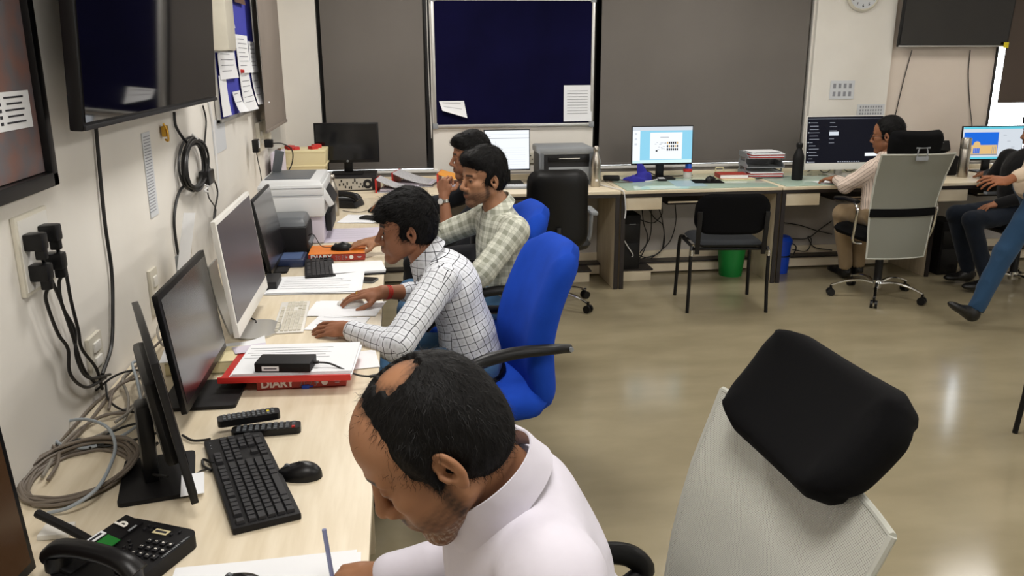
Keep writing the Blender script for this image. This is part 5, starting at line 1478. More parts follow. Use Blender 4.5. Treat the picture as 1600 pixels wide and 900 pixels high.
for k, (pts, lab) in enumerate((
    ([(1.915, 6.460, 0.531), (1.936, 6.460, 0.400), (1.973, 6.460, 0.282), (1.925, 6.460, 0.135), (1.872, 6.460, 0.110)], 'black lead dropping beside the computer tower'),
    ([(1.983, 6.440, 0.548), (1.994, 6.440, 0.402), (1.978, 6.440, 0.271), (1.907, 6.440, 0.167)], 'black lead hanging straight below the drawer'),
    ([(2.048, 6.460, 0.543), (2.090, 6.460, 0.421), (2.111, 6.460, 0.209), (1.996, 6.460, 0.122), (1.887, 6.460, 0.147)], 'black lead looping below the keyboard tray'),
    ([(1.955, 6.470, 0.554), (2.023, 6.470, 0.448), (2.100, 6.470, 0.382), (2.111, 6.470, 0.260), (2.078, 6.470, 0.154), (1.918, 6.470, 0.106)], 'black lead swinging in a wide loop by the wall'),
    ([(2.197, 6.480, 0.556), (2.210, 6.480, 0.414), (2.184, 6.480, 0.282), (2.133, 6.480, 0.204), (1.976, 6.480, 0.085), (1.910, 6.480, 0.120)], 'single black lead farthest from the computer tower'),
    ([(1.846, 6.450, 0.467), (1.927, 6.450, 0.428), (2.018, 6.450, 0.410), (2.079, 6.450, 0.476), (2.076, 6.450, 0.544)], 'black lead bridging from the tower top to the drawer'),
    ([(3.140, 6.480, 0.371), (3.282, 6.480, 0.345), (3.428, 6.480, 0.297), (3.574, 6.480, 0.260)], 'black lead sagging along the wall above the blue bin'),
    ([(3.225, 6.480, 0.232), (3.361, 6.480, 0.234), (3.482, 6.480, 0.322), (3.562, 6.480, 0.374)], 'black lead rising from the blue bin'),
    ([(3.233, 6.480, 0.139), (3.360, 6.480, 0.124), (3.396, 6.480, 0.216), (3.360, 6.480, 0.245), (3.425, 6.480, 0.155), (3.588, 6.480, 0.122)], 'knotted black lead just above the wall strip'))):
    cable(lab, pts, 0.0042, group=gc)
cable('white lead falling over the desk corner beside the tall steel bottle', [(1.50, 6.30, 0.757), (1.56, 6.12, 0.757), (1.605, 5.98, 0.758), (1.625, 5.945, 0.735), (1.64, 5.945, 0.62), (1.635, 5.945, 0.55)], 0.0045, 'cable_white')
cable('short white lead hanging in front of the computer tower', [(1.70, 6.17, 0.33), (1.73, 6.16, 0.28), (1.77, 6.165, 0.22), (1.765, 6.175, 0.20)], 0.0045, 'cable_white')

# ------------------------------------------------------------------ corded radio phone near the brownish screen
t = thing('desk_telephone', 'black radio desk telephone with green display and white letter b', 'telephone', (-0.555, 1.515, DZ), math.radians(64))
m = MB(); m.prism([(x, y) for x, y in rrect(0.215, 0.175, 0.022)], 0.0, 0.030); m.build('telephone_body', M['blackm'], t)
m = MB(); m.box((0.0, 0.062, 0.034), (0.19, 0.045, 0.012), rot=(0.22, 0, 0), bev=0.004); m.build('display_housing', M['blackm'], t)
TOPZ = 0.0305
m = MB(); m.box((-0.005, 0.045, 0.041), (0.052, 0.030, 0.002), rot=(0.22, 0, 0)); m.build('display', M['lcd'], t)
m = MB(); m.box((-0.005, 0.071, 0.047), (0.055, 0.013, 0.002), rot=(0.22, 0, 0)); m.build('sticker', M['paper'], t)
m = MB(); m.box((-0.005, 0.071, 0.0483), (0.042, 0.005, 0.0006), rot=(0.22, 0, 0)); m.build('sticker_print', M['ink_dark'], t)
text('b', 0.034, M['whitetext'], t, Matrix.Translation((0.060, 0.060, 0.0465)) @ Matrix.Rotation(0.22, 4, 'X'), 'brand_letter', bold=0.0012)
m = MB(); m.box((0.060, 0.036, 0.0405), (0.022, 0.004, 0.0008), rot=(0.22, 0, 0)); m.build('brand_print', M['greyp'], t)
bk = None
for i in range(4):
    for j in range(3):
        if bk is None:
            m = MB(); m.box((0, 0, 0), (0.014, 0.010, 0.004), bev=0.001); bk = o = m.build('key', M['darkp'], t, smooth=False)
        else:
            o = bk.copy(); COL.objects.link(o); o.parent = t
        o.location = (0.0 + 0.022 * j, -0.020 - 0.0165 * i, TOPZ + 0.002)
labels_ = ['1', '2', '3', '4', '5', '6', '7', '8', '9', '*', '0', '#']
for i in range(4):
    for j in range(3):
        text(labels_[i * 3 + j], 0.008, M['whitetext'], t, Matrix.Translation((0.022 * j, -0.020 - 0.0165 * i, TOPZ + 0.0044)), 'key_numeral')
for (x, y) in ((0.075, 0.02), (0.088, 0.02), (0.075, 0.005), (0.088, 0.005), (0.075, -0.045), (0.088, -0.055), (0.01, 0.012), (0.02, 0.005), (0.0, 0.005), (0.01, -0.002), (0.03, 0.018)):
    o = bk.copy(); COL.objects.link(o); o.parent = t; o.location = (x, y, TOPZ + 0.002); o.scale = (0.45, 0.45, 1)
m = MB(); m.box((0.078, -0.018, TOPZ + 0.001), (0.016, 0.034, 0.001)); m.build('sticker', M['cream_plastic'], t)
m = MB(); m.box((0.078, -0.018, TOPZ + 0.0018), (0.006, 0.026, 0.0006)); m.build('sticker_print', M['ink_dark'], t)
m = MB(); m.box((-0.037, -0.015, TOPZ + 0.002), (0.004, 0.10, 0.003)); m.build('silver_trim', M['alu'], t)
m = MB()
for i in range(16): m.box((0.005 + 0.0052 * i, -0.081, TOPZ + 0.0004), (0.0030 if i % 5 else 0.001, 0.004, 0.0006))
m.build('edge_print', M['greyp'], t)['kind'] = 'stuff'
m = MB(); m.tube([(-0.078, 0.095, 0.052), (-0.078, 0.075, 0.070), (-0.078, 0.03, 0.078), (-0.078, -0.03, 0.078), (-0.078, -0.075, 0.070), (-0.078, -0.098, 0.052)], lambda q: 0.020 + 0.006 * (2 * q - 1) ** 2, 14, smooth=5, flat=0.8); 
m.cyl((-0.078, 0.082, 0.030), (-0.078, 0.082, 0.06), 0.025, 0.024, 18); m.cyl((-0.078, -0.082, 0.030), (-0.078, -0.082, 0.06), 0.025, 0.024, 18); m.build('handset', M['blackp'], t, ang=50)
m = MB(); m.tube([(0.0, 0.075, 0.035), (0.01, 0.14, 0.045), (0.02, 0.235, 0.06)], 0.009, 8); m.build('antenna', M['blackm'], t)
m = MB(); m.box((0, 0, 0.006), (0.06, 0.05, 0.012), bev=0.003); simple('cable_adapter', m, M['whitep'], 'small white box at the end of the grey looped cable', 'adapter', loc=(-0.735, 1.655, DZ))
sheet_of_paper('white sheets on which the balding man writes', (-0.275, 1.36, 0), 0.34, 0.26, math.radians(4), n=4, lines=0, seed=3)
mouse('black mouse partly out of view on the white sheets', (-0.315, 1.385, DZ + 0.007), math.radians(60))
sheet_of_paper('white paper under the corner of the radio telephone', (-0.66, 1.42, 0), 0.12, 0.10, 0.3, n=2)

# ------------------------------------------------------------------ cable tangle on the desk by the wall
g = 'tangled cables on the desk along the wall'
cc = Vector((-0.777, 1.925, 0.758))
t = thing('cable_coil', 'flat coil of taupe network cable on the desk by the wall', 'cable', (cc.x, cc.y, DZ))
for k in range(9):
    rr = random.Random(k + 20)
    a, b = 0.115 + 0.004 * k - 0.006 * rr.random(), 0.125 + 0.006 * (k % 4) + 0.006 * rr.random()
    ph = rr.random()
    m = MB(); m.tube([(0.95 * a * math.cos(q * PI / 10) * 0.95 + 0.008 * rr.random() - 0.004, b * math.sin(q * PI / 10) + 0.008 * rr.random() - 0.02 + 0.004 * (k % 3), 0.005 + 0.0045 * k * (0.55 + 0.45 * math.sin(q * PI / 10 + ph))) for q in range(20)], 0.0042, 7, closed=True, smooth=3)
    m.build('cable_turn', M['cable_brown'], t)
loop = [(-0.781, 1.731, 0.757), (-0.732, 1.729, 0.770), (-0.688, 1.762, 0.790), (-0.686, 1.853, 0.800), (-0.709, 1.967, 0.800), (-0.760, 2.073, 0.800), (-0.831, 2.153, 0.790), (-0.889, 2.179, 0.780), (-0.914, 2.150, 0.775), (-0.904, 2.105, 0.770), (-0.874, 2.066, 0.765), (-0.810, 2.035, 0.765), (-0.758, 2.065, 0.765), (-0.723, 2.128, 0.765), (-0.716, 2.206, 0.770), (-0.779, 2.398, 0.790), (-0.814, 2.481, 0.820), (-0.813, 2.509, 0.820)]
cable('blue-grey cable making one big upright loop over the taupe coil', loop, 0.0042, 'cable_blue', smooth=7)
runs = [
    ([(-0.968, 2.076, 0.800), (-0.937, 2.082, 0.790), (-0.904, 2.068, 0.770), (-0.869, 2.050, 0.762), (-0.853, 2.161, 0.762), (-0.858, 2.356, 0.762), (-0.855, 2.524, 0.765), (-0.835, 2.592, 0.780)], 'cable_brown', 'taupe cable from the brownish screen toward the socket leads'),
    ([(-0.881, 1.942, 0.757), (-0.889, 2.063, 0.757), (-0.889, 2.218, 0.757), (-0.885, 2.358, 0.757), (-0.856, 2.492, 0.757), (-0.827, 2.624, 0.757)], 'cable_brown', 'taupe cable lying tight along the wall'),
    ([(-0.854, 1.897, 0.762), (-0.874, 2.087, 0.762), (-0.840, 2.221, 0.762), (-0.783, 2.277, 0.762), (-0.754, 2.358, 0.765), (-0.777, 2.513, 0.765)], 'cable_grey', 'grey cable curving beside the wall-side run'),
    ([(-0.866, 2.043, 0.765), (-0.823, 2.074, 0.765), (-0.785, 2.125, 0.765), (-0.760, 2.203, 0.765), (-0.799, 2.364, 0.765), (-0.853, 2.500, 0.770), (-0.841, 2.578, 0.775)], 'cable_grey', 'grey cable bending behind the edge-on monitor'),
    ([(-0.852, 2.049, 0.770), (-0.831, 2.076, 0.770), (-0.766, 2.040, 0.765), (-0.710, 2.058, 0.765), (-0.658, 2.096, 0.765), (-0.628, 2.115, 0.765)], 'cable_black', 'thin black lead crossing the desk under the loop'),
    ([(-0.881, 2.437, 0.780), (-0.842, 2.335, 0.770), (-0.789, 2.271, 0.765), (-0.739, 2.242, 0.765), (-0.695, 2.206, 0.765)], 'cable_black', 'black lead running from the plugs to the edge-on monitor'),
    ([(-0.794, 2.033, 0.765), (-0.779, 2.105, 0.765), (-0.739, 2.159, 0.765), (-0.688, 2.180, 0.765), (-0.658, 2.188, 0.765)], 'cable_black', 'thin black lead rising to the edge-on monitor'),
    ([(-0.835, 1.879, 0.762), (-0.836, 1.943, 0.770), (-0.861, 2.032, 0.770), (-0.860, 2.136, 0.765), (-0.828, 2.233, 0.765), (-0.765, 2.246, 0.765)], 'cable_brown', 'taupe cable climbing out of the coil'),
    ([(-0.888, 2.377, 0.785), (-0.870, 2.462, 0.790), (-0.839, 2.510, 0.790), (-0.794, 2.515, 0.790)], 'cable_black', 'short black lead below the white wall switch'),
    ([(-0.820, 2.264, 0.770), (-0.837, 2.369, 0.785), (-0.819, 2.441, 0.785), (-0.784, 2.475, 0.780)], 'cable_brown', 'taupe cable arching near the white wall switch'),
    ([(-0.780, 2.185, 0.765), (-0.754, 2.243, 0.775), (-0.758, 2.360, 0.780), (-0.804, 2.475, 0.785), (-0.801, 2.587, 0.780)], 'cable_grey', 'grey cable twisting behind the edge-on monitor'),
    ([(-0.628, 1.994, 0.790), (-0.662, 2.035, 0.790), (-0.687, 2.114, 0.800), (-0.688, 2.176, 0.800)], 'cable_black', 'black cable folded beside the monitor neck'),
    ([(-0.541, 1.781, 0.800), (-0.592, 1.841, 0.780), (-0.620, 1.893, 0.780), (-0.622, 1.968, 0.785), (-0.617, 1.985, 0.790), (-0.637, 1.959, 0.790), (-0.678, 2.075, 0.790), (-0.701, 2.159, 0.790)], 'cable_black', 'twisted black cable tied behind the edge-on monitor'),
    ([(-0.834, 2.595, 0.800), (-0.813, 2.682, 0.800), (-0.815, 2.877, 0.790), (-0.816, 3.041, 0.785)], 'cable_brown', 'taupe cable disappearing behind the glossy-screen monitor'),
    ([(-0.593, 2.393, 0.757), (-0.559, 2.449, 0.757), (-0.520, 2.496, 0.757), (-0.502, 2.559, 0.757)], 'cable_black', 'black lead running to the red ring binder'),
    ([(-0.587, 2.095, 0.757), (-0.555, 2.060, 0.757), (-0.526, 2.056, 0.757), (-0.507, 2.044, 0.765)], 'cable_black', 'black lead between the edge-on monitor and the large keyboard'),
    ([(-0.472, 1.884, 0.757), (-0.495, 1.910, 0.757), (-0.503, 1.945, 0.757), (-0.470, 1.904, 0.765)], 'cable_black', 'small black lead loop beside the large keyboard'),
    ([(-0.860, 3.001, 0.800), (-0.850, 2.886, 0.800), (-0.795, 2.740, 0.790), (-0.769, 2.802, 0.790), (-0.773, 2.907, 0.790)], 'cable_grey', 'grey cable hanging from the wall switch behind the glossy-screen monitor'),
    ([(-0.646, 3.129, 0.800), (-0.602, 3.106, 0.775), (-0.560, 3.093, 0.757), (-0.549, 3.052, 0.757)], 'cable_black', 'short black lead behind the white all-in-one computer'),
]
for pts, mt, lab in runs:
    cable(lab, pts, 0.0042 if mt != 'cable_black' else 0.0034, mt, g)


# ================================================================== PEOPLE
# Signed-distance modelling: rounded volumes are blended on a grid and skinned with surface nets.
V3 = lambda *a: np.array(a, dtype=np.float64)
def unit(v):
    v = np.asarray(v, float); return v / (np.linalg.norm(v) + 1e-12)

class Field:
    def __init__(self, lo, hi, res):
        self.lo, self.res = np.array(lo, float), res
        self.n = np.ceil((np.array(hi, float) - self.lo) / res).astype(int) + 1
        self.v = np.full(self.n, 0.5, np.float32)
    def _sub(self, lo, hi, m):
        a = np.maximum(np.floor((np.array(lo) - m - self.lo) / self.res).astype(int), 0)
        b = np.minimum(np.ceil((np.array(hi) + m - self.lo) / self.res).astype(int) + 1, self.n)
        if np.any(b <= a): return None
        ax = [self.lo[i] + self.res * np.arange(a[i], b[i]) for i in range(3)]
        X, Y, Z = np.meshgrid(*ax, indexing='ij')
        return tuple(slice(a[i], b[i]) for i in range(3)), X, Y, Z
    def _put(self, sl, d, k, op):
        c = self.v[sl]
        if op == 'sub':
            h = np.clip(0.5 - 0.5 * (c + d) / k, 0, 1) if k > 0 else (c < -d).astype(float)
            self.v[sl] = (c * (1 - h) - d * h + k * h * (1 - h)).astype(np.float32)
        else:
            h = np.clip(0.5 + 0.5 * (c - d) / k, 0, 1)
            self.v[sl] = (c * (1 - h) + d * h - k * h * (1 - h)).astype(np.float32)
    def cone(self, a, b, ra, rb, k=0.012, op='add'):
        a, b = np.array(a, float), np.array(b, float)
        r = max(ra, rb)
        s = self._sub(np.minimum(a, b) - r, np.maximum(a, b) + r, k + 3 * self.res)
        if s is None: return self
        sl, X, Y, Z = s
        ba = b - a; L2 = float(ba @ ba) + 1e-12
        t = np.clip(((X - a[0]) * ba[0] + (Y - a[1]) * ba[1] + (Z - a[2]) * ba[2]) / L2, 0, 1)
        d = np.sqrt((X - a[0] - t * ba[0]) ** 2 + (Y - a[1] - t * ba[1]) ** 2 + (Z - a[2] - t * ba[2]) ** 2) - (ra + (rb - ra) * t)
        self._put(sl, d, k, op); return self
    def ell(self, c, r, k=0.012, R=None, op='add'):
        c, r = np.array(c, float), np.array(r, float)
        R = np.eye(3) if R is None else np.array(R, float)
        m = np.abs(R) @ r
        s = self._sub(c - m, c + m, k + 3 * self.res)
        if s is None: return self
        sl, X, Y, Z = s
        P = [X - c[0], Y - c[1], Z - c[2]]
        q = [(P[0] * R[0, i] + P[1] * R[1, i] + P[2] * R[2, i]) for i in range(3)]
        k0 = np.sqrt(sum((q[i] / r[i]) ** 2 for i in range(3)))
        k1 = np.sqrt(sum((q[i] / r[i] ** 2) ** 2 for i in range(3))) + 1e-9
        self._put(sl, k0 * (k0 - 1) / k1, k, op); return self
    def mesh(self):
        v = self.v; res = self.res
        ins = v < 0
        c = [slice(None, -1), slice(1, None)]
        cnt = np.zeros(np.array(v.shape) - 1, np.int32)
        for i in (0, 1):
            for j in (0, 1):
                for k in (0, 1):
                    cnt += ins[c[i], c[j], c[k]]
        act = (cnt > 0) & (cnt < 8)
        I, J, K = np.nonzero(act)
        idx = np.full(act.shape, -1, np.int64); idx[I, J, K] = np.arange(len(I))
        acc = np.zeros((len(I), 3)); num = np.zeros(len(I))
        for ax in range(3):
            for o1 in (0, 1):
                for o2 in (0, 1):
                    o = [0, 0, 0]; oth = [q for q in range(3) if q != ax]
                    o[oth[0]], o[oth[1]] = o1, o2
                    e = list(o); e[ax] = 1
                    va = v[I + o[0], J + o[1], K + o[2]]; vb = v[I + e[0], J + e[1], K + e[2]]
                    m = (va < 0) != (vb < 0)
                    t = np.where(m, va / np.where(m, va - vb, 1), 0)
                    p = np.array(o, float)[None, :].repeat(len(I), 0); p[:, ax] = t
                    acc[m] += p[m]; num[m] += 1
        P = (acc / num[:, None] + np.stack([I, J, K], 1)) * res + self.lo
        F = []
        for ax in range(3):
            oth = [q for q in range(3) if q != ax]
            sl0 = [slice(None)] * 3; sl1 = [slice(None)] * 3
            sl0[ax] = slice(None, -1); sl1[ax] = slice(1, None)
            a, b = ins[tuple(sl0)], ins[tuple(sl1)]
            ch = np.nonzero(a != b)
            C = np.stack(ch, 1)
            ok = (C[:, oth[0]] > 0) & (C[:, oth[1]] > 0) & (C[:, oth[0]] < act.shape[oth[0]]) & (C[:, oth[1]] < act.shape[oth[1]])
            C = C[ok]; first = a[C[:, 0], C[:, 1], C[:, 2]]
            q = []
            for (d1, d2) in ((0, 0), (-1, 0), (-1, -1), (0, -1)):
                D = C.copy(); D[:, oth[0]] += d1; D[:, oth[1]] += d2
                q.append(idx[D[:, 0], D[:, 1], D[:, 2]])
            q = np.stack(q, 1)
            flip = first if ax != 1 else ~first
            q[~flip] = q[~flip][:, ::-1]
            F.append(q)
        F = np.concatenate(F); F = F[(F >= 0).all(1)]
        # light relaxation
        for it in range(2):
            A = np.zeros_like(P); W = np.zeros(len(P))
            for s in range(4):
                np.add.at(A, F[:, s], P[F[:, (s + 1) % 4]]); np.add.at(A, F[:, s], P[F[:, (s - 1) % 4]]); np.add.at(W, F[:, s], 2)
            P = P * 0.5 + 0.5 * A / np.maximum(W, 1)[:, None]
        return P, F

def normals_of(P, F):
    n = np.cross(P[F[:, 2]] - P[F[:, 0]], P[F[:, 3]] - P[F[:, 1]])
    N = np.zeros_like(P)
    for s in range(4): np.add.at(N, F[:, s], n)
    return N / (np.linalg.norm(N, axis=1)[:, None] + 1e-12)

_rs = np.random.RandomState(5)
_W = [(unit(_rs.randn(3)), _rs.rand() * 6.28, _rs.randn(3)) for _ in range(40)]
def wob(P, freq, n=7, seed=0):
    """Smooth wave noise in -1..1."""
    o = np.zeros(len(P))
    Q = P + 0.25 / freq * np.stack([np.sin(P @ (_W[(seed + q) % 40][2]) * freq * 0.8 + q) for q in range(3)], 1)
    for i in range(n):
        d, ph, _ = _W[(seed + i * 3) % 40]
        o += np.sin(Q @ d * freq * (0.7 + 0.25 * i) + ph) / (1 + 0.35 * i)
    return o / 2.6

def to_object(name, parts, mats, parent, origin, uv=None, tint=None):
    """parts: list of (P, F, material index) in world space -> one mesh object relative to origin."""
    Ps, Fs, Ms, off = [], [], [], 0
    for P, F, mi in parts:
        Ps.append(P); Fs.append(F + off); Ms.append(np.full(len(F), mi) if np.isscalar(mi) else mi); off += len(P)
    P = np.concatenate(Ps) - np.array(origin); F = np.concatenate(Fs); Mi = np.concatenate(Ms).astype(np.int32)
    me = bpy.data.meshes.new(name)
    me.vertices.add(len(P)); me.vertices.foreach_set('co', P.astype(np.float32).ravel())
    me.loops.add(len(F) * 4); me.loops.foreach_set('vertex_index', F.astype(np.int32).ravel())
    me.polygons.add(len(F)); me.polygons.foreach_set('loop_start', np.arange(0, len(F) * 4, 4, dtype=np.int32))
    me.polygons.foreach_set('use_smooth', np.ones(len(F), bool))
    for m_ in mats: me.materials.append(m_)
    me.polygons.foreach_set('material_index', Mi)
    if uv is not None:
        l = me.uv_layers.new(name='UVMap'); l.data.foreach_set('uv', uv.astype(np.float32).ravel())
    if tint is not None:
        a = me.attributes.new('tint', 'FLOAT_COLOR', 'POINT')
        a.data.foreach_set('color', np.concatenate([tint, np.ones((len(tint), 1))], 1).astype(np.float32).ravel())
    me.update(calc_edges=True); me.validate()
    o = bpy.data.objects.new(name, me); COL.objects.link(o)
    o.parent = parent
    return o

def skin_material(name):
    m = mat(name, '#8a5a3c', 0.55, sub=0.08, bump=0.15, bscale=160, bdist=0.0008, spec=0.35)
    nt = m.node_tree; b = nt.nodes['Principled BSDF']
    a = nt.nodes.new('ShaderNodeAttribute'); a.attribute_name = 'tint'
    nt.links.new(a.outputs['Color'], b.inputs['Base Color'])
    return m
M['skin'] = skin_material('skin')
M['hair'] = mat('black_hair', '#060505', 0.65, spec=0.18, noise=0.3, nscale=120, bump=0.8, bscale=90, stretch=(1, 1, 0.35), bdist=0.004)
M['hair_strand'] = mat('black_hair_strand', '#080606', 0.55, spec=0.22)
M['eye_white'] = mat('eye_white', '#cfc6bd', 0.25)
M['eye_iris'] = mat('dark_iris', '#140c08', 0.12)

def cloth_mat(name, base, kind, rough=0.85):
    """Woven cloth patterns laid out in metres on the UV map."""
    m = bpy.data.materials.new(name); m.use_nodes = True
    nt = m.node_tree; b = nt.nodes['Principled BSDF']
    b.inputs['Roughness'].default_value = rough; b.inputs['Specular IOR Level'].default_value = 0.2; b.inputs['Sheen Weight'].default_value = 0.1
    uv = nt.nodes.new('ShaderNodeUVMap'); sp = nt.nodes.new('ShaderNodeSeparateXYZ'); nt.links.new(uv.outputs[0], sp.inputs[0])
    def mt(op, a, c=None):
        n = nt.nodes.new('ShaderNodeMath'); n.operation = op
        for i, v in enumerate((a, c)):
            if v is None: continue
            if isinstance(v, (int, float)): n.inputs[i].default_value = v
            else: nt.links.new(v, n.inputs[i])
        return n.outputs[0]
    def line(axis, period, width, off=0.0):
        f = mt('FRACT', mt('DIVIDE', mt('ADD', sp.outputs[axis], off + 50 * period), period))
        return mt('LESS_THAN', mt('ABSOLUTE', mt('SUBTRACT', f, 0.5)), width / period / 2)
    def soft(axis, period, off=0.0, p=1.0):
        f = mt('FRACT', mt('DIVIDE', mt('ADD', sp.outputs[axis], off + 50 * period), period))
        return mt('POWER', mt('SUBTRACT', 1.0, mt('MULTIPLY', mt('ABSOLUTE', mt('SUBTRACT', f, 0.5)), 2.0)), p)
    def mixc(fac, c1, c2):
        n = nt.nodes.new('ShaderNodeMix'); n.data_type = 'RGBA'; n.clamp_factor = True
        if isinstance(fac, (int, float)): n.inputs[0].default_value = fac
        else: nt.links.new(fac, n.inputs[0])
        for i, v in ((6, c1), (7, c2)):
            if isinstance(v, str): n.inputs[i].default_value = lin(v)
            else: nt.links.new(v, n.inputs[i])
        return n.outputs[2]
    if kind == 'grid':
        c = mixc(mt('MULTIPLY', mt('MULTIPLY', soft(0, 0.030, 0.015, 2.0), soft(1, 0.030, 0.015, 2.0)), 0.45), base, '#8b8f95')
        g = mt('MAXIMUM', line(0, 0.030, 0.0024), line(1, 0.030, 0.0024))
        c = mixc(g, c, '#2a2c33')
    elif kind == 'plaid':
        s = mt('ADD', mt('MULTIPLY', line(0, 0.052, 0.022), 0.36), mt('MULTIPLY', line(1, 0.052, 0.022), 0.36))
        c = mixc(s, base, '#707360')
        c = mixc(mt('MULTIPLY', mt('MAXIMUM', line(0, 0.052, 0.003, 0.026), line(1, 0.052, 0.003, 0.026)), 0.4), c, '#8b8f7c')
    elif kind == 'stripe':
        c = mixc(mt('MULTIPLY', line(0, 0.022, 0.0028), 0.85), base, '#4a3f3c')
        c = mixc(mt('MULTIPLY', line(0, 0.044, 0.006, 0.011), 0.25), c, '#b49a8c')
    elif kind == 'denim':
        n = nt.nodes.new('ShaderNodeTexNoise'); n.inputs['Scale'].default_value = 9
        tc = nt.nodes.new('ShaderNodeTexCoord'); nt.links.new(tc.outputs['Object'], n.inputs['Vector'])
        c = mixc(mt('MULTIPLY', n.outputs['Fac'], 0.9), base, '#5f86ad' if base != '#16202e' else '#22303f')
    else:
        c = mixc(0.0, base, base)
    nt.links.new(c, b.inputs['Base Color'])
    tc = nt.nodes.new('ShaderNodeTexCoord'); n = nt.nodes.new('ShaderNodeTexNoise'); n.inputs['Scale'].default_value = 14; n.inputs['Detail'].default_value = 3
    nt.links.new(tc.outputs['Object'], n.inputs['Vector'])
    bp = nt.nodes.new('ShaderNodeBump'); bp.inputs['Strength'].default_value = 0.35; bp.inputs['Distance'].default_value = 0.012
    nt.links.new(n.outputs['Fac'], bp.inputs['Height']); nt.links.new(bp.outputs[0], b.inputs['Normal'])
    return m

# ------------------------------------------------------------------ head, in its own frame: x forward, y to its left, z up, origin between the ears
def smooth01(x, a, b):
    t = np.clip((x - a) / (b - a), 0, 1); return t * t * (3 - 2 * t)

def head_parts(res, skin, o):
    f = Field((-0.15, -0.115, -0.22), (0.15, 0.115, 0.16), res)
    f.ell((-0.018, 0, 0.035), (0.094, 0.076, 0.090), 0.01)
    f.ell((0.030, 0, 0.045), (0.058, 0.064, 0.062), 0.03)
    f.ell((0.034, 0, -0.030), (0.055, 0.058, 0.072), 0.02)
    f.cone((-0.004, 0.052, -0.058), (0.066, 0.013, -0.103), 0.017, 0.017, 0.03)
    f.cone((-0.004, -0.052, -0.058), (0.066, -0.013, -0.103), 0.017, 0.017, 0.03)
    f.ell((0.070, 0, -0.101), (0.021, 0.024, 0.018), 0.02)
    for s in (1, -1):
        f.ell((0.056, s * 0.043, -0.020), (0.026, 0.022, 0.020), 0.02)
        f.ell((0.050, s * 0.038, -0.058), (0.030, 0.020, 0.026), 0.02)
        f.cone((0.087, s * 0.010, 0.026), (0.072, s * 0.046, 0.023), 0.0085, 0.008, 0.014)
    for s in (1, -1):
        f.ell((0.098, s * 0.032, 0.006), (0.020, 0.019, 0.013), 0.012, op='sub')
    for s in (1, -1):
        f.ell((0.0735, s * 0.0315, 0.004), (0.0145, 0.0155, 0.0125), 0.005)
        # lid crease / opening
        if not o.get('closed'):
            f.ell((0.088, s * 0.0325, 0.0015), (0.007, 0.0125, 0.0038), 0.002, op='sub')
        f.cone((0.0865, s * 0.020, 0.0085), (0.0810, s * 0.047, 0.0075), 0.0022, 0.0022, 0.003)
    f.cone((0.087, 0, 0.018), (0.110, 0, -0.026), 0.0075, 0.0105, 0.010)
    f.ell((0.110, 0, -0.031), (0.012, 0.0125, 0.0105), 0.008)
    for s in (1, -1):
        f.ell((0.0985, s * 0.0145, -0.036), (0.0115, 0.0085, 0.0085), 0.006)
        f.ell((0.103, s * 0.0075, -0.0435), (0.006, 0.0035, 0.005), 0.002, op='sub')
    f.ell((0.083, 0, -0.062), (0.018, 0.030, 0.022), 0.015)
    f.cone((0.0965, 0.0, -0.0615), (0.083, 0.023, -0.0655), 0.0062, 0.0035, 0.004)
    f.cone((0.0965, 0.0, -0.0615), (0.083, -0.023, -0.0655), 0.0062, 0.0035, 0.004)
    f.cone((0.0945, 0.0, -0.0735), (0.083, 0.020, -0.0700), 0.0070, 0.0035, 0.004)
    f.cone((0.0945, 0.0, -0.0735), (0.083, -0.020, -0.0700), 0.0070, 0.0035, 0.004)
    f.cone((0.104, 0.020, -0.0672), (0.104, -0.020, -0.0672), 0.0018, 0.0018, 0.002, op='sub')
    f.cone((0.099, -0.013, -0.0845), (0.099, 0.013, -0.0845), 0.005, 0.005, 0.008, op='sub')
    # ears
    for s in (1, -1):
        a = s * 0.42
        R = np.array([[math.cos(a) * 1.0, -math.sin(a), 0], [math.sin(a), math.cos(a), 0], [0, 0, 1]])
        tilt = np.array([[math.cos(.22), 0, math.sin(.22)], [0, 1, 0], [-math.sin(.22), 0, math.cos(.22)]])
        Re = R.T @ tilt
        c = np.array((-0.014, s * 0.081, -0.004))
        on = Re[:, 1] * s; fx = Re[:, 0]; uz = Re[:, 2]
        f.ell(c, (0.0190, 0.0070, 0.0315), 0.005, R=Re)
        f.ell(c + fx * 0.004 - uz * 0.027, (0.0095, 0.0055, 0.011), 0.005, R=Re)
        f.ell(c + on * 0.0072 + fx * 0.001 + uz * 0.004, (0.0140, 0.0095, 0.0230), 0.002, R=Re, op='sub')
        f.ell(c + on * 0.0050 + fx * 0.004 - uz * 0.005, (0.0085, 0.0120, 0.0100), 0.002, R=Re, op='sub')
        f.cone(c + fx * 0.0165 + on * 0.003 - uz * 0.002, c + fx * 0.013 + on * 0.004 - uz * 0.012, 0.0042, 0.0045, 0.003)
        f.cone(c - fx * 0.002 + on * 0.0015 + uz * 0.015, c - fx * 0.006 + on * 0.0015 - uz * 0.012, 0.0030, 0.0030, 0.002)
    # neck
    nb = np.array(o['neck_local'])
    f2 = f
    f2.cone((-0.030, 0, -0.045), nb * 0.55 + np.array((-0.030, 0, -0.045)) * 0.45, 0.054, 0.054, 0.02)
    P, F = f.mesh()
    # paint: skin tone, lips, brows, stubble, lids
    sk = np.array(lin(skin)[:3])
    T = sk[None, :].repeat(len(P), 0) * (1 + 0.06 * wob(P, 45)[:, None])
    def blend(w, col):
        nonlocal T
        T = T * (1 - w[:, None]) + np.array(lin(col)[:3])[None, :] * w[:, None]
    X, Y, Z = P[:, 0], P[:, 1], P[:, 2]
    front = smooth01(X, 0.045, 0.07)
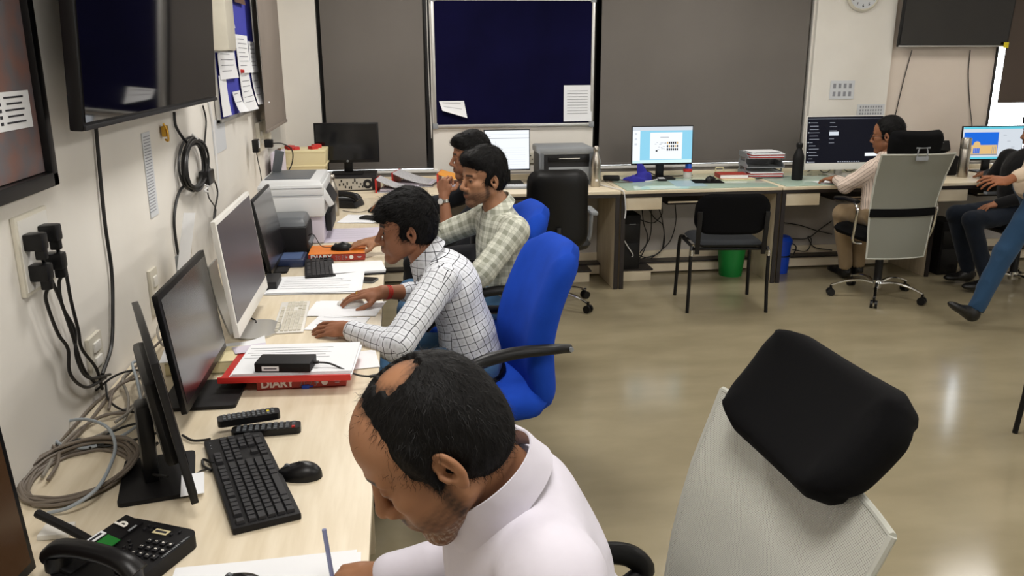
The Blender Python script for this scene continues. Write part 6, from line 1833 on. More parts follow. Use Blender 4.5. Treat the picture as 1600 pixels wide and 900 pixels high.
    lips = smooth01(X, 0.078, 0.086) * smooth01(-np.abs(Z + 0.0675) + 0.011, 0, 0.004) * smooth01(-np.abs(Y) + 0.023, 0, 0.005)
    blend(lips * 0.6, o.get('lip', '#6f3f34'))
    grain = 0.75 + 0.25 * wob(P, 900, 6, 3)
    be = o.get('beard', 0.0)
    jaw = smooth01(-Z, 0.035, 0.060) * smooth01(X, -0.02, 0.02) * (1 - lips) * smooth01(Z, -0.135, -0.115)
    mou = smooth01(X, 0.078, 0.088) * smooth01(-np.abs(Z + 0.054) + 0.0075, 0, 0.004) * smooth01(-np.abs(Y) + 0.030, 0, 0.008)
    side = smooth01(X, 0.0, 0.012) * smooth01(-X, -0.030, -0.018) * smooth01(-Z, -0.01, 0.02) * smooth01(np.abs(Y), 0.05, 0.06)
    blend(np.clip(jaw * be * grain, 0, 1), o.get('beard_col', '#2a1d17'))
    blend(np.clip(side * be * 1.2 * grain, 0, 0.9), '#1a1210')
    blend(np.clip(mou * o.get('moustache', 0.6) * (0.8 + 0.2 * grain), 0, 1), '#120c0a')
    if o.get('grey_stubble'):
        gs = jaw * smooth01(-Z, 0.075, 0.095) * np.clip(wob(P, 1500, 6, 9), 0, 1)
        blend(np.clip(gs * 0.9, 0, 0.8), '#b9aea2')
    brow_z = 0.0275 - 0.12 * np.maximum(np.abs(Y) - 0.035, 0)
    brow = front * smooth01(-np.abs(Z - brow_z) + 0.0062, 0, 0.003) * smooth01(-np.abs(np.abs(Y) - 0.031) + 0.021, 0, 0.006)
    blend(np.clip(brow * 0.95, 0, 1), '#0f0b0a')
    lash = smooth01(X, 0.076, 0.08) * smooth01(-np.abs(Z - (0.0015 if o.get('closed') else 0.0052)) + 0.0022, 0, 0.0012) * smooth01(-np.abs(np.abs(Y) - 0.032) + 0.015, 0, 0.003)
    blend(np.clip(lash * 0.8, 0, 1), '#120c0a')
    if o.get('bald') is not None:
        d = np.linalg.norm((P - np.array(o['bald'])) * np.array((1, 1, 0.7)), axis=1)
        thin = smooth01(d, 0.010, 0.034) * smooth01(-d, -0.075, -0.06)
        blend(np.clip(thin * (0.62 + 0.38 * wob(P, 700, 6, 5)), 0, 0.92), '#120e0c')
    sock = front * smooth01(-np.abs(Z - 0.002) + 0.018, 0, 0.012) * smooth01(-np.abs(np.abs(Y) - 0.031) + 0.020, 0, 0.01) * (1 - brow)
    blend(sock * 0.22, '#4a2c20')
    return P, F, T

def hair_field(kind, res):
    f = Field((-0.17, -0.13, -0.14), (0.14, 0.13, 0.21), res)
    if kind == 'bald':
        f.ell((-0.020, 0, 0.036), (0.101, 0.084, 0.094), 0.01)
        f.ell((-0.050, 0, -0.005), (0.068, 0.078, 0.075), 0.02)
        f.ell((0.104, 0, 0.022), (0.058, 0.070, 0.064), 0.01, op='sub')
        for s in (1, -1): f.ell((0.075, s * 0.055, 0.075), (0.040, 0.022, 0.034), 0.008, op='sub')
        f.ell((0.085, 0, -0.055), (0.085, 0.12, 0.085), 0.008, op='sub')
        for s in (1, -1):
            f.cone((0.010, s * 0.074, 0.045), (0.012, s * 0.070, -0.020), 0.013, 0.008, 0.01)
    else:
        b = {'bushy': 1.0, 'thick': 0.85, 'short': 0.45}[kind]
        f.ell((-0.020, 0, 0.040 + 0.010 * b), (0.100 + 0.006 * b, 0.080 + 0.010 * b, 0.092 + 0.020 * b), 0.01)
        f.ell((-0.052, 0, 0.000), (0.066, 0.078, 0.078), 0.02)
        if kind != 'short':
            f.ell((0.045, 0, 0.090), (0.058, 0.066, 0.040), 0.025)
            if kind == 'bushy':
                f.cone((0.085, -0.045, 0.062), (0.090, 0.040, 0.066), 0.024, 0.022, 0.02)
            else:
                f.cone((0.058, -0.045, 0.098), (0.070, 0.040, 0.104), 0.026, 0.024, 0.02)
        f.ell((0.100, 0, -0.020), (0.075, 0.110, 0.062 if kind == 'bushy' else 0.088), 0.006, op='sub')
        f.ell((0.070, 0, -0.090), (0.085, 0.12, 0.085), 0.006, op='sub')
        for s in (1, -1):
            f.ell((0.062, s * 0.088, 0.012), (0.050, 0.036, 0.046), 0.008, op='sub')
            f.cone((0.010, s * 0.070, 0.040), (0.013, s * 0.069, -0.016), 0.012, 0.007, 0.01)
    for s in (1, -1):
        f.ell((-0.012, s * 0.094, -0.012), (0.026, 0.026, 0.036), 0.006, op='sub')
    f.ell((-0.02, 0, -0.135), (0.15, 0.15, 0.070), 0.010, op='sub')
    return f

def hair_parts(kind, res, seed, density=3500, length=0.022, width=0.0011, bald_center=None):
    f = hair_field(kind, res)
    P, F = f.mesh()
    N = normals_of(P, F)
    c = np.array((-0.02, 0, 0.03))
    # clumps flowing over the skull
    amp = {'bushy': 0.0035, 'thick': 0.003, 'short': 0.0014, 'bald': 0.0012}[kind]
    P2 = P + N * (amp * wob(P * np.array((1, 2.2, 1)), 130, 7, seed))[:, None]
    keep = None
    if bald_center is not None:
        d = np.linalg.norm((P - np.array(bald_center)) * np.array((1, 1.0, 0.7)), axis=1)
        edge = 0.030 + 0.006 * wob(P, 60, 5, 2) + 0.006 * wob(P, 320, 6, 8)
        P2 = P2 - N * (0.010 * (1 - smooth01(d, edge - 0.006, edge + 0.010)))[:, None]
    rs = np.random.RandomState(seed)
    # strands: thin ribbons growing back and down from the crown
    sel = rs.randint(0, len(P2), density)
    root, nn = P2[sel], N[sel]
    if bald_center is not None:
        d = np.linalg.norm((root - np.array(bald_center)) * np.array((1, 1.0, 0.7)), axis=1)
        ok = rs.rand(len(d)) < 0.22 + 0.78 * smooth01(d, 0.014, 0.030)
        root, nn = root[ok], nn[ok]
    crown = np.array((-0.055, 0.0, 0.115))
    flow = root - crown
    if kind in ('bushy', 'thick'):
        flow = flow * np.array((1.0, 1.0, 0.6)) + np.array((0.05, 0, 0.0)) * (root[:, 2:3] > 0.06)
    flow = flow - nn * np.sum(flow * nn, 1)[:, None]
    flow = flow / (np.linalg.norm(flow, axis=1)[:, None] + 1e-9)
    flow = flow + 0.35 * rs.randn(*flow.shape); flow /= np.linalg.norm(flow, axis=1)[:, None]
    side = np.cross(nn, flow); side /= (np.linalg.norm(side, axis=1)[:, None] + 1e-9)
    L = length * (0.6 + 0.8 * rs.rand(len(root)))[:, None]
    lift = {'bushy': 0.38, 'thick': 0.30, 'short': 0.25, 'bald': 0.22}[kind]
    Q, G = [], []
    n = len(root)
    ts = (0.0, 0.35, 0.7, 1.0)
    for i, t in enumerate(ts):
        p = root - nn * 0.001 + flow * L * t + nn * L * (lift * t - 0.35 * t * t) + side * L * 0.12 * np.sin(3 * t + rs.rand(n)[:, None] * 3)
        w = width * (1 - 0.8 * t)
        Q.append(p - side * w / 2); Q.append(p + side * w / 2)
    Q = np.stack(Q, 1).reshape(-1, 3)
    base = np.arange(n) * (2 * len(ts))
    for i in range(len(ts) - 1):
        G.append(np.stack([base + 2 * i, base + 2 * i + 1, base + 2 * i + 3, base + 2 * i + 2], 1))
    return (P2, F), (Q, np.concatenate(G))

def head_matrix(center, fwd, up=(0, 0, 1), scale=1.0):
    x = unit(fwd); z = np.array(up, float); z = unit(z - x * (x @ z)); y = np.cross(z, x)
    return np.stack([x, y, z], 1) * scale, np.array(center, float)

# ------------------------------------------------------------------ hands; frame x along the fingers, z out of the back of the hand, y toward the thumb side
def hand(f, wrist, xdir, zdir, thumb_side, pose, elbow, scale=1.0, r_w=0.0255, r_e=0.042, k=0.006):
    """Adds forearm + hand volumes to field f. thumb_side +1/-1 picks which way the thumb leaves."""
    x = unit(xdir); z = np.array(zdir, float); z = unit(z - x * (x @ z)); y = np.cross(z, x) * thumb_side
    W = np.array(wrist, float)
    def pt(a, b, c): return W + (x * a + y * b + z * c) * scale
    s = scale
    f.cone(elbow, W, r_e, r_w, 0.01)
    # wrist to palm
    R = np.stack([x, y, z], 1)
    f.ell(pt(0.045, 0.0, 0.0), (0.050 * s, 0.038 * s, 0.0155 * s), 0.012, R=R)
    f.cone(pt(0.0, 0, 0), pt(0.03, 0.0, 0.0), r_w * 0.95, 0.020 * s, 0.015)
    f.cone(pt(0.018, 0.020, -0.006), pt(0.052, 0.036, -0.010), 0.016 * s, 0.012 * s, 0.012)
    cur = {'mouse': ((0.10, 0.35, 0.30), 0.12), 'flat': ((0.14, 0.30, 0.22), 0.06), 'fist': ((1.1, 1.5, 0.9), 0.1), 'pen': ((0.75, 0.75, 0.45), 0.1), 'soft': ((0.35, 0.5, 0.35), 0.08)}[pose]
    specs = [(0.029, 0.082, (0.040, 0.025, 0.021), 0.0083, 0.10), (0.0095, 0.086, (0.044, 0.028, 0.022), 0.0086, 0.02), (-0.0105, 0.083, (0.041, 0.026, 0.021), 0.0081, -0.05), (-0.029, 0.074, (0.032, 0.020, 0.018), 0.0070, -0.14)]
    for i, (fy, fx, ls, r, sp) in enumerate(specs):
        p = pt(fx, fy, 0.002)
        f.cone(pt(0.045, fy * 0.75, 0.003), p, 0.011 * s, r * 1.12 * s, 0.006)
        ang = 0.0
        yaw = sp * (0.7 if pose == 'flat' else 1.0)
        for j, L in enumerate(ls):
            ang += cur[0][j] * (1 + 0.08 * i)
            d = x * math.cos(ang) * math.cos(yaw) + y * math.sin(yaw) - z * math.sin(ang)
            q = p + unit(d) * L * s
            f.cone(p, q, r * (1 - 0.07 * j) * s, r * (0.93 - 0.10 * j) * s, 0.0025)
            p = q
    th = {'mouse': ((0.75, -0.35), (0.35, -0.25), (0.2, -0.2)), 'flat': ((0.55, -0.35), (0.25, -0.30), (0.15, -0.2)), 'fist': ((0.7, -0.7), (0.1, -0.8), (-0.5, -0.7)), 'pen': ((0.55, -0.75), (0.25, -0.75), (0.1, -0.7)), 'soft': ((0.7, -0.4), (0.4, -0.4), (0.2, -0.3))}[pose]
    p = pt(0.030, 0.032, -0.008)
    for j, (L, (dy, dz)) in enumerate(zip((0.034, 0.030, 0.024), th)):
        d = x * math.sqrt(max(0.05, 1 - dy * dy - dz * dz)) + y * dy + z * dz
        q = p + unit(d) * L * s
        f.cone(p, q, (0.0115 - 0.0012 * j) * s, (0.0105 - 0.0014 * j) * s, 0.004)
        p = q
    return pt

def bone_uv(P, F, bones):
    """Per-corner UV in metres from the closest bone: u around it, v along it."""
    C = P[F].mean(1)
    FN = np.cross(P[F[:, 2]] - P[F[:, 0]], P[F[:, 3]] - P[F[:, 1]]); FN /= (np.linalg.norm(FN, axis=1)[:, None] + 1e-12)
    best = np.full(len(F), 1e9); which = np.zeros(len(F), int)
    for i, b in enumerate(bones):
        a, e = np.array(b['a']), np.array(b['b']); ba = e - a
        t = np.clip(((C - a) @ ba) / (ba @ ba), 0, 1)
        d = np.linalg.norm(C - a - t[:, None] * ba, axis=1) / b['r']
        m = d < best
        best[m] = d[m]; which[m] = i
    uv = np.zeros((len(F), 4, 2))
    for i, b in enumerate(bones):
        m = which == i
        if not m.any(): continue
        a, e = np.array(b['a']), np.array(b['b']); ax = unit(e - a)
        ref = np.array(b.get('ref', (0, 1, 0)), float); ref = unit(ref - ax * (ref @ ax)); bi = np.cross(ax, ref)
        Q = P[F[m]] - a
        v = Q @ ax
        Nf = FN[m]
        na, nr, nb_ = np.abs(Nf @ ax), np.abs(Nf @ ref), np.abs(Nf @ bi)
        cap = ((na > 0.80) & (not b.get('planar')))[:, None]
        side_ = (nr > nb_)[:, None]
        u = np.where(side_, Q @ bi, Q @ ref + 0.0075)
        u = np.where(cap, Q @ ref, u); v = np.where(cap, Q @ bi, v)
        uv[m] = np.stack([u + 0.006 * np.sin(v * 11), v + 0.004 * np.sin(u * 13)], -1)
    return uv.reshape(-1, 2)

def torso_field(f, pel, mid, chest, neck, shl, shr, w=1.0, belly=1.0, k=0.05, ydir=(0, 1, 0), puff=0.0):
    """Shirt-shaped trunk; ydir = across the shoulders."""
    Y = unit(ydir)
    up = unit(np.array(chest) - np.array(pel)); fw = unit(np.cross(Y, up)); R = np.stack([fw, Y, up], 1)
    f.ell(pel, (0.135 * w * belly, 0.175 * w, 0.13), k, R=R)
    f.ell(mid, (0.130 * w * belly, 0.168 * w, 0.15), k, R=R)
    f.ell(chest, (0.122 * w, 0.170 * w, 0.15), k, R=R)
    f.cone(np.array(shl) * 0.96 + np.array(chest) * 0.04, shr, 0.062 * w, 0.062 * w, 0.05)
    f.cone(neck, np.array(neck) * 0.5 + (np.array(shl) + np.array(shr)) * 0.25, 0.062, 0.075, 0.05)

def make_person(label, j, skin, shirt_mat, pants_mat, hair, o):
    """j: dict of joints in metres (world)."""
    origin = np.array((j['pelvis'][0], j['pelvis'][1], 0.0))
    t = thing('person', label, 'person', tuple(origin), group=None)
    res_h, res_b = o.get('res_head', 0.0034), o.get('res_hand', 0.0030)
    Rm, C = head_matrix(j['head'], o['fwd'], o.get('up', (0, 0, 1)), o.get('hscale', 1.0))
    nl = np.linalg.inv(Rm) @ (np.array(j['neck']) - C)
    o['neck_local'] = nl
    P, F, T = head_parts(res_h, skin, o)
    head = (P @ Rm.T + C, F)
    parts, tints = [(head[0], head[1], 0)], [T]
    sk = np.array(lin(skin)[:3])
    # neck joins head and trunk; trunk and limbs under the clothes
    A = [np.array(v) for v in (j['neck'], j['chest'], j['pelvis'], j['shl'], j['shr'], j['ell'], j['elr'], j['kl'], j['kr'], j['al'], j['ar'], C)]
    lo = np.min(A, 0) - 0.16; hi = np.max(A, 0) + 0.16
    f = Field(lo, hi, 0.010)
    f.cone(C + Rm @ np.array((-0.03, 0, -0.05)), j['neck'], 0.053, 0.056, 0.02)
    f.cone(j['neck'], j['chest'], 0.055, 0.09, 0.05); f.cone(j['chest'], j['pelvis'], 0.09, 0.10, 0.05)
    for s, e in (('shl', 'ell'), ('shr', 'elr')):
        f.cone(j['chest'], j[s], 0.06, 0.045, 0.03); f.cone(j[s], j[e], 0.042, 0.034, 0.02)
    _y = unit(np.array(j['shl']) - np.array(j['shr'])); _u = unit(np.array(j['chest']) - np.array(j['pelvis']))
    for s_, k_, a_ in ((1, 'kl', 'al'), (-1, 'kr', 'ar')):
        hip_ = np.array(j['pelvis']) + _y * 0.085 * s_ - _u * 0.03
        f.cone(j['pelvis'], hip_, 0.055, 0.055, 0.02); f.cone(hip_, j[k_], 0.060, 0.046, 0.02); f.cone(j[k_], j[a_], 0.048, 0.034, 0.02)
    P, F = f.mesh(); parts.append((P, F, 0)); tints.append(sk[None, :].repeat(len(P), 0))
    for side in ('l', 'r'):
        if 'w' + side not in j: continue
        w_, e_ = np.array(j['w' + side]), np.array(j['el' + side])
        hx, hz, ts, pose = o['hand_' + side]
        tip = w_ + unit(hx) * 0.2
        lo = np.min([w_, e_, tip], 0) - 0.085; hi = np.max([w_, e_, tip], 0) + 0.085
        f = Field(lo, hi, res_b)
        hand(f, w_, hx, hz, ts, pose, e_, o.get('hand_scale', 1.0))
        P, F = f.mesh(); parts.append((P, F, 0))
        tt = sk[None, :].repeat(len(P), 0) * (1 + 0.10 * wob(P, 60)[:, None])
        d = np.linalg.norm(P - (w_ + unit(hx) * 0.085), axis=1)
        tt = tt * (1 - 0.12 * smooth01(-d, -0.03, -0.01)[:, None])
        tints.append(tt)
    to_object('body', parts, [M['skin']], t, origin, tint=np.concatenate(tints))
    # eyes
    for s in (1, -1):
        c = C + Rm @ np.array((0.0732, s * 0.0318, 0.0025))
        m = MB(); m.lathe((0, 0, 0), [(0.0118 * math.cos(a), 0.0118 * math.sin(a)) for a in [math.radians(-90 + 15 * q) for q in range(13)]], 18)
        e = m.build('eye', M['eye_white'], t); e.location = tuple(c - origin)
        c2 = c + Rm @ (unit(np.array((0.93, -0.0 * s, o.get('gaze', -0.25)))) * 0.0082)
        m = MB(); m.lathe((0, 0, 0), [(0.0058 * math.cos(a), 0.0058 * math.sin(a)) for a in [math.radians(-90 + 15 * q) for q in range(13)]], 14)
        i_ = m.build('iris', M['eye_iris'], e); i_.location = tuple(c2 - c)
    # hair
    (hp, hf), (sp_, sf) = hair_parts(hair, o.get('res_hair', 0.0042), o.get('seed', 1), o.get('strands', 2500), o.get('hair_len', 0.022), o.get('hair_w', 0.0013), o.get('bald'))
    to_object('hair', [(hp @ Rm.T + C, hf, 0), (sp_ @ Rm.T + C, sf, 1)], [M['hair'], M['hair_strand']], t, origin)
    # shirt
    res_s = o.get('res_shirt', 0.0075)
    short = o.get('sleeve_end', 1.0)
    pts = [np.array(j[k_]) for k_ in ('pelvis', 'mid', 'chest', 'neck', 'shl', 'shr', 'ell', 'elr')]
    cuffs = {}
    for side in ('l', 'r'):
        e_ = np.array(j['el' + side])
        w_ = np.array(j.get('w' + side, e_))
        fr = o.get('cuff_' + side, 0.93)
        cuffs[side] = e_ + (w_ - e_) * fr
        pts.append(cuffs[side])
    lo = np.min(pts, 0) - 0.22; hi = np.max(pts, 0) + 0.22
    hi[2] = max(j['neck'][2], j['shl'][2], j['shr'][2]) + 0.10
    f = Field(lo, hi, res_s)
    yd = unit(np.array(j['shl']) - np.array(j['shr']))
    torso_field(f, j['pelvis'], j['mid'], j['chest'], j['neck'], j['shl'], j['shr'], o.get('w', 1.0), o.get('belly', 1.0), 0.05, yd)
    bones = [dict(a=np.array(j['pelvis']), b=np.array(j['chest']) + (np.array(j['neck']) - np.array(j['chest'])) * 0.8, r=0.155, ref=yd, planar=True)]
    for side in ('l', 'r'):
        s_, e_ = np.array(j['sh' + side]), np.array(j['el' + side])
        f.cone(s_, e_, 0.064, 0.054, 0.03)
        bones.append(dict(a=s_ * 0.9 + e_ * 0.1, b=e_, r=0.06, ref=(0, 0, 1) if abs(unit(e_ - s_)[2]) < 0.8 else (1, 0, 0)))
        if np.linalg.norm(cuffs[side] - e_) > 0.04:
            f.cone(e_, cuffs[side], 0.052, 0.037, 0.02)
            bones.append(dict(a=e_, b=cuffs[side], r=0.05, ref=(0, 0, 1) if abs(unit(cuffs[side] - e_)[2]) < 0.8 else (1, 0, 0)))
            f.cone(cuffs[side] - unit(cuffs[side] - e_) * 0.03, cuffs[side] + unit(cuffs[side] - e_) * 0.004, 0.038, 0.038, 0.004)
    # open neck
    ndir = unit(C + Rm @ np.array((-0.03, 0, -0.05)) - np.array(j['neck']))
    f.cone(np.array(j['neck']) + ndir * 0.035, np.array(j['neck']) + ndir * 0.16, 0.063, 0.080, 0.01, op='sub')
    P, F = f.mesh()
    uv = bone_uv(P, F, bones)
    N = normals_of(P, F)
    amp = o.get('wrinkle', 0.0045)
    wgt = np.full(len(P), 0.45)
    for side in ('l', 'r'):
        d = np.linalg.norm(P - np.array(j['el' + side]), axis=1); wgt = np.maximum(wgt, 1.25 * np.exp(-(d / 0.09) ** 2))
        d = np.linalg.norm(P - np.array(j['sh' + side]), axis=1); wgt = np.maximum(wgt, 0.7 * np.exp(-(d / 0.10) ** 2))
    d = np.linalg.norm(P - np.array(j['pelvis']), axis=1); wgt = np.maximum(wgt, 1.1 * np.exp(-(d / 0.16) ** 2))
    wv = wob(P, 34, 7, o.get('seed', 1)); wv = 1 - 2 * np.abs(wv)
    P = P + N * (amp * wgt * wv)[:, None]
    sh = to_object('shirt', [(P, F, 0)], [shirt_mat], t, origin, uv=uv)
    # collar: stand and two points
    ny = unit(np.array(j['shl']) - np.array(j['shr'])); nf = unit(np.cross(ny, ndir)); 
    if nf @ np.array(o['fwd']) < 0: nf = -nf
    cr = o.get('collar_r', (0.076, 0.074)); cdrop = o.get('collar_drop', 0.0)
    base = np.array(j['neck']) + ndir * o.get('collar_up', 0.034)
    m = MB()
    def coll(u, v):
        a = -PI * 0.86 + 2 * PI * 0.86 * u
        # a = 0 at the nape
        rad = -nf * math.cos(a) * cr[0] + ny * math.sin(a) * cr[1]
        ffold = abs(u - 0.5) * 2
        drop = 0.040 + cdrop * 0.5 + (0.028 + cdrop) * ffold ** 3
        out = 1 + (0.16 + 0.10 * ffold) * v
        p = base + rad * out + ndir * (0.020 - drop * v) + nf * (0.012 * ffold ** 2 * v) - ndir * (0.030 * ffold ** 2)
        return tuple(p - origin)
    m.sheet(coll, 36, 5, 0.0025)
    def stand(u, v):
        a = -PI * 0.90 + 2 * PI * 0.90 * u
        ffold = abs(u - 0.5) * 2
        p = base + (-nf * math.cos(a) * cr[0] + ny * math.sin(a) * cr[1]) * 0.97 + ndir * (-0.02 + 0.038 * v) - ndir * (0.030 * ffold ** 2)
        return tuple(p - origin)
    m.sheet(stand, 36, 2, 0.002)
    co = m.build('collar', shirt_mat, sh, ang=60)
    l = co.data.uv_layers.new(name='UVMap')
    uvw = [(0, 0)] * len(co.data.loops)
    for lp in co.data.loops:
        v = co.data.vertices[lp.vertex_index].co
        l.data[lp.index].uv = (math.atan2(v.y - (base - origin)[1], v.x - (base - origin)[0]) * 0.07, v.z)
    # trousers
    pts = [np.array(j[k_]) for k_ in ('pelvis', 'kl', 'kr', 'al', 'ar')]
    lo = np.min(pts, 0) - 0.19; hi = np.max(pts, 0) + 0.19
    f = Field(lo, hi, o.get('res_pants', 0.009))
    pv = np.array(j['pelvis']); up = unit(np.array(j['chest']) - pv)
    Rp = np.stack([unit(np.cross(yd, up)), yd, up], 1)
    f.ell(pv - up * 0.02, (0.115, 0.165, 0.105), 0.03, R=Rp)
    for s_, k_, a_ in ((1, 'kl', 'al'), (-1, 'kr', 'ar')):
        hip = pv + yd * 0.085 * s_ - up * 0.02
        f.cone(hip, j[k_], 0.088, 0.064, 0.035); f.cone(j[k_], j[a_], 0.064, 0.050, 0.02)
        d = unit(np.array(j[a_]) - np.array(j[k_]))
        f.cone(np.array(j[a_]) + d * 0.03, np.array(j[a_]) + d * 0.14, 0.06, 0.06, 0.002, op='sub')
    P, F = f.mesh(); N = normals_of(P, F)
    wv = 1 - 2 * np.abs(wob(P, 30, 7, 11)); P = P + N * (0.004 * wv)[:, None]
    to_object('trousers', [(P, F, 0)], [pants_mat], t, origin, uv=P[F].reshape(-1, 3)[:, :2])
    # shoes
    for a_, fd in (('al', o.get('foot_l', o.get('foot'))), ('ar', o.get('foot_r', o.get('foot')))):
        a = np.array(j[a_]); fd = unit(fd)
        sd = unit(np.cross((0, 0, 1), fd)); upv = np.cross(fd, sd)
        R = np.stack([fd, sd, upv], 1)
        sole = o.get('sole_drop', 0.06)
        f = Field(a - 0.24, a + 0.24, 0.006)
        f.ell(a + fd * 0.02 - upv * (sole - 0.035), (0.075, 0.038, 0.045), 0.03, R=R)
        f.ell(a + fd * 0.115 - upv * (sole - 0.024), (0.085, 0.044, 0.028), 0.03, R=R)
        f.cone(a, a - upv * 0.03, 0.040, 0.04, 0.02)
        P, F = f.mesh()
        to_object('shoe', [(P, F, 0)], [M['shoe']], t, origin)
    return t, Rm, C, origin
M['shoe'] = mat('black_shoe_leather', '#0c0b0b', 0.4)


# ------------------------------------------------------------------ the six people
A3 = lambda v: tuple(float(q) for q in v)
def lefty(fwd): return unit(np.cross((0, 0, 1), fwd))
CL_GRID = cloth_mat('shirt_black_grid', '#dfe2e8', 'grid')
CL_PLAID = cloth_mat('shirt_sage_plaid', '#d3d4c6', 'plaid')
CL_LAV = cloth_mat('shirt_pale_lavender', '#d3cfda', 'plain')
CL_DARK = cloth_mat('shirt_charcoal', '#1e2126', 'plain')
CL_STRIPE = cloth_mat('shirt_cream_stripe', '#dccabc', 'stripe')
CL_BLACK = cloth_mat('shirt_black', '#0c0c0e', 'plain')
CL_TAN = cloth_mat('shirt_light_tan', '#cdb9a2', 'plain')
CL_JEANS = cloth_mat('jeans_blue', '#2d5578', 'denim')
CL_DENIM_DK = cloth_mat('jeans_dark', '#111925', 'plain')
CL_JEANS2 = cloth_mat('jeans_faded', '#24405c', 'plain')
CL_BEIGE = cloth_mat('trousers_beige', '#a08a6b', 'plain')
CL_GREYT = cloth_mat('trousers_charcoal', '#25262a', 'plain')

# balding man writing
j0 = dict(head=(0.030, 1.035, 1.196), neck=(0.118, 1.075, 1.105), chest=(0.165, 1.10, 0.975), mid=(0.225, 1.14, 0.80), pelvis=(0.27, 1.17, 0.605),
          shl=(0.175, 0.925, 1.055), shr=(0.150, 1.255, 1.045), ell=(0.12, 0.86, 0.81), wl=(-0.12, 0.93, 0.785), elr=(0.17, 1.335, 0.835), wr=(-0.058, 1.362, 0.785),
          kl=(-0.15, 1.03, 0.56), kr=(-0.15, 1.31, 0.56), al=(-0.12, 1.03, 0.085), ar=(-0.12, 1.31, 0.085))
pr_ = math.radians(37)
person0, R0, C0, O0 = make_person('balding man in a pale lavender shirt bent over his writing in the grey mesh chair', j0, '#9c6f51', CL_LAV, CL_GREYT, 'bald', dict(
    fwd=(-math.cos(pr_), -0.03, -math.sin(pr_)), up=(-math.sin(pr_), 0, math.cos(pr_)), closed=True, beard=0.72, beard_col='#3a2c25', grey_stubble=True, moustache=0.85, seed=4,
    res_head=0.0023, res_hair=0.0028, res_hand=0.0028, res_shirt=0.006, strands=11000, hair_len=0.018, hair_w=0.0008, bald=(-0.030, 0.014, 0.126), hscale=0.975, collar_drop=0.035,
    hand_l=((-1, 0.25, -0.1), (0, 0, 1), -1, 'flat'), hand_r=((-1, 0.05, -0.15), (-0.1, -0.35, 0.9), 1, 'pen'), w=1.0, wrinkle=0.006, foot=(-1, 0, 0), cuff_l=0.9, cuff_r=0.92,
    collar_r=(0.082, 0.080), collar_up=0.044))
t = thing('pen', 'slim bluish pen held by the balding man', 'pen', (-0.150, 1.375, 0.80))
m = MB(); m.cyl((0.0, 0, -0.045), (-0.012, 0.01, 0.075), 0.0042, 0.0042, 10); m.cyl((0.0, 0, -0.045), (0.001, 0, -0.052), 0.0035, 0.001, 10); m.build('pen_barrel', mat('pen_blue_grey', '#7f86ab', 0.35), t)

# man in the black-grid shirt
sl = (0.139, 2.940, 0.918)
j1 = dict(head=(0.015, 3.12, 1.080), neck=(0.095, 3.12, 0.965), chest=(0.185, 3.12, 0.835), mid=(0.235, 3.12, 0.67), pelvis=(0.250, 3.12, 0.560),
          shl=(0.130, 2.955, 0.915), shr=(0.125, 3.285, 0.905), ell=(-0.035, 2.715, 0.760), wl=(-0.200, 2.835, 0.787), elr=(0.115, 3.375, 0.760), wr=(-0.085, 3.235, 0.806),
          kl=(-0.20, 2.98, 0.565), kr=(-0.20, 3.27, 0.565), al=(-0.16, 2.98, 0.085), ar=(-0.16, 3.27, 0.085))
person1, R1, C1, O1 = make_person('man in a white shirt with black grid checks leaning over the desk, dark thick hair', j1, '#94644a', CL_GRID, CL_JEANS, 'bushy', dict(
    fwd=(-1, -0.04, -0.09), beard=0.18, moustache=0.6, seed=9, res_head=0.003, res_hair=0.0035, res_hand=0.0026, res_shirt=0.006, strands=7000, hair_len=0.026, hair_w=0.0014,
    hand_l=((-0.86, 0.48, -0.10), (-0.05, -0.45, 0.88), -1, 'flat'), hand_r=((-1, 0.10, -0.10), (0, -0.15, 1), 1, 'mouse'), w=0.93, belly=0.92, wrinkle=0.0055, foot=(-1, 0, 0),
    cuff_l=0.86, cuff_r=0.55, gaze=-0.2))
# man in the pale plaid shirt
f2 = unit((-0.91, -0.40, -0.05)); l2 = lefty(f2)
n2 = V3(0.452, 3.865, 1.015)
j2 = dict(head=(0.380, 3.857, 1.160), neck=A3(n2), chest=(0.475, 3.87, 0.85), mid=(0.480, 3.87, 0.71), pelvis=(0.480, 3.87, 0.605),
          shl=A3(n2 + V3(0.055, -0.172, -0.070)), shr=A3(n2 + V3(-0.055, 0.170, -0.075)), ell=(0.342, 3.600, 0.772), wl=(0.16, 3.60, 0.655), elr=(0.175, 4.12, 0.845), wr=(-0.115, 4.135, 0.826),
          kl=(0.03, 3.74, 0.575), kr=(0.03, 4.03, 0.575), al=(0.0, 3.74, 0.085), ar=(0.0, 4.03, 0.085))
person2, R2, C2, O2 = make_person('man in a pale sage plaid shirt with moustache and short beard, hand on mouse', j2, '#a17456', CL_PLAID, CL_JEANS, 'thick', dict(
    fwd=f2, beard=0.75, moustache=0.85, seed=14, res_head=0.003, res_hair=0.0036, res_hand=0.0028, res_shirt=0.0065, strands=6000, hair_len=0.022, hair_w=0.0016,
    hand_l=((-1, 0, -0.1), (0, -0.3, 1), -1, 'flat'), hand_r=((-1, 0.02, -0.12), (0, -0.15, 1), 1, 'mouse'), w=1.0, wrinkle=0.006, foot=(-1, 0, 0), cuff_l=0.9, cuff_r=0.45, gaze=-0.15))
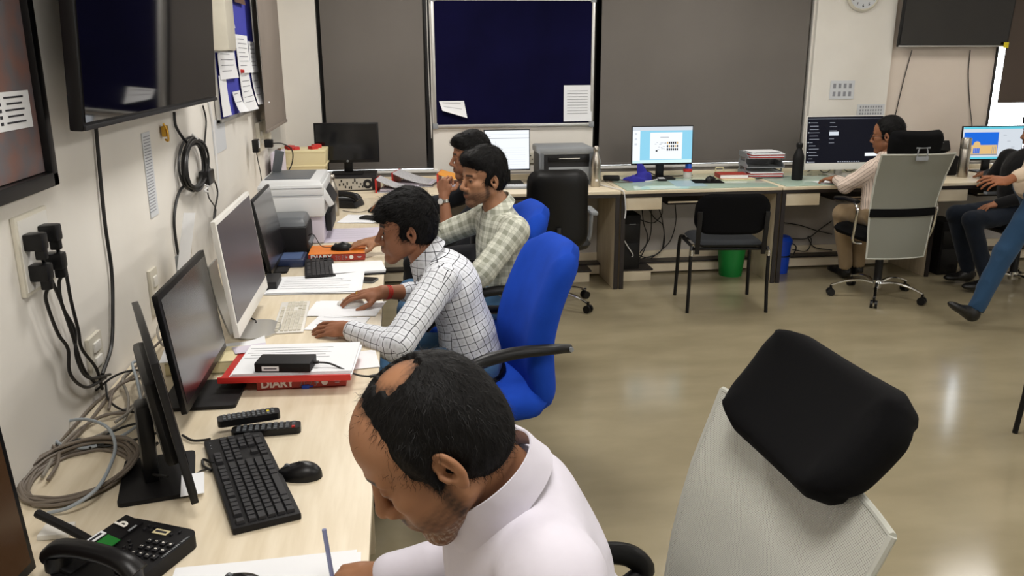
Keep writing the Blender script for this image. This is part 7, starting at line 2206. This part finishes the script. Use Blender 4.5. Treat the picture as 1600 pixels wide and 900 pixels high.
# man in the dark shirt, hand at his mouth
j3 = dict(head=(0.398, 4.75, 1.157), neck=(0.468, 4.76, 1.02), chest=(0.50, 4.78, 0.86), mid=(0.52, 4.80, 0.72), pelvis=(0.52, 4.81, 0.605),
          shl=(0.50, 4.60, 0.95), shr=(0.45, 4.95, 0.95), ell=(0.250, 4.55, 0.745), wl=(0.235, 4.60, 0.965), elr=(0.215, 5.12, 0.83), wr=(-0.035, 5.345, 0.812),
          kl=(0.07, 4.68, 0.575), kr=(0.07, 4.96, 0.575), al=(0.03, 4.68, 0.085), ar=(0.03, 4.96, 0.085))
person3, R3, C3, O3 = make_person('man in a charcoal shirt with a silver watch, fist held to his mouth', j3, '#99694e', CL_DARK, CL_GREYT, 'thick', dict(
    fwd=(-1, 0.02, -0.06), beard=0.4, moustache=0.7, seed=22, res_head=0.0035, strands=4000, hair_len=0.022, hair_w=0.002,
    hand_l=((-0.02, 0.10, 1), (-0.55, -0.83, 0), -1, 'fist'), hand_r=((-0.9, 0.25, -0.12), (0, -0.1, 1), 1, 'mouse'), w=0.92, wrinkle=0.005, foot=(-1, 0, 0), cuff_l=0.12, cuff_r=0.15))
# man in the striped shirt seen from behind
f4 = unit((-0.70, 0.70, -0.12)); b4 = unit((-0.30, 0.95, 0)); l4 = lefty(b4)
c4 = V3(*(3.447, 5.620, 1.154)); n4 = V3(c4[0] + 0.02, 5.60, c4[2] - 0.15)
j4 = dict(head=A3(c4), neck=A3(n4), chest=(3.43, 5.60, 0.86), mid=(3.44, 5.58, 0.72), pelvis=(3.44, 5.56, 0.625),
          shl=A3(n4 + l4 * 0.175 + V3(0.03, 0, -0.075)), shr=A3(n4 - l4 * 0.175 + V3(0, 0, -0.075)), ell=(3.193, 5.660, 0.798), wl=(3.275, 5.965, 0.802), elr=(3.68, 5.70, 0.80), wr=(3.60, 5.96, 0.80),
          kl=(3.33, 5.93, 0.545), kr=(3.53, 6.00, 0.57), al=(3.46, 6.02, 0.085), ar=(3.58, 6.05, 0.085))
person4, R4, C4, O4 = make_person('man in a cream striped shirt and spectacles seen from behind in the mesh chair', j4, '#8f5f43', CL_STRIPE, CL_BEIGE, 'short', dict(
    fwd=f4, beard=0.2, seed=31, res_head=0.004, strands=2500, hair_len=0.012, hair_w=0.002, hand_l=((-0.5, 0.85, -0.1), (0, 0, 1), -1, 'soft'), hand_r=((-0.3, 0.95, -0.1), (0, 0, 1), 1, 'mouse'),
    w=0.98, wrinkle=0.006, foot=(-0.2, 1, 0), cuff_l=0.80))
# seated man in black at the far desk
c5 = V3(4.635, 5.64, 1.16)
j5 = dict(head=A3(c5), neck=(4.66, 5.65, 1.02), chest=(4.57, 5.65, 0.87), mid=(4.56, 5.64, 0.74), pelvis=(4.58, 5.62, 0.60),
          shl=(4.62, 5.47, 0.95), shr=(4.58, 5.83, 0.95), ell=(4.50, 5.42, 0.73), wl=(4.30, 5.52, 0.66), elr=(4.50, 5.90, 0.75), wr=(4.62, 6.08, 0.80),
          kl=(4.12, 5.52, 0.545), kr=(4.16, 5.76, 0.545), al=(4.30, 5.50, 0.085), ar=(4.33, 5.76, 0.085))
person5, R5, C5, O5 = make_person('seated man in black shirt and dark jeans at the domed-building monitor', j5, '#8f5f43', CL_BLACK, CL_DENIM_DK, 'thick', dict(
    fwd=(-0.95, 0.2, -0.1), beard=0.2, seed=40, res_head=0.005, strands=1500, hair_w=0.003, hand_l=((-1, 0.1, -0.3), (0, 0, 1), -1, 'soft'), hand_r=((0.3, 0.9, -0.1), (0, 0, 1), 1, 'mouse'), w=0.98, wrinkle=0.005, foot=(-1, 0, 0)))
lc2 = copy_tree(lc); lc2['label'] = 'black office chair under the seated man in black'; lc2.location = (4.60, 5.62, 0); lc2.rotation_euler = (0, 0, math.radians(88))
# walking man cut by the frame
j6 = dict(head=(4.13, 4.80, 1.63), neck=(4.12, 4.80, 1.47), chest=(4.10, 4.80, 1.27), mid=(4.06, 4.79, 1.08), pelvis=(4.00, 4.78, 0.93),
          shl=(4.11, 4.61, 1.38), shr=(4.13, 4.99, 1.38), ell=(3.98, 4.57, 1.12), wl=(3.620, 4.600, 0.970), elr=(4.30, 5.04, 1.12), wr=(4.20, 5.04, 0.88),
          kl=(3.80, 4.74, 0.50), kr=(4.20, 4.88, 0.50), al=(3.655, 4.75, 0.105), ar=(4.52, 4.88, 0.16))
person6, R6, C6, O6 = make_person('man walking past in light tan shirt and faded blue jeans, heel touching the floor', j6, '#8f5a3c', CL_TAN, CL_JEANS2, 'thick', dict(
    fwd=(-1, 0, -0.05), beard=0.2, seed=50, res_head=0.005, strands=1500, hair_w=0.003, hand_l=((-1, -0.02, 0.05), (0, -0.6, 0.8), -1, 'soft'), hand_r=((-0.2, 0, -1), (0, 1, 0), 1, 'soft'),
    w=0.98, wrinkle=0.006, foot_l=(-1, 0, 0.55), foot_r=(-1, 0, -0.5), cuff_l=0.80))

# ------------------------------------------------------------------ worn pieces
def band(name, p, axis, r, w, th, material, person, O):
    ax = Vector(unit(axis)); 
    m = MB()
    a = ax.orthogonal().normalized(); b = ax.cross(a)
    R = Matrix((a, b, ax)).transposed()
    m.lathe((0, 0, 0), [(r, -w / 2), (r + th, -w / 2), (r + th, w / 2), (r, w / 2), (r, -w / 2)], 24, rot=R)
    o = m.build(name, material, person); o.location = tuple(np.array(p) - O); return o
def watch(j, side, person, O, case_dir, r=0.029, strap='chrome', face='whitep', back=0.03):
    w_ = np.array(j['w' + side]); e_ = np.array(j['el' + side]); ax = unit(w_ - e_)
    p = w_ - ax * back
    b = band('watch_strap', p, ax, r, 0.018, 0.003, M[strap], person, O)
    d = unit(np.array(case_dir) - ax * (np.array(case_dir) @ ax))
    m = MB(); R = Matrix((Vector(ax), Vector(np.cross(d, ax)), Vector(d))).transposed()
    m.lathe(tuple(d * (r + 0.001)), [(0, 0), (0.019, 0), (0.019, 0.006), (0.016, 0.008), (0, 0.008)], 24, rot=R); m.build('watch_case', M['chrome'], b)
    m = MB(); m.lathe(tuple(d * (r + 0.0092)), [(0, 0), (0.0155, 0), (0.0155, 0.0006), (0, 0.0006)], 24, rot=R); m.build('watch_dial', M[face], b)
watch(j3, 'l', person3, O3, (-0.6, -0.8, 0))
watch(j2, 'r', person2, O2, (0, -0.7, 0.6), r=0.030, strap='cream_plastic', face='whitep', back=0.035)
w2 = np.array(j2['wr']); a2 = unit(w2 - np.array(j2['elr'])); band('dark_bracelet', w2 - a2 * 0.010, a2, 0.0275, 0.006, 0.003, M['blackp'], person2, O2)
w1 = np.array(j1['wr']); a1 = unit(w1 - np.array(j1['elr']))
for k in range(3): band('red_thread', w1 - a1 * (0.012 + 0.007 * k), a1 + np.array((0.05 * k, 0, 0.05)), 0.0270, 0.004, 0.0025, M['redcap'], person1, O1)
# gold ring
hx = unit((-1, 0.10, -0.10)); hz = unit(V3(0, -0.15, 1) - hx * (V3(0, -0.15, 1) @ hx)); hy = np.cross(hz, hx)
band('gold_ring', w1 + hx * 0.104 + hy * (-0.0105) - hz * 0.002, hx - hz * 0.15, 0.0095, 0.005, 0.0018, M['brass'], person1, O1)
# spectacles of the striped-shirt man
m = MB()
for s in (1, -1):
    ring_ = [tuple(C4 + R4 @ np.array((0.103, s * 0.033 + 0.023 * math.cos(a * PI / 8), -0.001 + 0.017 * math.sin(a * PI / 8))) - O4) for a in range(16)]
    m.tube(ring_, 0.0014, 6, closed=True)
    m.tube([tuple(C4 + R4 @ np.array(p) - O4) for p in ((0.102, s * 0.056, 0.003), (0.05, s * 0.074, 0.004), (-0.01, s * 0.080, 0.004))], 0.0016, 6)
m.tube([tuple(C4 + R4 @ np.array(p) - O4) for p in ((0.104, 0.011, 0.002), (0.106, 0, 0.004), (0.104, -0.011, 0.002))], 0.0014, 6)
m.build('spectacles', M['blackp'], person4)
# belt of the man in the grid shirt
m = MB()
pb = np.array(j1['pelvis']) - O1
m.tube([(pb[0] + 0.125 * math.cos(a * PI / 12), pb[1] + 0.178 * math.sin(a * PI / 12), pb[2] - 0.055 + 0.01 * math.cos(a * PI / 12)) for a in range(24)], 0.014, 8, closed=True, flat=1.0)
m.build('belt', M['leather'], person1)
